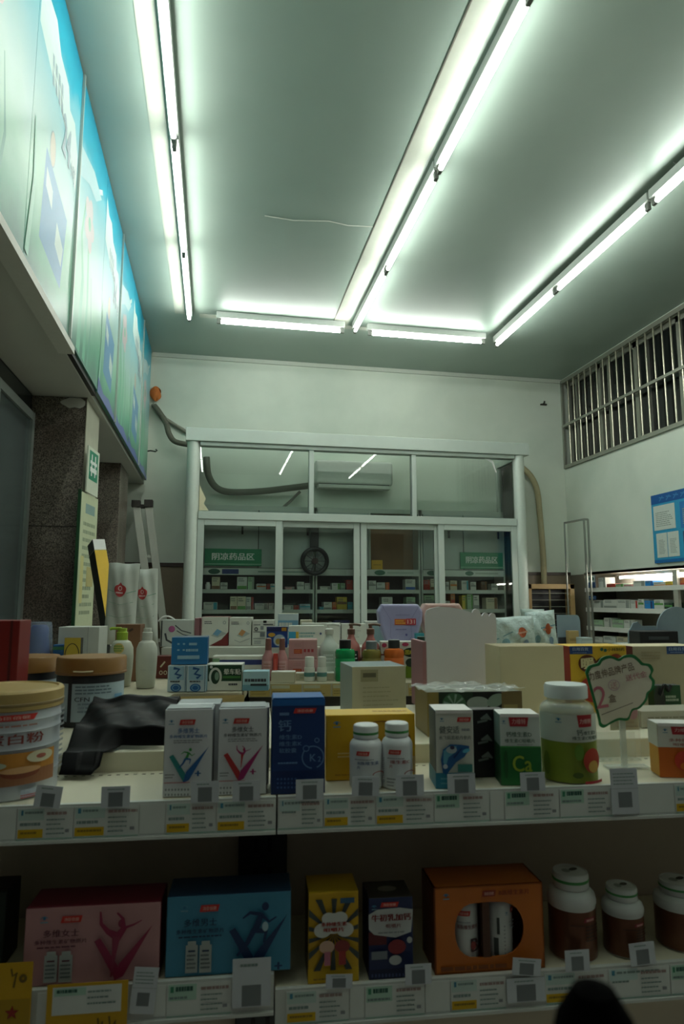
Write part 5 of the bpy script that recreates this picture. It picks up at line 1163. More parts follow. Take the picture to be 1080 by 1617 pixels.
def ray_art(q, w, h):
    q.rect(0, 0, w, h * 0.16, M('#d0a91a', 0.5))
    for k in range(14):
        a = k * 2 * math.pi / 14 + 0.12
        def edge(t):
            x, y = math.cos(t), math.sin(t); s = min((w / 2) / max(abs(x), 1e-6), (h * 0.40) / max(abs(y), 1e-6)); return (w * 0.5 + x * s * 0.98, h * 0.54 + y * s * 0.98)
        q.poly([(w * 0.5, h * 0.54), edge(a), edge(a + 0.17)], M('#3a4440', 0.5))
    for dx, dy, r in ((-0.22, -0.02, 0.17), (0, 0.04, 0.24), (0.22, -0.02, 0.17), (-0.1, 0.09, 0.14), (0.12, 0.09, 0.15)): q.ell(w * (0.5 + dx), h * (0.62 + dy * 1.2), w * r, h * r * 0.48, M('#c9cdc8', 0.5))
    q.text('多种维生素', w * 0.5, h * 0.665, h * 0.045, M('#a03a30', 0.5), w * 0.5, bold=0.03); q.text('咀嚼片', w * 0.5, h * 0.605, h * 0.045, M('#a03a30', 0.5), w * 0.4, bold=0.03)
    q.ell(w * 0.36, h * 0.42, w * 0.15, h * 0.07, M('#c9a890', 0.5)); q.ell(w * 0.66, h * 0.42, w * 0.15, h * 0.07, M('#7d2f2a', 0.5)); q.rect(w * 0.31, h * 0.22, w * 0.43, h * 0.37, M('#b06a7c', 0.5)); q.rect(w * 0.59, h * 0.22, w * 0.73, h * 0.37, M('#962f2c', 0.5)); q.rect(w * 0.62, h * 0.90, w * 0.9, h * 0.96, M('#2f5a78', 0.5)); q.lines(w * 0.1, h * 0.06, w * 0.6, h * 0.10, 1, M('#8a6a14', 0.5))
F = fit(486, 567, 1409, 1554, ZLR)
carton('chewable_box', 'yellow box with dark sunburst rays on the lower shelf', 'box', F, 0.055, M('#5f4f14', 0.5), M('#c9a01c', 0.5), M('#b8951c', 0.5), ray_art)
def milk_art(q, w, h):
    q.rect(0, h * 0.0, w, h * 0.12, M('#141f40', 0.5)); q.rect(0, h * 0.42, w * 0.4, h * 0.58, M('#54141c', 0.5)); q.poly([(0, h * 0.62), (w * 0.12, h * 0.55), (w * 0.6, h * 0.50), (w * 0.95, h * 0.56), (w, h * 0.84), (w * 0.7, h * 0.87), (w * 0.2, h * 0.86), (0, h * 0.80)], M('#bfc4c4', 0.5))
    logo(q, w * 0.47, h * 0.915, w * 0.42, h * 0.06); bluehat(q, w * 0.12, h * 0.90, w * 0.07); q.text('牛初乳加钙', w * 0.50, h * 0.76, h * 0.085, M('#7a2a2c', 0.5), w * 0.88, bold=0.03); q.text('咀嚼片', w * 0.55, h * 0.66, h * 0.05, M('#7a2a2c', 0.5), w * 0.34); q.lines(w * 0.2, h * 0.56, w * 0.9, h * 0.60, 1, GREYP)
    q.ell(w * 0.62, h * 0.40, w * 0.2, h * 0.09, M('#7a2028', 0.5)); q.ell(w * 0.58, h * 0.24, w * 0.14, h * 0.06, M('#aab0b2', 0.5)); q.rect(w * 0.05, h * 0.26, w * 0.4, h * 0.36, M('#6d7680', 0.5)); q.ell(w * 0.9, h * 0.48, w * 0.06, h * 0.04, M('#aab0b2', 0.5))
    for k in range(10): q.rect(w * (0.05 + k * 0.075), h * 0.05, w * (0.08 + k * 0.075), h * 0.09, M('#3a4a78', 0.5))
F = fit(582, 654, 1417, 1550, ZLR)
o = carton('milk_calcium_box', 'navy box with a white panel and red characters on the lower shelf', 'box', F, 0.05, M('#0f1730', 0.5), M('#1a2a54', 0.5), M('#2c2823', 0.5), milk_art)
q = Print(lambda u, v, e: (u, v, F[2] + e)); q.ell(0, 0, F[1] * 0.22, 0.008, M('#77736a', 0.5)); q.build('top_print', o)
# orange gift box with two windows
F = fit(685, 865, 1397, 1541, ZLR); p, w, h = F; d = 0.062
c = p + EY * (d / 2); OB = M('#b4621a', 0.45, vary=0.12, scale=20)
gb = empty('window_gift_box', (c.x, c.y, p.z), PHI)
bx = MB(); t = 0.002
wx = [(-w * 0.315, -w * 0.06), (-0.0 + w * 0.005, w * 0.315)]
z0, z1 = h * 0.16, h * 0.80
def arch(x0, x1, flip):
    P = []; n = 12; cxm = x1 if not flip else x0; R1 = abs(x1 - x0); zc = (z0 + z1) / 2
    for i in range(n + 1):
        tt = -math.pi / 2 + math.pi * i / n; s = -1 if not flip else 1
        P.append((cxm + s * R1 * abs(math.cos(tt)) ** 0.6, zc + (z1 - z0) / 2 * math.sin(tt)))
    return P
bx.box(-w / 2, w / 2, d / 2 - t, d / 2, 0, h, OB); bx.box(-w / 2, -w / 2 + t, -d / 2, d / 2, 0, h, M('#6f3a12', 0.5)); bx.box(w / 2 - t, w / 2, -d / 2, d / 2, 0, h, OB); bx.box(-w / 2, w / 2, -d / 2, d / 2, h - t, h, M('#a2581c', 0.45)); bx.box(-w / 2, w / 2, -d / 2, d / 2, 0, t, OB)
# front panel with one wide opening split by a post
A0 = arch(wx[0][0], wx[0][1], False); A1 = arch(wx[1][0], wx[1][1], True)
yf = -d / 2
def panel(xa, xb, za, zb_): bx.box(xa, xb, yf, yf + t, za, zb_, OB)
panel(-w / 2, w / 2, 0, z0); panel(-w / 2, w / 2, z1, h)
def between(A, xe):
    vs = [(x, yf, z) for x, z in A] + [(xe, yf, z) for x, z in A]; n = len(A)
    bx.add(vs + [(x, yf + t, z) for x, y_, z in vs], [(i, i + 1, n + i + 1, n + i) for i in range(n - 1)] + [(i, i + 1, 2 * n + i + 1, 2 * n + i) for i in range(n - 1)], OB)
between(A0, -w / 2); between(A1, w / 2)
bx.build('outer_box', gb, fix=True)
MB().box(wx[0][1], wx[1][0], yf + 0.0005, yf + 0.01, z0, z1, M('#4a2c1c', 0.5)).build('divider', gb)
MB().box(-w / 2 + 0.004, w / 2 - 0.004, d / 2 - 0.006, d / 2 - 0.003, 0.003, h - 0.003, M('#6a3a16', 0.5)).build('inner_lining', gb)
for s, xm in ((0, -w * 0.185), (1, w * 0.135)):
    R = w * 0.122; hb = h * 0.70
    vb = MB().lathe([(R * 0.9, 0), (R, hb * 0.03), (R, hb * 0.86), (R * 0.9, hb * 0.95), (R * 0.7, hb)], M('#c3c8c6', 0.4), n=32, c=(xm, yf + R + 0.004, h * 0.10)).build('boxed_bottle', gb)
    q = Print(lambda u, v, e: (xm + (R + e) * math.sin(u / R), yf + R + 0.004 - (R + e) * math.cos(u / R), h * 0.10 + v), eps=0.0003, wrap=R * 0.1)
    if s == 0:
        logo(q, -0.3 * R, hb * 0.80, 1.0 * R, hb * 0.085); q.text('B族维生素片', 0.0 * R, hb * 0.58, hb * 0.07, M('#7a3a3c', 0.5), R * 1.5); q.lines(-0.8 * R, hb * 0.64, 0.3 * R, hb * 0.68, 1, GREYP); q.text('B', 0.45 * R, hb * 0.28, hb * 0.22, M('#3a2426', 0.5), R * 0.6); q.ell(0.3 * R, hb * 0.28, R * 0.2, hb * 0.07, M('#7a2a26', 0.5))
    else:
        q.rect(-0.7 * R, hb * 0.06, -0.35 * R, hb * 0.36, M('#3a4240', 0.5)); q.rect(-0.45 * R, hb * 0.42, -0.25 * R, hb * 0.70, M('#3a4240', 0.5)); logo(q, 0.95 * R, hb * 0.80, 0.6 * R, hb * 0.085); bluehat(q, 0.25 * R, hb * 0.78, R * 0.15); q.lines(0.4 * R, hb * 0.5, 0.95 * R, hb * 0.66, 3, GREYP); q.lines(0.0, hb * 0.1, 0.1 * R, hb * 0.6, 8, GREYP)
    q.build('bottle_print', vb)
q = Print(front_map(w, d)); bluehat(q, w * 0.11, h * 0.90, w * 0.035); logo(q, w * 0.5, h * 0.905, w * 0.13, h * 0.07, M('#8a2a14', 0.5)); q.text('B族维生素片', w * 0.73, h * 0.91, h * 0.06, M('#7a2a12', 0.5), w * 0.28); q.lines(w * 0.05, h * 0.04, w * 0.7, h * 0.10, 1, M('#7a3f10', 0.5), 0.8); q.build('lettering', gb)
tag(gb, 'orange gift box with two white bottles showing through its windows', 'box')
# brown bottles with white shoulders
def brb(F, label):
    return vessel('health_bottle', label, 'bottle', F, [(0.9, 0), (0.96, 0.015), (0.96, 0.60), (1.0, 0.64), (1.0, 0.68), (0.95, 0.74), (0.78, 0.79), (0.70, 0.80)], M('#c6cbc9', 0.4), (
        ('brown_sleeve', [(0.965, 0.02), (0.972, 0.03), (0.972, 0.58), (0.965, 0.59)], M('#6a4430', 0.3, 0.45, vary=0.15, scale=8)), ('cap', [(0.70, 0.80), (0.74, 0.81), (0.74, 0.955), (0.71, 0.985), (0.66, 0.99), (0.64, 0.98), (0.02, 0.98)], M('#c3c8c5', 0.4)), ('seal_band', [(0.742, 0.885), (0.752, 0.89), (0.752, 0.915), (0.742, 0.92)], capg)),
        lambda q, R, h: (logo(q, 0.35 * R, h * 0.50, 0.6 * R, h * 0.05, M('#8a2f3a', 0.5)), q.lines(0.1 * R, h * 0.25, 0.8 * R, h * 0.45, 5, M('#3f2a20', 0.5)), q.rect(-0.5 * R, h * 0.44, 0.05 * R, h * 0.45, M('#3f2a20', 0.5))), 'brown bottles with white shoulders', r_art=0.975)
def lid_mark(o, F):
    hh = VD[o['label']][1]
    q = Print(lambda u, v, e: (u, v, hh * 0.98 + e)); q.ell(0.1 * F[1], 0.004, F[1] * 0.12, 0.004, M('#2a2c2c', 0.5), rot=0.5); q.ell(-0.1 * F[1], 0.0, F[1] * 0.09, 0.006, M('#8a908c', 0.5)); q.build('cap_print', o)
for F, lb in ((fit(869, 944, 1372, 1527, ZLR), 'tallest brown bottle with white shoulder, next to the orange gift box'), (fit(955, 1019, 1396, 1518, ZLR), 'smaller brown bottle with white shoulder, between the other two'), (fit(1039, 1115, 1387, 1510, ZLR), 'brown bottle with white shoulder at the edge of the shelf')):
    lid_mark(brb(F, lb), F)
# dark box at the lower shelf end, yellow cards
F = fitY(-60, 10, 1410, 0.92, ZLL)
carton('dark_green_box', 'very dark green box at the end of the lower shelf beside the pink box', 'box', F, 0.05, M('#0f2018', 0.5), M('#14281e', 0.5), BLACK, lambda q, w, h: q.ell(w * 0.7, h * 0.5, w * 0.2, h * 0.15, M('#24402f', 0.5)))
def ycard(x0, x1, y0, y1, label, art, back=0.012):
    a = at_plane(x0, y1, G0 - EY * back, EY); b_ = at_plane(x1, y0, G0 - EY * back, EY)
    w = (b_ - a).dot(EX); h = b_.z - a.z
    o = MB().box(0, w, -0.0006, 0, 0, h, M('#c49a10', 0.5)).build('promotion_card', loc=(a.x, a.y, a.z), rot=PHI)
    q = Print(lambda u, v, e: (u, -0.0006 - e, v), eps=0.0002); art(q, w, h); q.build('card_print', o)
    MB().box(w * 0.3, w * 0.7, 0, back - 0.003, h * 0.40, h * 0.44, lipm).build('holder_clip', o)
    tag(o, label, 'card', 'yellow promotion cards')
star = lambda u, v, r: [(u + (r if i % 2 == 0 else r * 0.4) * math.sin(i * math.pi / 5), v + (r if i % 2 == 0 else r * 0.4) * math.cos(i * math.pi / 5)) for i in range(10)]
ycard(-40, 53, 1518, 1640, 'yellow promotion card with a red star', lambda q, w, h: (q.rect(0, 0, w * 0.98, h * 0.5, M('#a8860f', 0.5)), q.stroke([(w * 0.60, h * 0.92), (w * 0.63, h * 0.82), (w * 0.72, h * 0.86)], 0.002, M('#6f5a14', 0.5)), q.stroke([(w * 0.70, h * 0.84), (w * 0.66, h * 0.66)], 0.002, M('#6f5a14', 0.5)), q.ring(w * 0.83, h * 0.78, w * 0.05, h * 0.04, 0.003, M('#6f5a14', 0.5), n=12), q.poly(star(w * 0.66, h * 0.32, w * 0.14), M('#8a2018', 0.5))))
def yc2(q, w, h):
    q.rect(w * 0.07, h * 0.48, w * 0.92, h * 0.95, TAGW); q.rect(w * 0.09, h * 0.80, w * 0.48, h * 0.93, TAGG); q.lines(w * 0.12, h * 0.84, w * 0.4, h * 0.92, 1, M('#2f5c50', 0.6), 0.7); q.lines(w * 0.5, h * 0.6, w * 0.85, h * 0.9, 3, TXT_G, 0.3)
    q.text('会员', w * 0.32, h * 0.20, h * 0.22, M('#8a2018', 0.5), w * 0.40, bold=0.03); q.stroke([(w * 0.64, h * 0.40), (w * 0.66, h * 0.20), (w * 0.70, h * 0.34), (w * 0.69, h * 0.1)], 0.002, M('#6f5a14', 0.5)); q.stroke([(w * 0.78, h * 0.42), (w * 0.80, h * 0.2), (w * 0.86, h * 0.34), (w * 0.84, h * 0.1)], 0.002, M('#6f5a14', 0.5))
ycard(70, 203, 1547, 1650, 'yellow promotion card framing a white price tag', yc2, 0.014)
# blurred black thing close to the camera
M('#010101', 1.0).node_tree.nodes['Principled BSDF'].inputs['Specular IOR Level'].default_value = 0.05
P = at_y(915, 1597, 0.16)
bp = empty('black_post', (P.x + 0.004, P.y, 0))
MB().lathe([(0.0125, 0.0), (0.0125, P.z - 0.03), (0.0115, P.z - 0.012), (0.0090, P.z - 0.002), (0.005, P.z + 0.0045), (0.0005, P.z + 0.006)], M('#010101', 1.0), n=28).build('shaft', bp)
MB().lathe([(0.06, 0), (0.06, 0.01), (0.02, 0.02)], M('#010101', 1.0), n=28).build('foot_plate', bp)
tag(bp, 'blurred black rounded post close to the camera at the bottom edge', 'post')
# ------------------------------------------------------------------ second island behind: counter, tiers, goods
PH2 = math.radians(-8.0)
Z2, Z3 = 1.24, 1.335
G2 = at_z(540, 1079, Z2); EX2, EY2 = axes(PH2)
def u2(px, py, back=0.0):
    p = at_plane(px, py, G2 + EY2 * back, EY2); return (p - G2).dot(EX2)
tan_m = M('#b6b098', 0.45, vary=0.05)
isl = empty('island_shelf', (G2.x, G2.y, 0), PH2)
xa2, xb2 = u2(393, 1085), 1.6
tp = MB().box(xa2, xb2, 0.0, 1.0, Z2 - 0.02, Z2, tan_m).build('top_board', isl, bevel=0.001)
MB().box(xa2, xb2, -0.008, 0.0, Z2 - 0.040, Z2 + 0.001, M('#b0aa90', 0.35)).build('price_rail', tp)
MB().box(xa2, xb2, 0.03, 0.97, 0.0, Z2 - 0.02, M('#4b4a44', 0.6)).build('base', isl)
xt0, xt1 = -0.62, u2(742, 1030, 0.24)
back3 = 0.24
tr = MB().box(xt0, xt1, back3, back3 + 0.42, Z3 - 0.015, Z3, M('#c0c1b4', 0.4)).build('riser_shelf', isl, bevel=0.001)
MB().box(xt0, xt1, back3 - 0.006, back3, Z3 - 0.034, Z3 + 0.001, M('#c6cabf', 0.35)).build('price_rail', tr)
MB().box(xt0, xt1, back3 + 0.20, back3 + 0.22, Z2, Z3 - 0.015, M('#b3b2a2', 0.5)).build('riser_back', isl)
for x in (xt0 + 0.02, u2(432, 1035, back3) , xt1 - 0.02): MB().box(x - 0.01, x + 0.01, back3 + 0.01, back3 + 0.03, Z2, Z3 - 0.015, M('#9b9c92', 0.4)).build('riser_leg', isl)
tag(isl, 'second shop island with beige counter end, tan price rail and raised white shelf', 'shelf')
Pl = at_z(330, 1094, Z2); o2 = Pl - G2; ox, oy = o2.dot(EX2), o2.dot(EY2)
xl_, xr_ = ox - 0.62, min(ox + 0.115, xa2 - 0.004)
ct = MB().box(xl_, xr_ - 0.19, oy - 0.36, 0.9, Z2 - 0.03, Z2 - 0.001, tan_m).box(xr_ - 0.19, xr_, oy, 0.9, Z2 - 0.03, Z2 - 0.001, tan_m).build('counter_top', isl)
MB().box(xl_ + 0.02, xr_ - 0.21, oy - 0.34, 0.88, 0, Z2 - 0.03, M('#5a584f', 0.6)).box(xr_ - 0.21, xr_ - 0.02, oy + 0.03, 0.88, 0, Z2 - 0.03, M('#5a584f', 0.6)).build('counter_base', isl)
MB().add([(x + ox, y + oy, z) for x, y, z in [(-0.09, -0.045, Z2 - 0.05), (0.10, -0.01, Z2 - 0.05), (0.10, -0.002, Z2 - 0.006), (-0.075, -0.03, Z2 - 0.006), (-0.09, -0.04, Z2 - 0.052), (0.10, -0.005, Z2 - 0.052), (0.10, 0.003, Z2 - 0.008), (-0.075, -0.024, Z2 - 0.008)]], [(0, 1, 2, 3), (7, 6, 5, 4), (0, 4, 5, 1), (1, 5, 6, 2), (2, 6, 7, 3), (3, 7, 4, 0)], M('#a08a56', 0.4)).build('price_rail', ct)
def rail2(x0, x1, col, label):
    a = u2(x0, 1090, -0.008); b_ = u2(x1, 1090, -0.008)
    P = G2 + EX2 * a - EY2 * 0.0086
    w = b_ - a
    o = MB().box(0, w - 0.002, -0.0006, 0, 0, 0.036, M(col, 0.6)).build('price_tag', loc=(P.x, P.y, Z2 - 0.038), rot=PH2)
    q = Print(lambda u, v, e: (u, -0.0006 - e, v)); q.rect(0.002, 0.024, w * 0.6, 0.034, M('#bdbd9c', 0.6)); q.lines(0.004, 0.004, w * 0.8, 0.02, 2, M('#8a7a48', 0.6), 0.3); q.build('tag_print', o)
    tag(o, label, 'price tag', 'tan price tags on the second island')
rail2(395, 427, '#b79f58', 'tan price tag at the end of the second island rail, under the light blue soap'); rail2(428, 477, '#b9a25c', 'tan price tag on the second island under the cream cartons'); rail2(479, 523, '#bba766', 'tan price tag on the second island under the two small spray bottles')
rail2(525, 560, '#b9a25c', 'tan price tag on the second island beside the cream carton'); rail2(645, 658, '#b99f58', 'short tan price tag under the black and white box, second island'); rail2(659, 668, '#b99f58', 'narrow tan price tag beside the grey header display')
def C2(name, label, x0, x1, yt, yb, z, d, side, front=None, top=None, art=None, group=None, rot=PH2, cat='box', Y=None):
    F = fit(x0, x1, yt, yb, z) if Y is None else fitY(x0, x1, yt, Y, z)
    return carton(name, label, cat, F, d, side, front, top, art, group, rot), F
B1 = M('#1f6ea6', 0.45); B1D = M('#174f7c', 0.45); PB = M('#b4c6d0', 0.5); CRM = M('#c3bea4', 0.55); W2 = M('#d2d4ca', 0.5); W2S = M('#b4b6ac', 0.5)
def blue_art(q, w, h):
    t = M('#8fb6cc', 0.5)
    for k, x in enumerate((0.16, 0.31)): q.rect(w * x, h * 0.72, w * (x + 0.06), h * 0.78, t); q.rect(w * x, h * 0.50, w * (x + 0.06), h * 0.56, t)
    q.rect(w * 0.48, h * 0.70, w * 0.70, h * 0.79, t); q.lines(w * 0.40, h * 0.47, w * 0.86, h * 0.57, 1, t, 0.9); q.rect(w * 0.17, h * 0.2, w * 0.78, h * 0.33, t)
def mask_art(q, w, h):
    q.rect(w * 0.08, h * 0.45, w * 0.85, h * 0.97, M('#8fb2c6', 0.5))
    q.stroke([(w * 0.3, h * 0.9), (w * 0.6, h * 0.86), (w * 0.4, h * 0.68), (w * 0.7, h * 0.62), (w * 0.5, h * 0.52)], w * 0.14, M('#1d4f86', 0.5)); q.lines(w * 0.15, h * 0.36, w * 0.8, h * 0.43, 1, INK, 0.8); q.ell(w * 0.45, h * 0.16, w * 0.28, h * 0.15, M('#1d5a94', 0.5)); q.ring(w * 0.45, h * 0.16, w * 0.18, h * 0.1, w * 0.04, M('#6f9fc0', 0.5), n=14); q.rect(w * 0.92, 0, w * 0.95, h, M('#3f6a86', 0.5))
C2('plaster_box', 'light blue and white box nearer the lotion bottles, under the bright blue carton', 264, 294, 1051, 1093, Z2, 0.08, M('#7ba0b4', 0.5), PB, W2, mask_art, 'light blue boxes on the counter end')
C2('plaster_box', 'light blue and white box beside the dark green box, under the bright blue carton', 294.5, 325, 1051, 1093, Z2, 0.08, M('#7ba0b4', 0.5), PB, W2, mask_art, 'light blue boxes on the counter end')
zt = Z2 + fit(264, 294, 1051, 1093, Z2)[2] + 0.002
F = fitY(272, 328, 1006, at_z(280, 1093, Z2).y + 0.005, zt)
carton('blue_carton', 'bright blue carton stacked on two light blue boxes', 'box', F, 0.085, B1D, B1, M('#26445e', 0.4), blue_art, rot=PH2 + 0.1)
def car_art(q, w, h):
    q.rect(w * 0.04, h * 0.36, w * 0.98, h * 0.97, M('#153f28', 0.5)); q.ell(w * 0.25, h * 0.52, w * 0.18, h * 0.36, W2); q.ell(w * 0.25, h * 0.52, w * 0.12, h * 0.27, M('#1a3a28', 0.5)); q.ell(w * 0.29, h * 0.55, w * 0.06, h * 0.16, M('#7d9a86', 0.5)); q.ell(w * 0.13, h * 0.9, w * 0.04, h * 0.06, W2, rot=0.6); q.text('晕车贴', w * 0.72, h * 0.72, h * 0.22, W2, w * 0.46, bold=0.02); q.rect(w * 0.46, h * 0.47, w * 0.95, h * 0.56, M('#3f7a3a', 0.5)); q.lines(w * 0.62, h * 0.2, w * 0.94, h * 0.28, 1, INK, 0.9)
C2('motion_sickness_patch_box', 'dark green and white box with a head silhouette', 325.5, 382, 1049, 1091, Z2, 0.07, M('#aab3aa', 0.5), W2, W2, car_art)
C2('soap_pack', 'pale blue rounded soap pack at the end of the second island', 383, 424, 1060, 1091, Z2, 0.05, M('#8fb8c6', 0.4), M('#a9cdd6', 0.4), None, lambda q, w, h: (q.rect(0, 0, w, h * 0.3, M('#6f9fb0', 0.5)), q.lines(w * 0.08, h * 0.45, w * 0.9, h * 0.62, 1, INK, 0.9), q.rect(w * 0.3, h * 0.25, w * 0.92, h * 0.36, M('#2a3438', 0.5))))
C2('cream_box', 'low cream box beside the pale blue soap pack', 428, 466, 1061, 1079, Z2, 0.05, CRM, CRM, W2, lambda q, w, h: q.rect(w * 0.96, 0.002, w * 0.985, h * 0.96, M('#a39d84', 0.5)), 'low cream boxes')
C2('cream_box', 'low cream box behind the two small spray bottles', 467, 528, 1063, 1078, Z2, 0.05, CRM, CRM, W2, lambda q, w, h: q.lines(w * 0.1, h * 0.2, w * 0.8, h * 0.8, 2, M('#9aa08c', 0.5)), 'low cream boxes', Y=G2.y + 0.09)
def spray(name, label, F, body, cap, band=None, art=None, group=None):
    return vessel(name, label, 'bottle', F, [(0.9, 0), (1.0, 0.03), (1.0, 0.50), (0.95, 0.56), (0.55, 0.58), (0.55, 0.62)], body, (('cap', [(0.85, 0.56), (0.85, 0.97), (0.8, 1.0), (0.02, 1.0)], cap),) + ((('label_band', [(1.005, 0.2), (1.02, 0.21), (1.02, 0.36), (1.005, 0.37)], band),) if band else ()), art, group, n=24, rot=PH2)
tg = M('#4f7f7c', 0.5)
spray('spray_bottle', 'small white spray bottle, the one nearer the pink bottles', fit(480, 497, 1037, 1077, Z2), W2, W2, tg, None, 'small white spray bottles')
spray('spray_bottle', 'small white spray bottle, the one nearer the green mouthwash', fit(500.5, 516, 1037, 1077, Z2), W2, W2, tg, None, 'small white spray bottles')
# mouthwash
def rinse(name, label, x0, x1, yt, yb, hx, cap, Y=None, group='mouthwash bottles', alpha=0.85):
    F = fit(x0, x1, yt, yb, Z2) if Y is None else fitY(x0, x1, yt, Y, Z2)
    ribs = [(0.95, 0.0), (1.0, 0.03), (1.0, 0.30), (0.93, 0.34), (0.93, 0.55), (1.0, 0.60), (1.0, 0.70)]
    return vessel(name, label, 'bottle', F, ribs + [(0.9, 0.76), (0.45, 0.80), (0.45, 0.84)], see_through('liquid ' + hx, hx, alpha, 0.1), (('cap', [(0.55, 0.78), (0.58, 0.79), (0.58, 0.99), (0.5, 1.0), (0.02, 1.0)], cap), ('label_band', [(0.97, 0.35), (0.985, 0.36), (0.985, 0.54), (0.97, 0.55)], M(hx, 0.5))), None, group, n=28, rot=PH2)
rinse('mouthwash_bottle', 'green mouthwash bottle with black cap, first behind the cream carton', 529, 561, 1010, 1077, '#0f9a58', BLACK)
rinse('mouthwash_bottle', 'olive mouthwash bottle with silver striped cap behind the cream carton', 571, 602, 1012, 1081, '#7d7438', M('#6f7a7c', 0.4), Y=G2.y + 0.05)
rinse('mouthwash_bottle', 'orange mouthwash bottle with black striped cap behind the cream carton', 606, 638, 1010, 1081, '#d0692a', M('#23282a', 0.4), Y=G2.y + 0.03)
rinse('mouthwash_bottle', 'teal green mouthwash bottle beside the grey header display', 655, 677, 1005, 1075, '#1c8f78', M('#12352c', 0.4))
def blk_art(q, w, h):
    q.rect(0, h * 0.62, w, h * 0.66, M('#6f2f3a', 0.5)); q.ell(w * 0.26, h * 0.70, w * 0.2, h * 0.13, M('#1c2a16', 0.5)); q.lines(w * 0.12, h * 0.65, w * 0.38, h * 0.76, 1, M('#b9b23a', 0.5), 0.9); q.ell(w * 0.72, h * 0.70, w * 0.2, h * 0.13, M('#1c2a16', 0.5)); q.text('黑', w * 0.62, h * 0.70, h * 0.13, M('#b9b23a', 0.5), bold=0.03); q.lines(w * 0.68, h * 0.65, w * 0.86, h * 0.76, 1, M('#b9b23a', 0.5), 0.9)
    q.ell(w * 0.08, h * 0.9, w * 0.06, h * 0.06, M('#a83a5a', 0.5)); q.ell(w * 0.58, h * 0.92, w * 0.08, h * 0.05, M('#a83a5a', 0.5)); q.poly([(w * 0.5, 0), (w * 0.95, 0), (w * 0.8, h * 0.3), (w * 0.6, h * 0.35)], M('#6f8f1f', 0.5)); q.ell(w * 0.7, h * 0.42, w * 0.12, h * 0.12, M('#2a3a2a', 0.5))
C2('hair_dye_box', 'white box with green-black ovals behind the orange mouthwash', 601, 668, 1013, 1078, Z2, 0.05, W2S, W2, W2, blk_art, Y=G2.y + 0.10)
# pump bottles
def pump(name, label, x0, x1, yt, Y, z, hx, neck, lab=None, head=M('#6a5648', 0.4), group=None, side=1):
    F = fitY(x0, x1, yt, Y, z); p, w, h = F
    def art(q, R, hh):
        if lab: q.rect(-0.75 * R, hh * 0.22, 0.75 * R, hh * 0.50, lab); q.lines(-0.6 * R, hh * 0.26, 0.6 * R, hh * 0.46, 3, PAPER, 0.35)
    o = vessel(name, label, 'bottle', F, [(0.92, 0), (1.0, 0.02), (1.0, 0.50), (0.9, 0.60), (0.55, 0.68), (0.36, 0.76), (0.34, 0.82)], hx, (
        ('collar', [(0.40, 0.80), (0.42, 0.81), (0.42, 0.90), (0.2, 0.92), (0.18, 0.965)], neck),), art, group, n=28, rot=PH2)
    R = w / 2
    MB().tube([(-0.25 * R, 0, h * 0.975), (0.35 * R, 0, h * 0.985), (0.95 * R * side, 0, h * 0.975), (1.05 * R * side, 0, h * 0.955)] if side > 0 else [(0.25 * R, 0, h * 0.975), (-0.35 * R, 0, h * 0.985), (-0.95 * R, 0, h * 0.975), (-1.05 * R, 0, h * 0.955)], R * 0.14, head, n=10).build('pump_head', o)
    return o
pk1 = see_through('pink gel', '#b06a64', 0.9, 0.15); brn_ = M('#6a4c3e', 0.35); labk = M('#1b1d1f', 0.5)
pump('pump_bottle', 'pink pump bottle with brown neck, nearer the white foam bottle', 540, 569, 985, G2.y + 0.13, Z2, pk1, brn_, labk, group='pink pump bottles')
pump('pump_bottle', 'pink pump bottle with brown neck, nearer the lilac box', 570, 600, 985, G2.y + 0.12, Z2, pk1, brn_, labk, group='pink pump bottles')
pump('foam_bottle', 'white foam pump bottle behind the two small spray bottles', 504, 536, 985, G2.y + 0.13, Z2, M('#c3cac0', 0.4), W2, M('#b4bdb2', 0.5), W2)
def refill(label, x0, x1):
    F = fitY(x0, x1, 1007, G2.y + 0.10, Z2)
    return vessel('refill_bottle', label, 'bottle', F, [(0.92, 0), (1.0, 0.03), (1.0, 0.46), (0.88, 0.56), (0.55, 0.66), (0.5, 0.72)], M('#b07c7c', 0.4), (('cap', [(0.5, 0.70), (0.52, 0.72), (0.46, 0.98), (0.02, 1.0)], M('#7a5048', 0.4)),), lambda q, R, h: (q.rect(-0.9 * R, h * 0.1, 0.9 * R, h * 0.46, M('#bf9694', 0.5)), q.lines(-0.7 * R, h * 0.15, 0.6 * R, h * 0.42, 4, M('#a3706c', 0.5))), 'pink lotion bottles side by side', n=24, rot=PH2)
refill('pink lotion bottle with brown cap, beside the white cartons', 414, 434); refill('pink lotion bottle with brown cap, beside the pink tubs', 436.5, 455)
F = fitY(431.5, 438.5, 1032, G2.y + 0.095, Z2)
carton('red_strip_carton', 'narrow red carton squeezed between the two pink lotion bottles', 'box', F, 0.012, M('#b0392e', 0.5), M('#b0392e', 0.5), None, lambda q, w, h: q.rect(w * 0.3, h * 0.2, w * 0.7, h * 0.8, M('#c4584a', 0.5)), rot=PH2)
def tub_art(q, w, h):
    q.rect(w * 0.05, h * 0.93, w * 0.98, h * 0.99, M('#c9a4a2', 0.5)); q.rect(w * 0.18, h * 0.26, w * 0.47, h * 0.50, M('#b0452a', 0.5)); q.lines(w * 0.2, h * 0.3, w * 0.45, h * 0.46, 2, M('#d08a5a', 0.5))
    for k in range(3): q.rect(w * (0.53 + 0.13 * k), h * 0.34, w * (0.61 + 0.13 * k), h * 0.50, M('#a03038', 0.5))
    q.lines(w * 0.2, h * 0.62, w * 0.46, h * 0.8, 2, M('#a8807e', 0.5)); q.rect(w * 0.5, h * 0.05, w * 0.51, h * 0.95, M('#a87a7a', 0.5))
TUB = M('#b98a8a', 0.45)
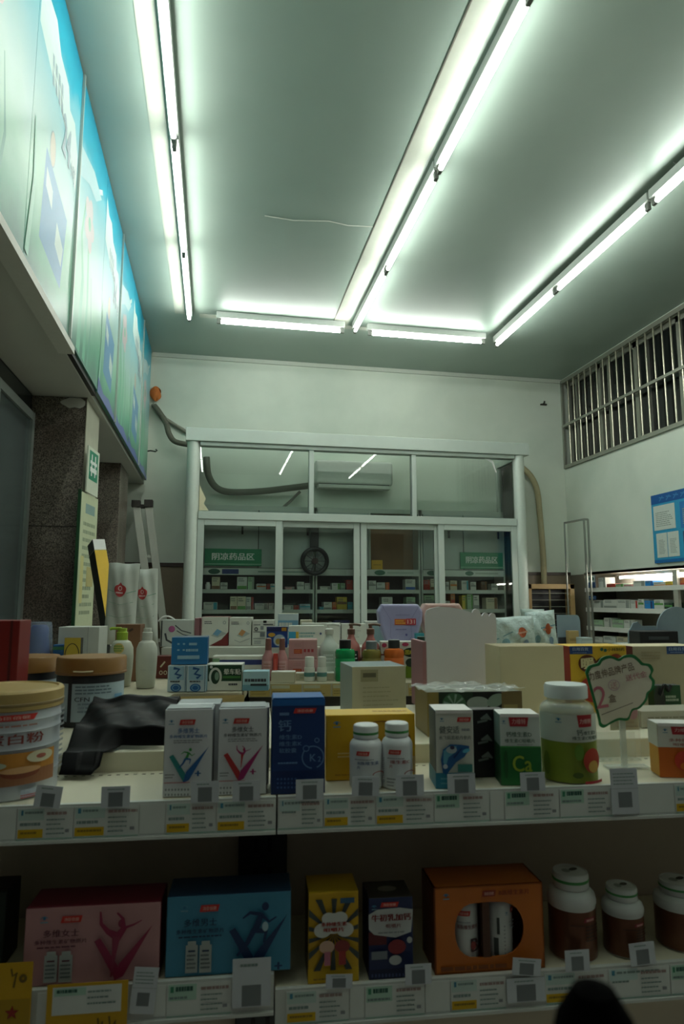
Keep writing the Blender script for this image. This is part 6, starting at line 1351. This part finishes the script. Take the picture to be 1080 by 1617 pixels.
C2('pink_tub', 'pink pads pack, lower one, with red lettering', 454, 502, 1041, 1078, Z2, 0.07, TUB, TUB, None, tub_art, 'stacked pink packs', Y=G2.y + 0.155)
zt2 = Z2 + fitY(454, 512, 1041, G2.y + 0.155, Z2)[2] + 0.002
C2('pink_tub', 'pink pads pack, upper one of the stack, beside the white foam bottle', 456, 501, 1010, 1041, zt2, 0.07, TUB, TUB, None, tub_art, 'stacked pink packs', Y=G2.y + 0.158)
# goods under the raised shelf at the counter end
C2('red_brown_box', 'small red-brown box under the raised shelf behind the blue carton', 247, 270, 1036, 1064, Z2, 0.05, M('#5a2018', 0.5), M('#5a2018', 0.5), None, lambda q, w, h: (q.stroke([(w * 0.3, h * 0.5), (w * 0.6, h * 0.75)], w * 0.1, CRM), q.ring(w * 0.35, h * 0.25, w * 0.1, h * 0.08, w * 0.05, CRM, n=12), q.ring(w * 0.65, h * 0.25, w * 0.1, h * 0.08, w * 0.05, CRM, n=12)), Y=2.36)
C2('white_blue_carton', 'white carton with a navy stripe under the raised shelf', 336, 414, 1036, 1062, Z2, 0.06, W2S, W2, None, lambda q, w, h: (q.rect(0, h * 0.62, w, h * 0.84, M('#26356f', 0.5)), q.rect(0, h * 0.6, w * 0.14, h * 0.9, M('#7fa07a', 0.5)), q.lines(w * 0.5, h * 0.1, w * 0.95, h * 0.45, 2, INK, 0.7)), Y=G2.y + 0.17)
# goods on the raised shelf
def pic_art(hx, redc):
    def art(q, w, h):
        q.lines(w * 0.1, h * 0.74, w * 0.45, h * 0.86, 2, INK, 0.5)
        q.poly([(w * 0.35, h * 0.35), (w * 0.6, h * 0.28), (w * 0.95, h * 0.42), (w * 0.62, h * 0.55)], M('#a9b3ae', 0.5)); q.poly([(w * 0.42, h * 0.40), (w * 0.60, h * 0.33), (w * 0.76, h * 0.50), (w * 0.58, h * 0.58)], M(hx, 0.5)); q.ring(w * 0.85, h * 0.8, w * 0.05, h * 0.05, w * 0.02, GREYP, n=12)
        if redc: q.poly([(w * 0.30, 0), (w, 0), (w, h * 0.48), (w * 0.75, h * 0.22)], M('#6f1f1c', 0.5))
        else: q.stroke([(w * 0.25, h * 0.2), (w * 0.5, h * 0.12), (w * 0.95, h * 0.25)], w * 0.02, GREYP)
    return art
BY = lambda b: G2.y + b
C2('monitor_box', 'white device box with a blue gadget picture and red corner', 319, 361, 974, 0, Z3, 0.09, M('#6f2a2a', 0.5), W2, None, pic_art('#6f9ab8', True), 'white device boxes', Y=2.52)
C2('monitor_box', 'white device box with an orange gadget picture', 362, 397, 975, 0, Z3, 0.09, W2S, W2, None, pic_art('#c08a5a', False), 'white device boxes', Y=2.51)
def thin_art(q, w, h):
    q.stroke([(w * 0.15, h * 0.5), (w * 0.2, h * 0.25), (w * 0.4, h * 0.12)], w * 0.06, INK); q.ell(w * 0.35, h * 0.66, w * 0.10, h * 0.12, M('#a85a8a', 0.5)); q.stroke([(w * 0.45, h * 0.8), (w * 0.65, h * 0.6), (w * 0.95, h * 0.5)], w * 0.03, INK); q.stroke([(w * 0.5, h * 0.6), (w * 0.7, h * 0.45), (w * 0.95, h * 0.38)], w * 0.025, INK); q.rect(w * 0.02, h * 0.02, w * 0.06, h * 0.98, M('#3a3f40', 0.5))
C2('device_box', 'pale box with a black cable drawing at the counter end of the raised shelf', 254, 305, 979, 0, Z3, 0.10, M('#9fa49c', 0.5), M('#bfc4c0', 0.5), None, thin_art, Y=2.50)
hd = MB().tube(smooth_path([Vector(at_y(250, 981, 2.52)), Vector(at_y(258, 974, 2.52)), Vector(at_y(268, 974, 2.52)), Vector(at_y(276, 979, 2.52))]), 0.003, WHITE, n=8).build('wire_handle')
tag(hd, 'thin white wire handle looped over the pale cable box', 'handle loop')
C2('dark_pink_box', 'dusky pink box end standing beside the pale cable box', 307.5, 318, 976, 0, Z3, 0.10, M('#8a5f64', 0.5), M('#8a5f64', 0.5), None, lambda q, w, h: q.rect(w * 0.75, 0, w * 0.95, h, M('#5a2a30', 0.5)), Y=2.52)
def icon_art(q, w, h):
    q.rect(w * 0.5, h * 0.88, w * 0.65, h * 0.98, BLACK); q.rect(w * 0.5, h * 0.80, w * 0.95, h * 0.84, INK); q.lines(w * 0.06, h * 0.78, w * 0.4, h * 0.84, 1, INK); q.ring(w * 0.18, h * 0.64, w * 0.07, h * 0.06, w * 0.04, INK, n=12); q.rect(w * 0.38, h * 0.62, w * 0.52, h * 0.76, GREYP); q.rect(w * 0.05, h * 0.52, w * 0.6, h * 0.54, INK); q.rect(w * 0.36, h * 0.34, w * 0.58, h * 0.50, SQ); q.rect(w * 0.05, h * 0.27, w * 0.6, h * 0.29, INK); q.lines(w * 0.1, h * 0.06, w * 0.5, h * 0.2, 2, GREYP)
C2('icon_box', 'white box with small black icons and lines on the raised shelf', 398.5, 433, 979, 0, Z3, 0.07, W2S, W2, None, icon_art, Y=2.50)
def navy_art(q, w, h):
    q.rect(0, h * 0.78, w, h, M('#161f50', 0.5)); q.rect(w * 0.72, h * 0.80, w * 0.95, h * 0.97, M('#b98a2a', 0.5)); q.ell(w * 0.25, h * 0.62, w * 0.17, h * 0.10, M('#c99a34', 0.5)); q.ell(w * 0.62, h * 0.35, w * 0.30, h * 0.30, M('#b4c4cc', 0.5)); q.ring(w * 0.62, h * 0.35, w * 0.30, h * 0.30, w * 0.04, M('#3a66a8', 0.5)); q.rect(w * 0.02, h * 0.2, w * 0.2, h * 0.5, M('#3f8aa8', 0.5)); q.ell(w * 0.55, h * 0.3, w * 0.12, h * 0.14, M('#a8924a', 0.5))
C2('navy_box', 'navy blue box with yellow spots behind the pink lotion bottles', 421, 454, 990, 0, Z3, 0.05, M('#14204c', 0.5), M('#1b3f86', 0.5), None, navy_art, Y=2.38)
def lb_art(q, w, h): q.rect(w * 0.0, h * 0.5, w, h * 0.78, M('#6f9ab4', 0.5)); q.lines(w * 0.05, h * 0.56, w * 0.9, h * 0.72, 1, W2, 0.8); q.lines(w * 0.5, h * 0.38, w * 0.9, h * 0.44, 1, M('#5f8aa8', 0.5)); q.rect(0, 0, w * 0.4, h * 0.2, M('#b8608a', 0.5)); q.rect(w * 0.4, 0, w * 0.8, h * 0.2, M('#2a9ac8', 0.5))
C2('pale_blue_box', 'tall pale blue and white box on the raised shelf with printed band', 439, 471, 969, 0, Z3, 0.06, M('#9fb2bc', 0.5), M('#b9c8cc', 0.5), CRM, lb_art, Y=2.55)
C2('white_carton', 'flat white carton with teal print and colourful end on the raised shelf', 456, 512, 988, 0, Z3, 0.05, W2, W2, None, lambda q, w, h: (q.rect(0, 0, w * 0.2, h * 0.7, M('#3a9ac0', 0.5)), q.rect(w * 0.2, 0, w * 0.28, h * 0.7, M('#c9a83a', 0.5)), q.lines(w * 0.3, h * 0.4, w * 0.75, h * 0.7, 2, M('#7fa8a4', 0.5)), q.ell(w * 0.9, h * 0.6, w * 0.03, h * 0.06, M('#4a5a80', 0.5))), Y=2.46)
C2('cream_small_box', 'small cream box top showing behind the flat white carton', 474, 493, 979, 0, Z3, 0.05, CRM, CRM, None, lambda q, w, h: q.lines(w * 0.1, h * 0.6, w * 0.8, h * 0.9, 2, M('#a09a84', 0.5)), Y=2.62)
C2('large_white_box', 'large plain white box on the raised shelf behind the foam bottle', 476, 538, 984, 0, Z3, 0.06, W2S, W2, None, lambda q, w, h: q.rect(w * 0.98, 0, w * 0.99, h, GREYP), 'large plain white boxes', Y=2.53)
C2('large_white_box', 'large plain white box on the raised shelf behind the pink pump bottles', 539, 578, 985, 0, Z3, 0.06, W2S, W2, None, lambda q, w, h: q.lines(w * 0.2, h * 0.3, w * 0.8, h * 0.7, 4, M('#b4b8b0', 0.5)), 'large plain white boxes', Y=2.52)
C2('white_teal_box', 'white box with a pale teal edge tucked beside the lilac pack', 576, 622, 981, 0, Z3, 0.06, W2, W2, None, lambda q, w, h: q.poly([(w * 0.1, 0), (w * 0.8, 0), (w * 0.4, h * 0.9), (w * 0.2, h * 0.9)], M('#9ab8b8', 0.5)), Y=2.60)
# lilac and pink rounded packs
def pack(name, label, x0, x1, yt, yb, Y, z, hx, hx2, art, group):
    F = fitY(x0, x1, yt, Y, z); p, w, h = F; d = 0.09
    c = p + EY2 * (d / 2)
    m = M(hx, 0.35)
    o = empty(name, (c.x, c.y, p.z), PH2)
    pts = []
    for x, zz in [(-0.26, 0.0), (0.26, 0.0), (0.33, 0.03), (0.48, 0.55), (0.5, 0.75), (0.5, 0.82), (0.41, 0.985), (0.38, 1.0), (-0.38, 1.0), (-0.41, 0.985), (-0.5, 0.82), (-0.5, 0.75), (-0.48, 0.55), (-0.33, 0.03)]: pts.append((x * w, zz * h))
    MB().prism(pts, -d / 2, d / 2, m).build('pouch', o, bevel=0.012, seg=4)
    q = Print(lambda u, v, e: (u, -d / 2 - e, v), eps=0.0004); art(q, w, h); q.build('front_print', o)
    tag(o, label, 'pack', group); return o
def lil_art(q, w, h):
    for s in (-1, 1): q.stroke([(s * w * 0.40, h * 0.93), (s * w * 0.22, h * 0.6), (s * w * 0.24, h * 0.2), (s * w * 0.14, h * 0.05)], w * 0.012, M('#8783a8', 0.4))
    q.rect(-w * 0.14, h * 0.48, w * 0.12, h * 0.63, M('#b8542a', 0.5)); q.lines(-w * 0.12, h * 0.50, w * 0.1, h * 0.61, 2, M('#d8a040', 0.5), 0.6); q.rect(w * 0.12, h * 0.48, w * 0.34, h * 0.64, M('#b03040', 0.5)); q.text('131', w * 0.23, h * 0.56, h * 0.10, M('#d8b8b0', 0.5), w * 0.16); q.lines(-w * 0.12, h * 0.34, w * 0.16, h * 0.4, 1, M('#77749c', 0.5)); q.ell(w * 0.12, h * 0.24, w * 0.025, h * 0.03, M('#5a5690', 0.5)); q.rect(-w * 0.12, h * 0.72, w * 0.2, h * 0.74, M('#8783a8', 0.5))
pack('sanitary_pack', 'lilac rounded pack with red and orange lettering', 597, 668, 954, 1013, 2.46, Z3, '#9a98bc', None, lil_art, 'rounded pads packs on the raised shelf')
pack('sanitary_pack', 'pale pink rounded pack half hidden behind the grey header display', 665, 733, 953, 1013, 2.48, Z3, '#c9a49c', None, lambda q, w, h: q.rect(-w * 0.3, h * 0.9, w * 0.3, h * 0.93, M('#b98f88', 0.5)), 'rounded pads packs on the raised shelf')
C2('teal_box', 'small teal box corner between the lilac and pink packs', 656, 670, 1000, 0, Z3, 0.03, M('#2a7f8a', 0.5), M('#2a7f8a', 0.5), None, lambda q, w, h: q.rect(0, h * 0.1, w, h * 0.2, M('#5fa8ae', 0.5)), Y=2.40)
# wrapped wipes packs on the far side
def soft_pack(name, label, x0, x1, yt, Y, z, hx, art, lean=0.0, group=None, d=0.06, cat='pack', nu=18, puff=0.02):
    F = fitY(x0, x1, yt, Y, z); p, w, h = F
    o = empty(name, (p.x, p.y + d / 2, p.z), (0, lean, PH2)); m = art[0]; r = random.Random(int(x0))
    ph = [r.random() * 6 for _ in range(6)]
    def sh(sgn):
        def f(a, c):
            b = (4 * a * (1 - a)) ** 0.5 * (4 * c * (1 - c)) ** 0.4
            y = sgn * (0.002 + d / 2 * b) + sgn * puff * 0.35 * b * (math.sin(7 * a + ph[0]) * math.sin(6 * c + ph[1]) + 0.5 * math.sin(17 * a + 9 * c + ph[2]))
            return ((a - 0.5) * w * (1 - 0.04 * math.sin(math.pi * c)), y, c * h * (1 + 0.005 * math.sin(9 * a + ph[3])))
        return f
    b = MB(); b.grid(sh(-1), nu, nu, m); b.grid(sh(1), nu, nu, m); b.build('film_pack', o, sharp=False)
    q = Print(lambda u, v, e: (lambda P: (P[0], P[1] - 0.0015 - e, P[2]))(sh(-1)(min(max(u / w + 0.5, 0.0), 1), min(max(v / h, 0.0), 1))), eps=0.0005, wrap=w / 24); art[1](q, w, h); q.build('pack_print', o)
    tag(o, label, cat, group); return o
wf = M('#c6d8d6', 0.14, vary=0.22, scale=40, bump=0.9)
def wipe_art(cx): return (wf, lambda q, w, h: (q.stroke([(-w * 0.45, h * 0.35), (-w * 0.1, h * 0.55), (w * 0.45, h * 0.6)], h * 0.03, M('#6f98a4', 0.4)), q.ell(cx * w, h * 0.52, w * 0.10, h * 0.15, M('#b2562f', 0.4)), q.stroke([(cx * w - 0.02, h * 0.5), (cx * w + 0.02, h * 0.54)], h * 0.05, M('#d0a08a', 0.4)), q.ell(-w * 0.25, h * 0.25, w * 0.09, h * 0.12, M('#7fa3ae', 0.4)), q.ell(w * 0.22, h * 0.2, w * 0.07, h * 0.1, M('#7d98b4', 0.4))))
soft_pack('wipes_pack', 'shiny pale blue film pack with an orange dot, tilted, next to the grey header display', 783, 852, 974, 2.30, Z2 + 0.08, '#a9c4c6', wipe_art(0.14), -0.06, 'film wrapped wipes packs')
soft_pack('wipes_pack', 'shiny pale blue film pack with an orange dot, the one beside the grey-blue bin', 838, 886, 965, 2.36, Z2 + 0.08, '#a9c4c6', wipe_art(0.15), -0.08, 'film wrapped wipes packs')
soft_pack('tissue_pack', 'plain pale film pack standing behind the tilted wipes packs', 826, 864, 962, 2.52, Z2 + 0.08, '#a9b8b4', (M('#a9bab4', 0.2, vary=0.15, scale=30), lambda q, w, h: q.rect(-w * 0.4, h * 0.8, w * 0.4, h * 0.82, M('#93a8a4', 0.4))), 0.02)
F = fitY(786, 978, 1012, 2.22, Z2)
carton('wide_carton', 'wide pale carton under the film wrapped wipes packs', 'box', (F[0], F[1], 0.078), 0.25, M('#a39a80', 0.6), M('#a89f84', 0.6), None, lambda q, w, h: q.rect(w * 0.02, h * 0.1, w * 0.98, h * 0.12, M('#8a8064', 0.6)), rot=PH2)
# grey-blue bin with rounded top, small tan box
F = fitY(879, 916, 971, 2.75, Z2); p, w, h = F
bn = empty('display_bin', (p.x, p.y, p.z), PH2)
MB().prism([(-w / 2, 0), (w / 2, 0), (w / 2, h * 0.86), (w * 0.46, h * 0.96), (w * 0.38, h), (-w * 0.5, h)], 0, 0.008, M('#8193a0', 0.5)).build('header_card', bn)
MB().box(-w / 2, w / 2, 0.008, 0.12, 0, h * 0.4, M('#8193a0', 0.5)).build('tray', bn); MB().box(-w * 0.5, w * 0.1, -0.012, -0.001, h * 0.28, h * 0.50, M('#2a2f38', 0.5)).build('pocket', bn)
tag(bn, 'grey-blue cardboard header with rounded corner beside the wipes packs', 'display stand')
C2('tan_box', 'small tan box before the grey-blue header card', 897, 914, 996, 0, Z2, 0.03, M('#a3895c', 0.5), M('#a8905f', 0.5), None, lambda q, w, h: q.lines(w * 0.1, h * 0.2, w * 0.9, h * 0.8, 3, M('#8a7448', 0.5)), Y=2.70)
C2('pale_box', 'pale blue-grey box beside the small tan box', 918, 936, 1007, 0, Z2, 0.06, M('#9aa8aa', 0.5), M('#a9b6b6', 0.5), None, lambda q, w, h: q.rect(0.0, h * 0.9, w, h * 0.93, M('#8a989a', 0.5)), Y=2.60)
# grey-blue header with rounded hump and black slot box
F = fitY(986, 1098, 958, 2.1, Z2); p, w, h = F
hs = empty('hump_display', (p.x, p.y, p.z), PH2)
pts = [(-w / 2, 0), (w / 2, 0), (w / 2, h * 0.55)] + [(w * 0.24 + w * 0.30 * math.cos(a), h * 0.66 + h * 0.34 * math.sin(a)) for a in [k * math.pi / 14 for k in range(15)]] + [(-w * 0.08, h * 0.72), (-w * 0.28, h * 0.72), (-w * 0.34, h * 0.78), (-w * 0.40, h * 0.765), (-w * 0.48, h * 0.62)]
MB().prism(pts, 0, 0.007, M('#84969f', 0.5)).build('header_card', hs)
bs = MB(); bs.box(-w * 0.48, w * 0.06, -0.08, -0.001, 0, h * 0.66, M('#14161a', 0.5)); bs.build('black_box', hs, bevel=0.003)
MB().box(-w * 0.36, -w * 0.08, -0.082, -0.0795, h * 0.54, h * 0.585, M('#3f464a', 0.5)).build('slot', hs)
MB().box(-w / 2, w / 2, 0.007, 0.12, 0, h * 0.45, M('#84969f', 0.5)).build('tray', hs)
tag(hs, 'grey-blue cardboard display with rounded hump and black slotted box', 'display stand')
# goods on the counter end beside the tins
def lotion(label, x0, x1, yt, yb, body, cap, art=None, spout=True, name='lotion_bottle'):
    F = fit(x0, x1, yt, yb, Z2); p, w, h = F; R = w / 2
    o = vessel(name, label, 'bottle', F, [(0.80, 0), (0.84, 0.01), (0.95, 0.25), (1.0, 0.50), (0.96, 0.66), (0.75, 0.76), (0.42, 0.80)], body, (('cap', [(0.46, 0.79), (0.47, 0.80), (0.47, 0.93), (0.38, 0.94), (0.38, 1.0), (0.02, 1.0)], cap),), art, None, n=32, rot=PH2)
    if spout: MB().tube([(-0.1 * R, 0, h * 0.985), (-0.9 * R, -0.003, h * 0.99), (-1.05 * R, -0.004, h * 0.97)], R * 0.13, cap, n=10).build('spout', o)
    return o
lotion('white pump bottle with lime green cap behind the brown lidded tin', 171, 208, 992, 1086, M('#b9bcae', 0.4), M('#8fa832', 0.4), lambda q, R, h: (q.ell(0.0, h * 0.66, 0.45 * R, h * 0.09, M('#c9b06a', 0.5)), q.lines(-0.4 * R, h * 0.6, 0.4 * R, h * 0.72, 3, M('#7a9a4a', 0.5), 0.7)))
lotion('plain white lotion bottle standing on the beige counter end', 213, 246, 992, 1088, M('#c3c6ba', 0.35), M('#c6cac0', 0.4), lambda q, R, h: q.lines(-0.3 * R, h * 0.3, 0.3 * R, h * 0.32, 1, M('#b0b4a8', 0.5)), False)
C2('brown_carton', 'brown carton with dark brush marks behind the lotion bottles', 183, 222, 986, 0, Z2, 0.06, M('#6a4a34', 0.55), M('#7a563c', 0.55), None, lambda q, w, h: [q.stroke([(w * x, h * y), (w * (x + 0.15), h * (y + 0.04))], h * 0.04, M('#3a261c', 0.5)) for x, y in ((0.3, 0.9), (0.55, 0.88), (0.35, 0.62), (0.55, 0.58), (0.4, 0.5))], Y=2.30)
C2('tissue_box', 'white soft pack behind the yellow arched badge card', 93, 157, 990, 0, Z2, 0.08, M('#b9bdb6', 0.5), M('#c6cac4', 0.5), None, lambda q, w, h: (q.rect(w * 0.72, h * 0.5, w * 0.73, h, GREYP), q.poly([(w * 0.52, 0), (w * 0.95, 0), (w * 0.95, h * 0.52), (w * 0.78, h * 0.62), (w * 0.55, h * 0.4)], M('#b9b092', 0.5))), Y=2.00)
bpz = C2('badge_card', 'small yellow arched badge card before the white soft pack', 102, 128, 1007, 0, Z2, 0.02, M('#2a2a24', 0.5), M('#b8a03a', 0.5), None, lambda q, w, h: (q.ring(w * 0.5, h * 0.7, w * 0.42, h * 0.2, w * 0.05, M('#2a2a24', 0.5), n=16, a0=0, a1=math.pi), q.rect(w * 0.15, h * 0.2, w * 0.85, h * 0.65, M('#6f7a6a', 0.5)), q.lines(w * 0.2, h * 0.3, w * 0.8, h * 0.6, 2, M('#3a4a40', 0.5), 0.7)), Y=1.94)
C2('blue_small_box', 'small blue box between the blue wrapped roll and the badge card', 84, 102, 1018, 0, Z2, 0.03, M('#1f4a80', 0.5), M('#1f5a94', 0.5), None, lambda q, w, h: q.rect(0, h * 0.9, w, h * 0.96, M('#3f7a5a', 0.5)), Y=1.96)
# blue roll in clear film
F = fitY(42, 84, 982, 1.95, Z2)
o = vessel('blue_roll', 'blue roll in clear film with a white hexagonal label', 'pack', F, [(0.8, 0), (0.86, 0.02), (0.84, 0.55), (0.7, 0.8), (0.66, 0.92), (0.5, 0.96)], M('#1a3a86', 0.35, vary=0.3, scale=25), (('clear_wrap', [(0.9, 0.0), (1.0, 0.03), (0.98, 0.7), (0.9, 0.95), (0.82, 1.0), (0.4, 0.985)], see_through('clear wrap', '#b4c4d8', 0.28, 0.08)),), lambda q, R, h: (q.poly([(0.32 * R + 0.55 * R * math.cos(k * math.pi / 3 + 0.5), h * 0.46 + h * 0.13 * math.sin(k * math.pi / 3 + 0.5)) for k in range(6)], M('#b4c4cc', 0.5)), q.rect(-0.12 * R, h * 0.45, 0.78 * R, h * 0.49, M('#2f7fae', 0.5)), q.lines(0.0, h * 0.37, 0.66 * R, h * 0.42, 1, M('#9a3a34', 0.5), 0.8)), r_art=1.02, rot=PH2)
# white bags with red drop logo
bagp = M('#c3c8c0', 0.3, vary=0.12, scale=24)
def drop_art(s, cx): return (bagp, lambda q, w, h: (q.poly([(cx * w + w * 0.19 * math.sin(t) * (1 - 0.25 * math.cos(t)), h * 0.66 - h * 0.075 * math.cos(t) + (h * 0.03 if abs(t - math.pi) < 0.01 else 0)) for t in [k * 2 * math.pi / 24 for k in range(24)]], M('#b03c3c', 0.45)), q.lines(cx * w - w * 0.13, h * 0.62, cx * w + w * 0.13, h * 0.65, 1, M('#d8c0bc', 0.5), 0.6), q.ring(cx * w, h * 0.69, w * 0.05, h * 0.025, w * 0.025, M('#d8c0bc', 0.5), n=14), q.stroke([(-w * 0.45, h * 0.67), (cx * w - w * 0.2, h * 0.64)], h * 0.008, M('#8fae9a', 0.5)), q.stroke([(cx * w + w * 0.2, h * 0.63), (w * 0.46, h * 0.66)], h * 0.008, M('#6f9a86', 0.5)), q.stroke([(-w * 0.4, h * 0.52), (0, h * 0.49), (w * 0.4, h * 0.52)], h * 0.005, M('#8fae9a', 0.5)), q.stroke([(-w * 0.4, h * 0.36), (0, h * 0.33), (w * 0.4, h * 0.36)], h * 0.005, M('#8fae9a', 0.5))))
soft_pack('cotton_bag', 'white film bag with a red drop mark, nearer the leaning carton', 167, 217, 889, 2.62, Z3, '#c3c8c0', drop_art(0.19, -0.02), 0.03, 'white bags with red drop marks', d=0.045, cat='bag')
soft_pack('cotton_bag', 'white film bag with a red drop mark, turned aside, before the ladder', 212, 253, 898, 2.70, Z3, '#c3c8c0', drop_art(0.17, -0.06), -0.03, 'white bags with red drop marks', d=0.045, cat='bag')
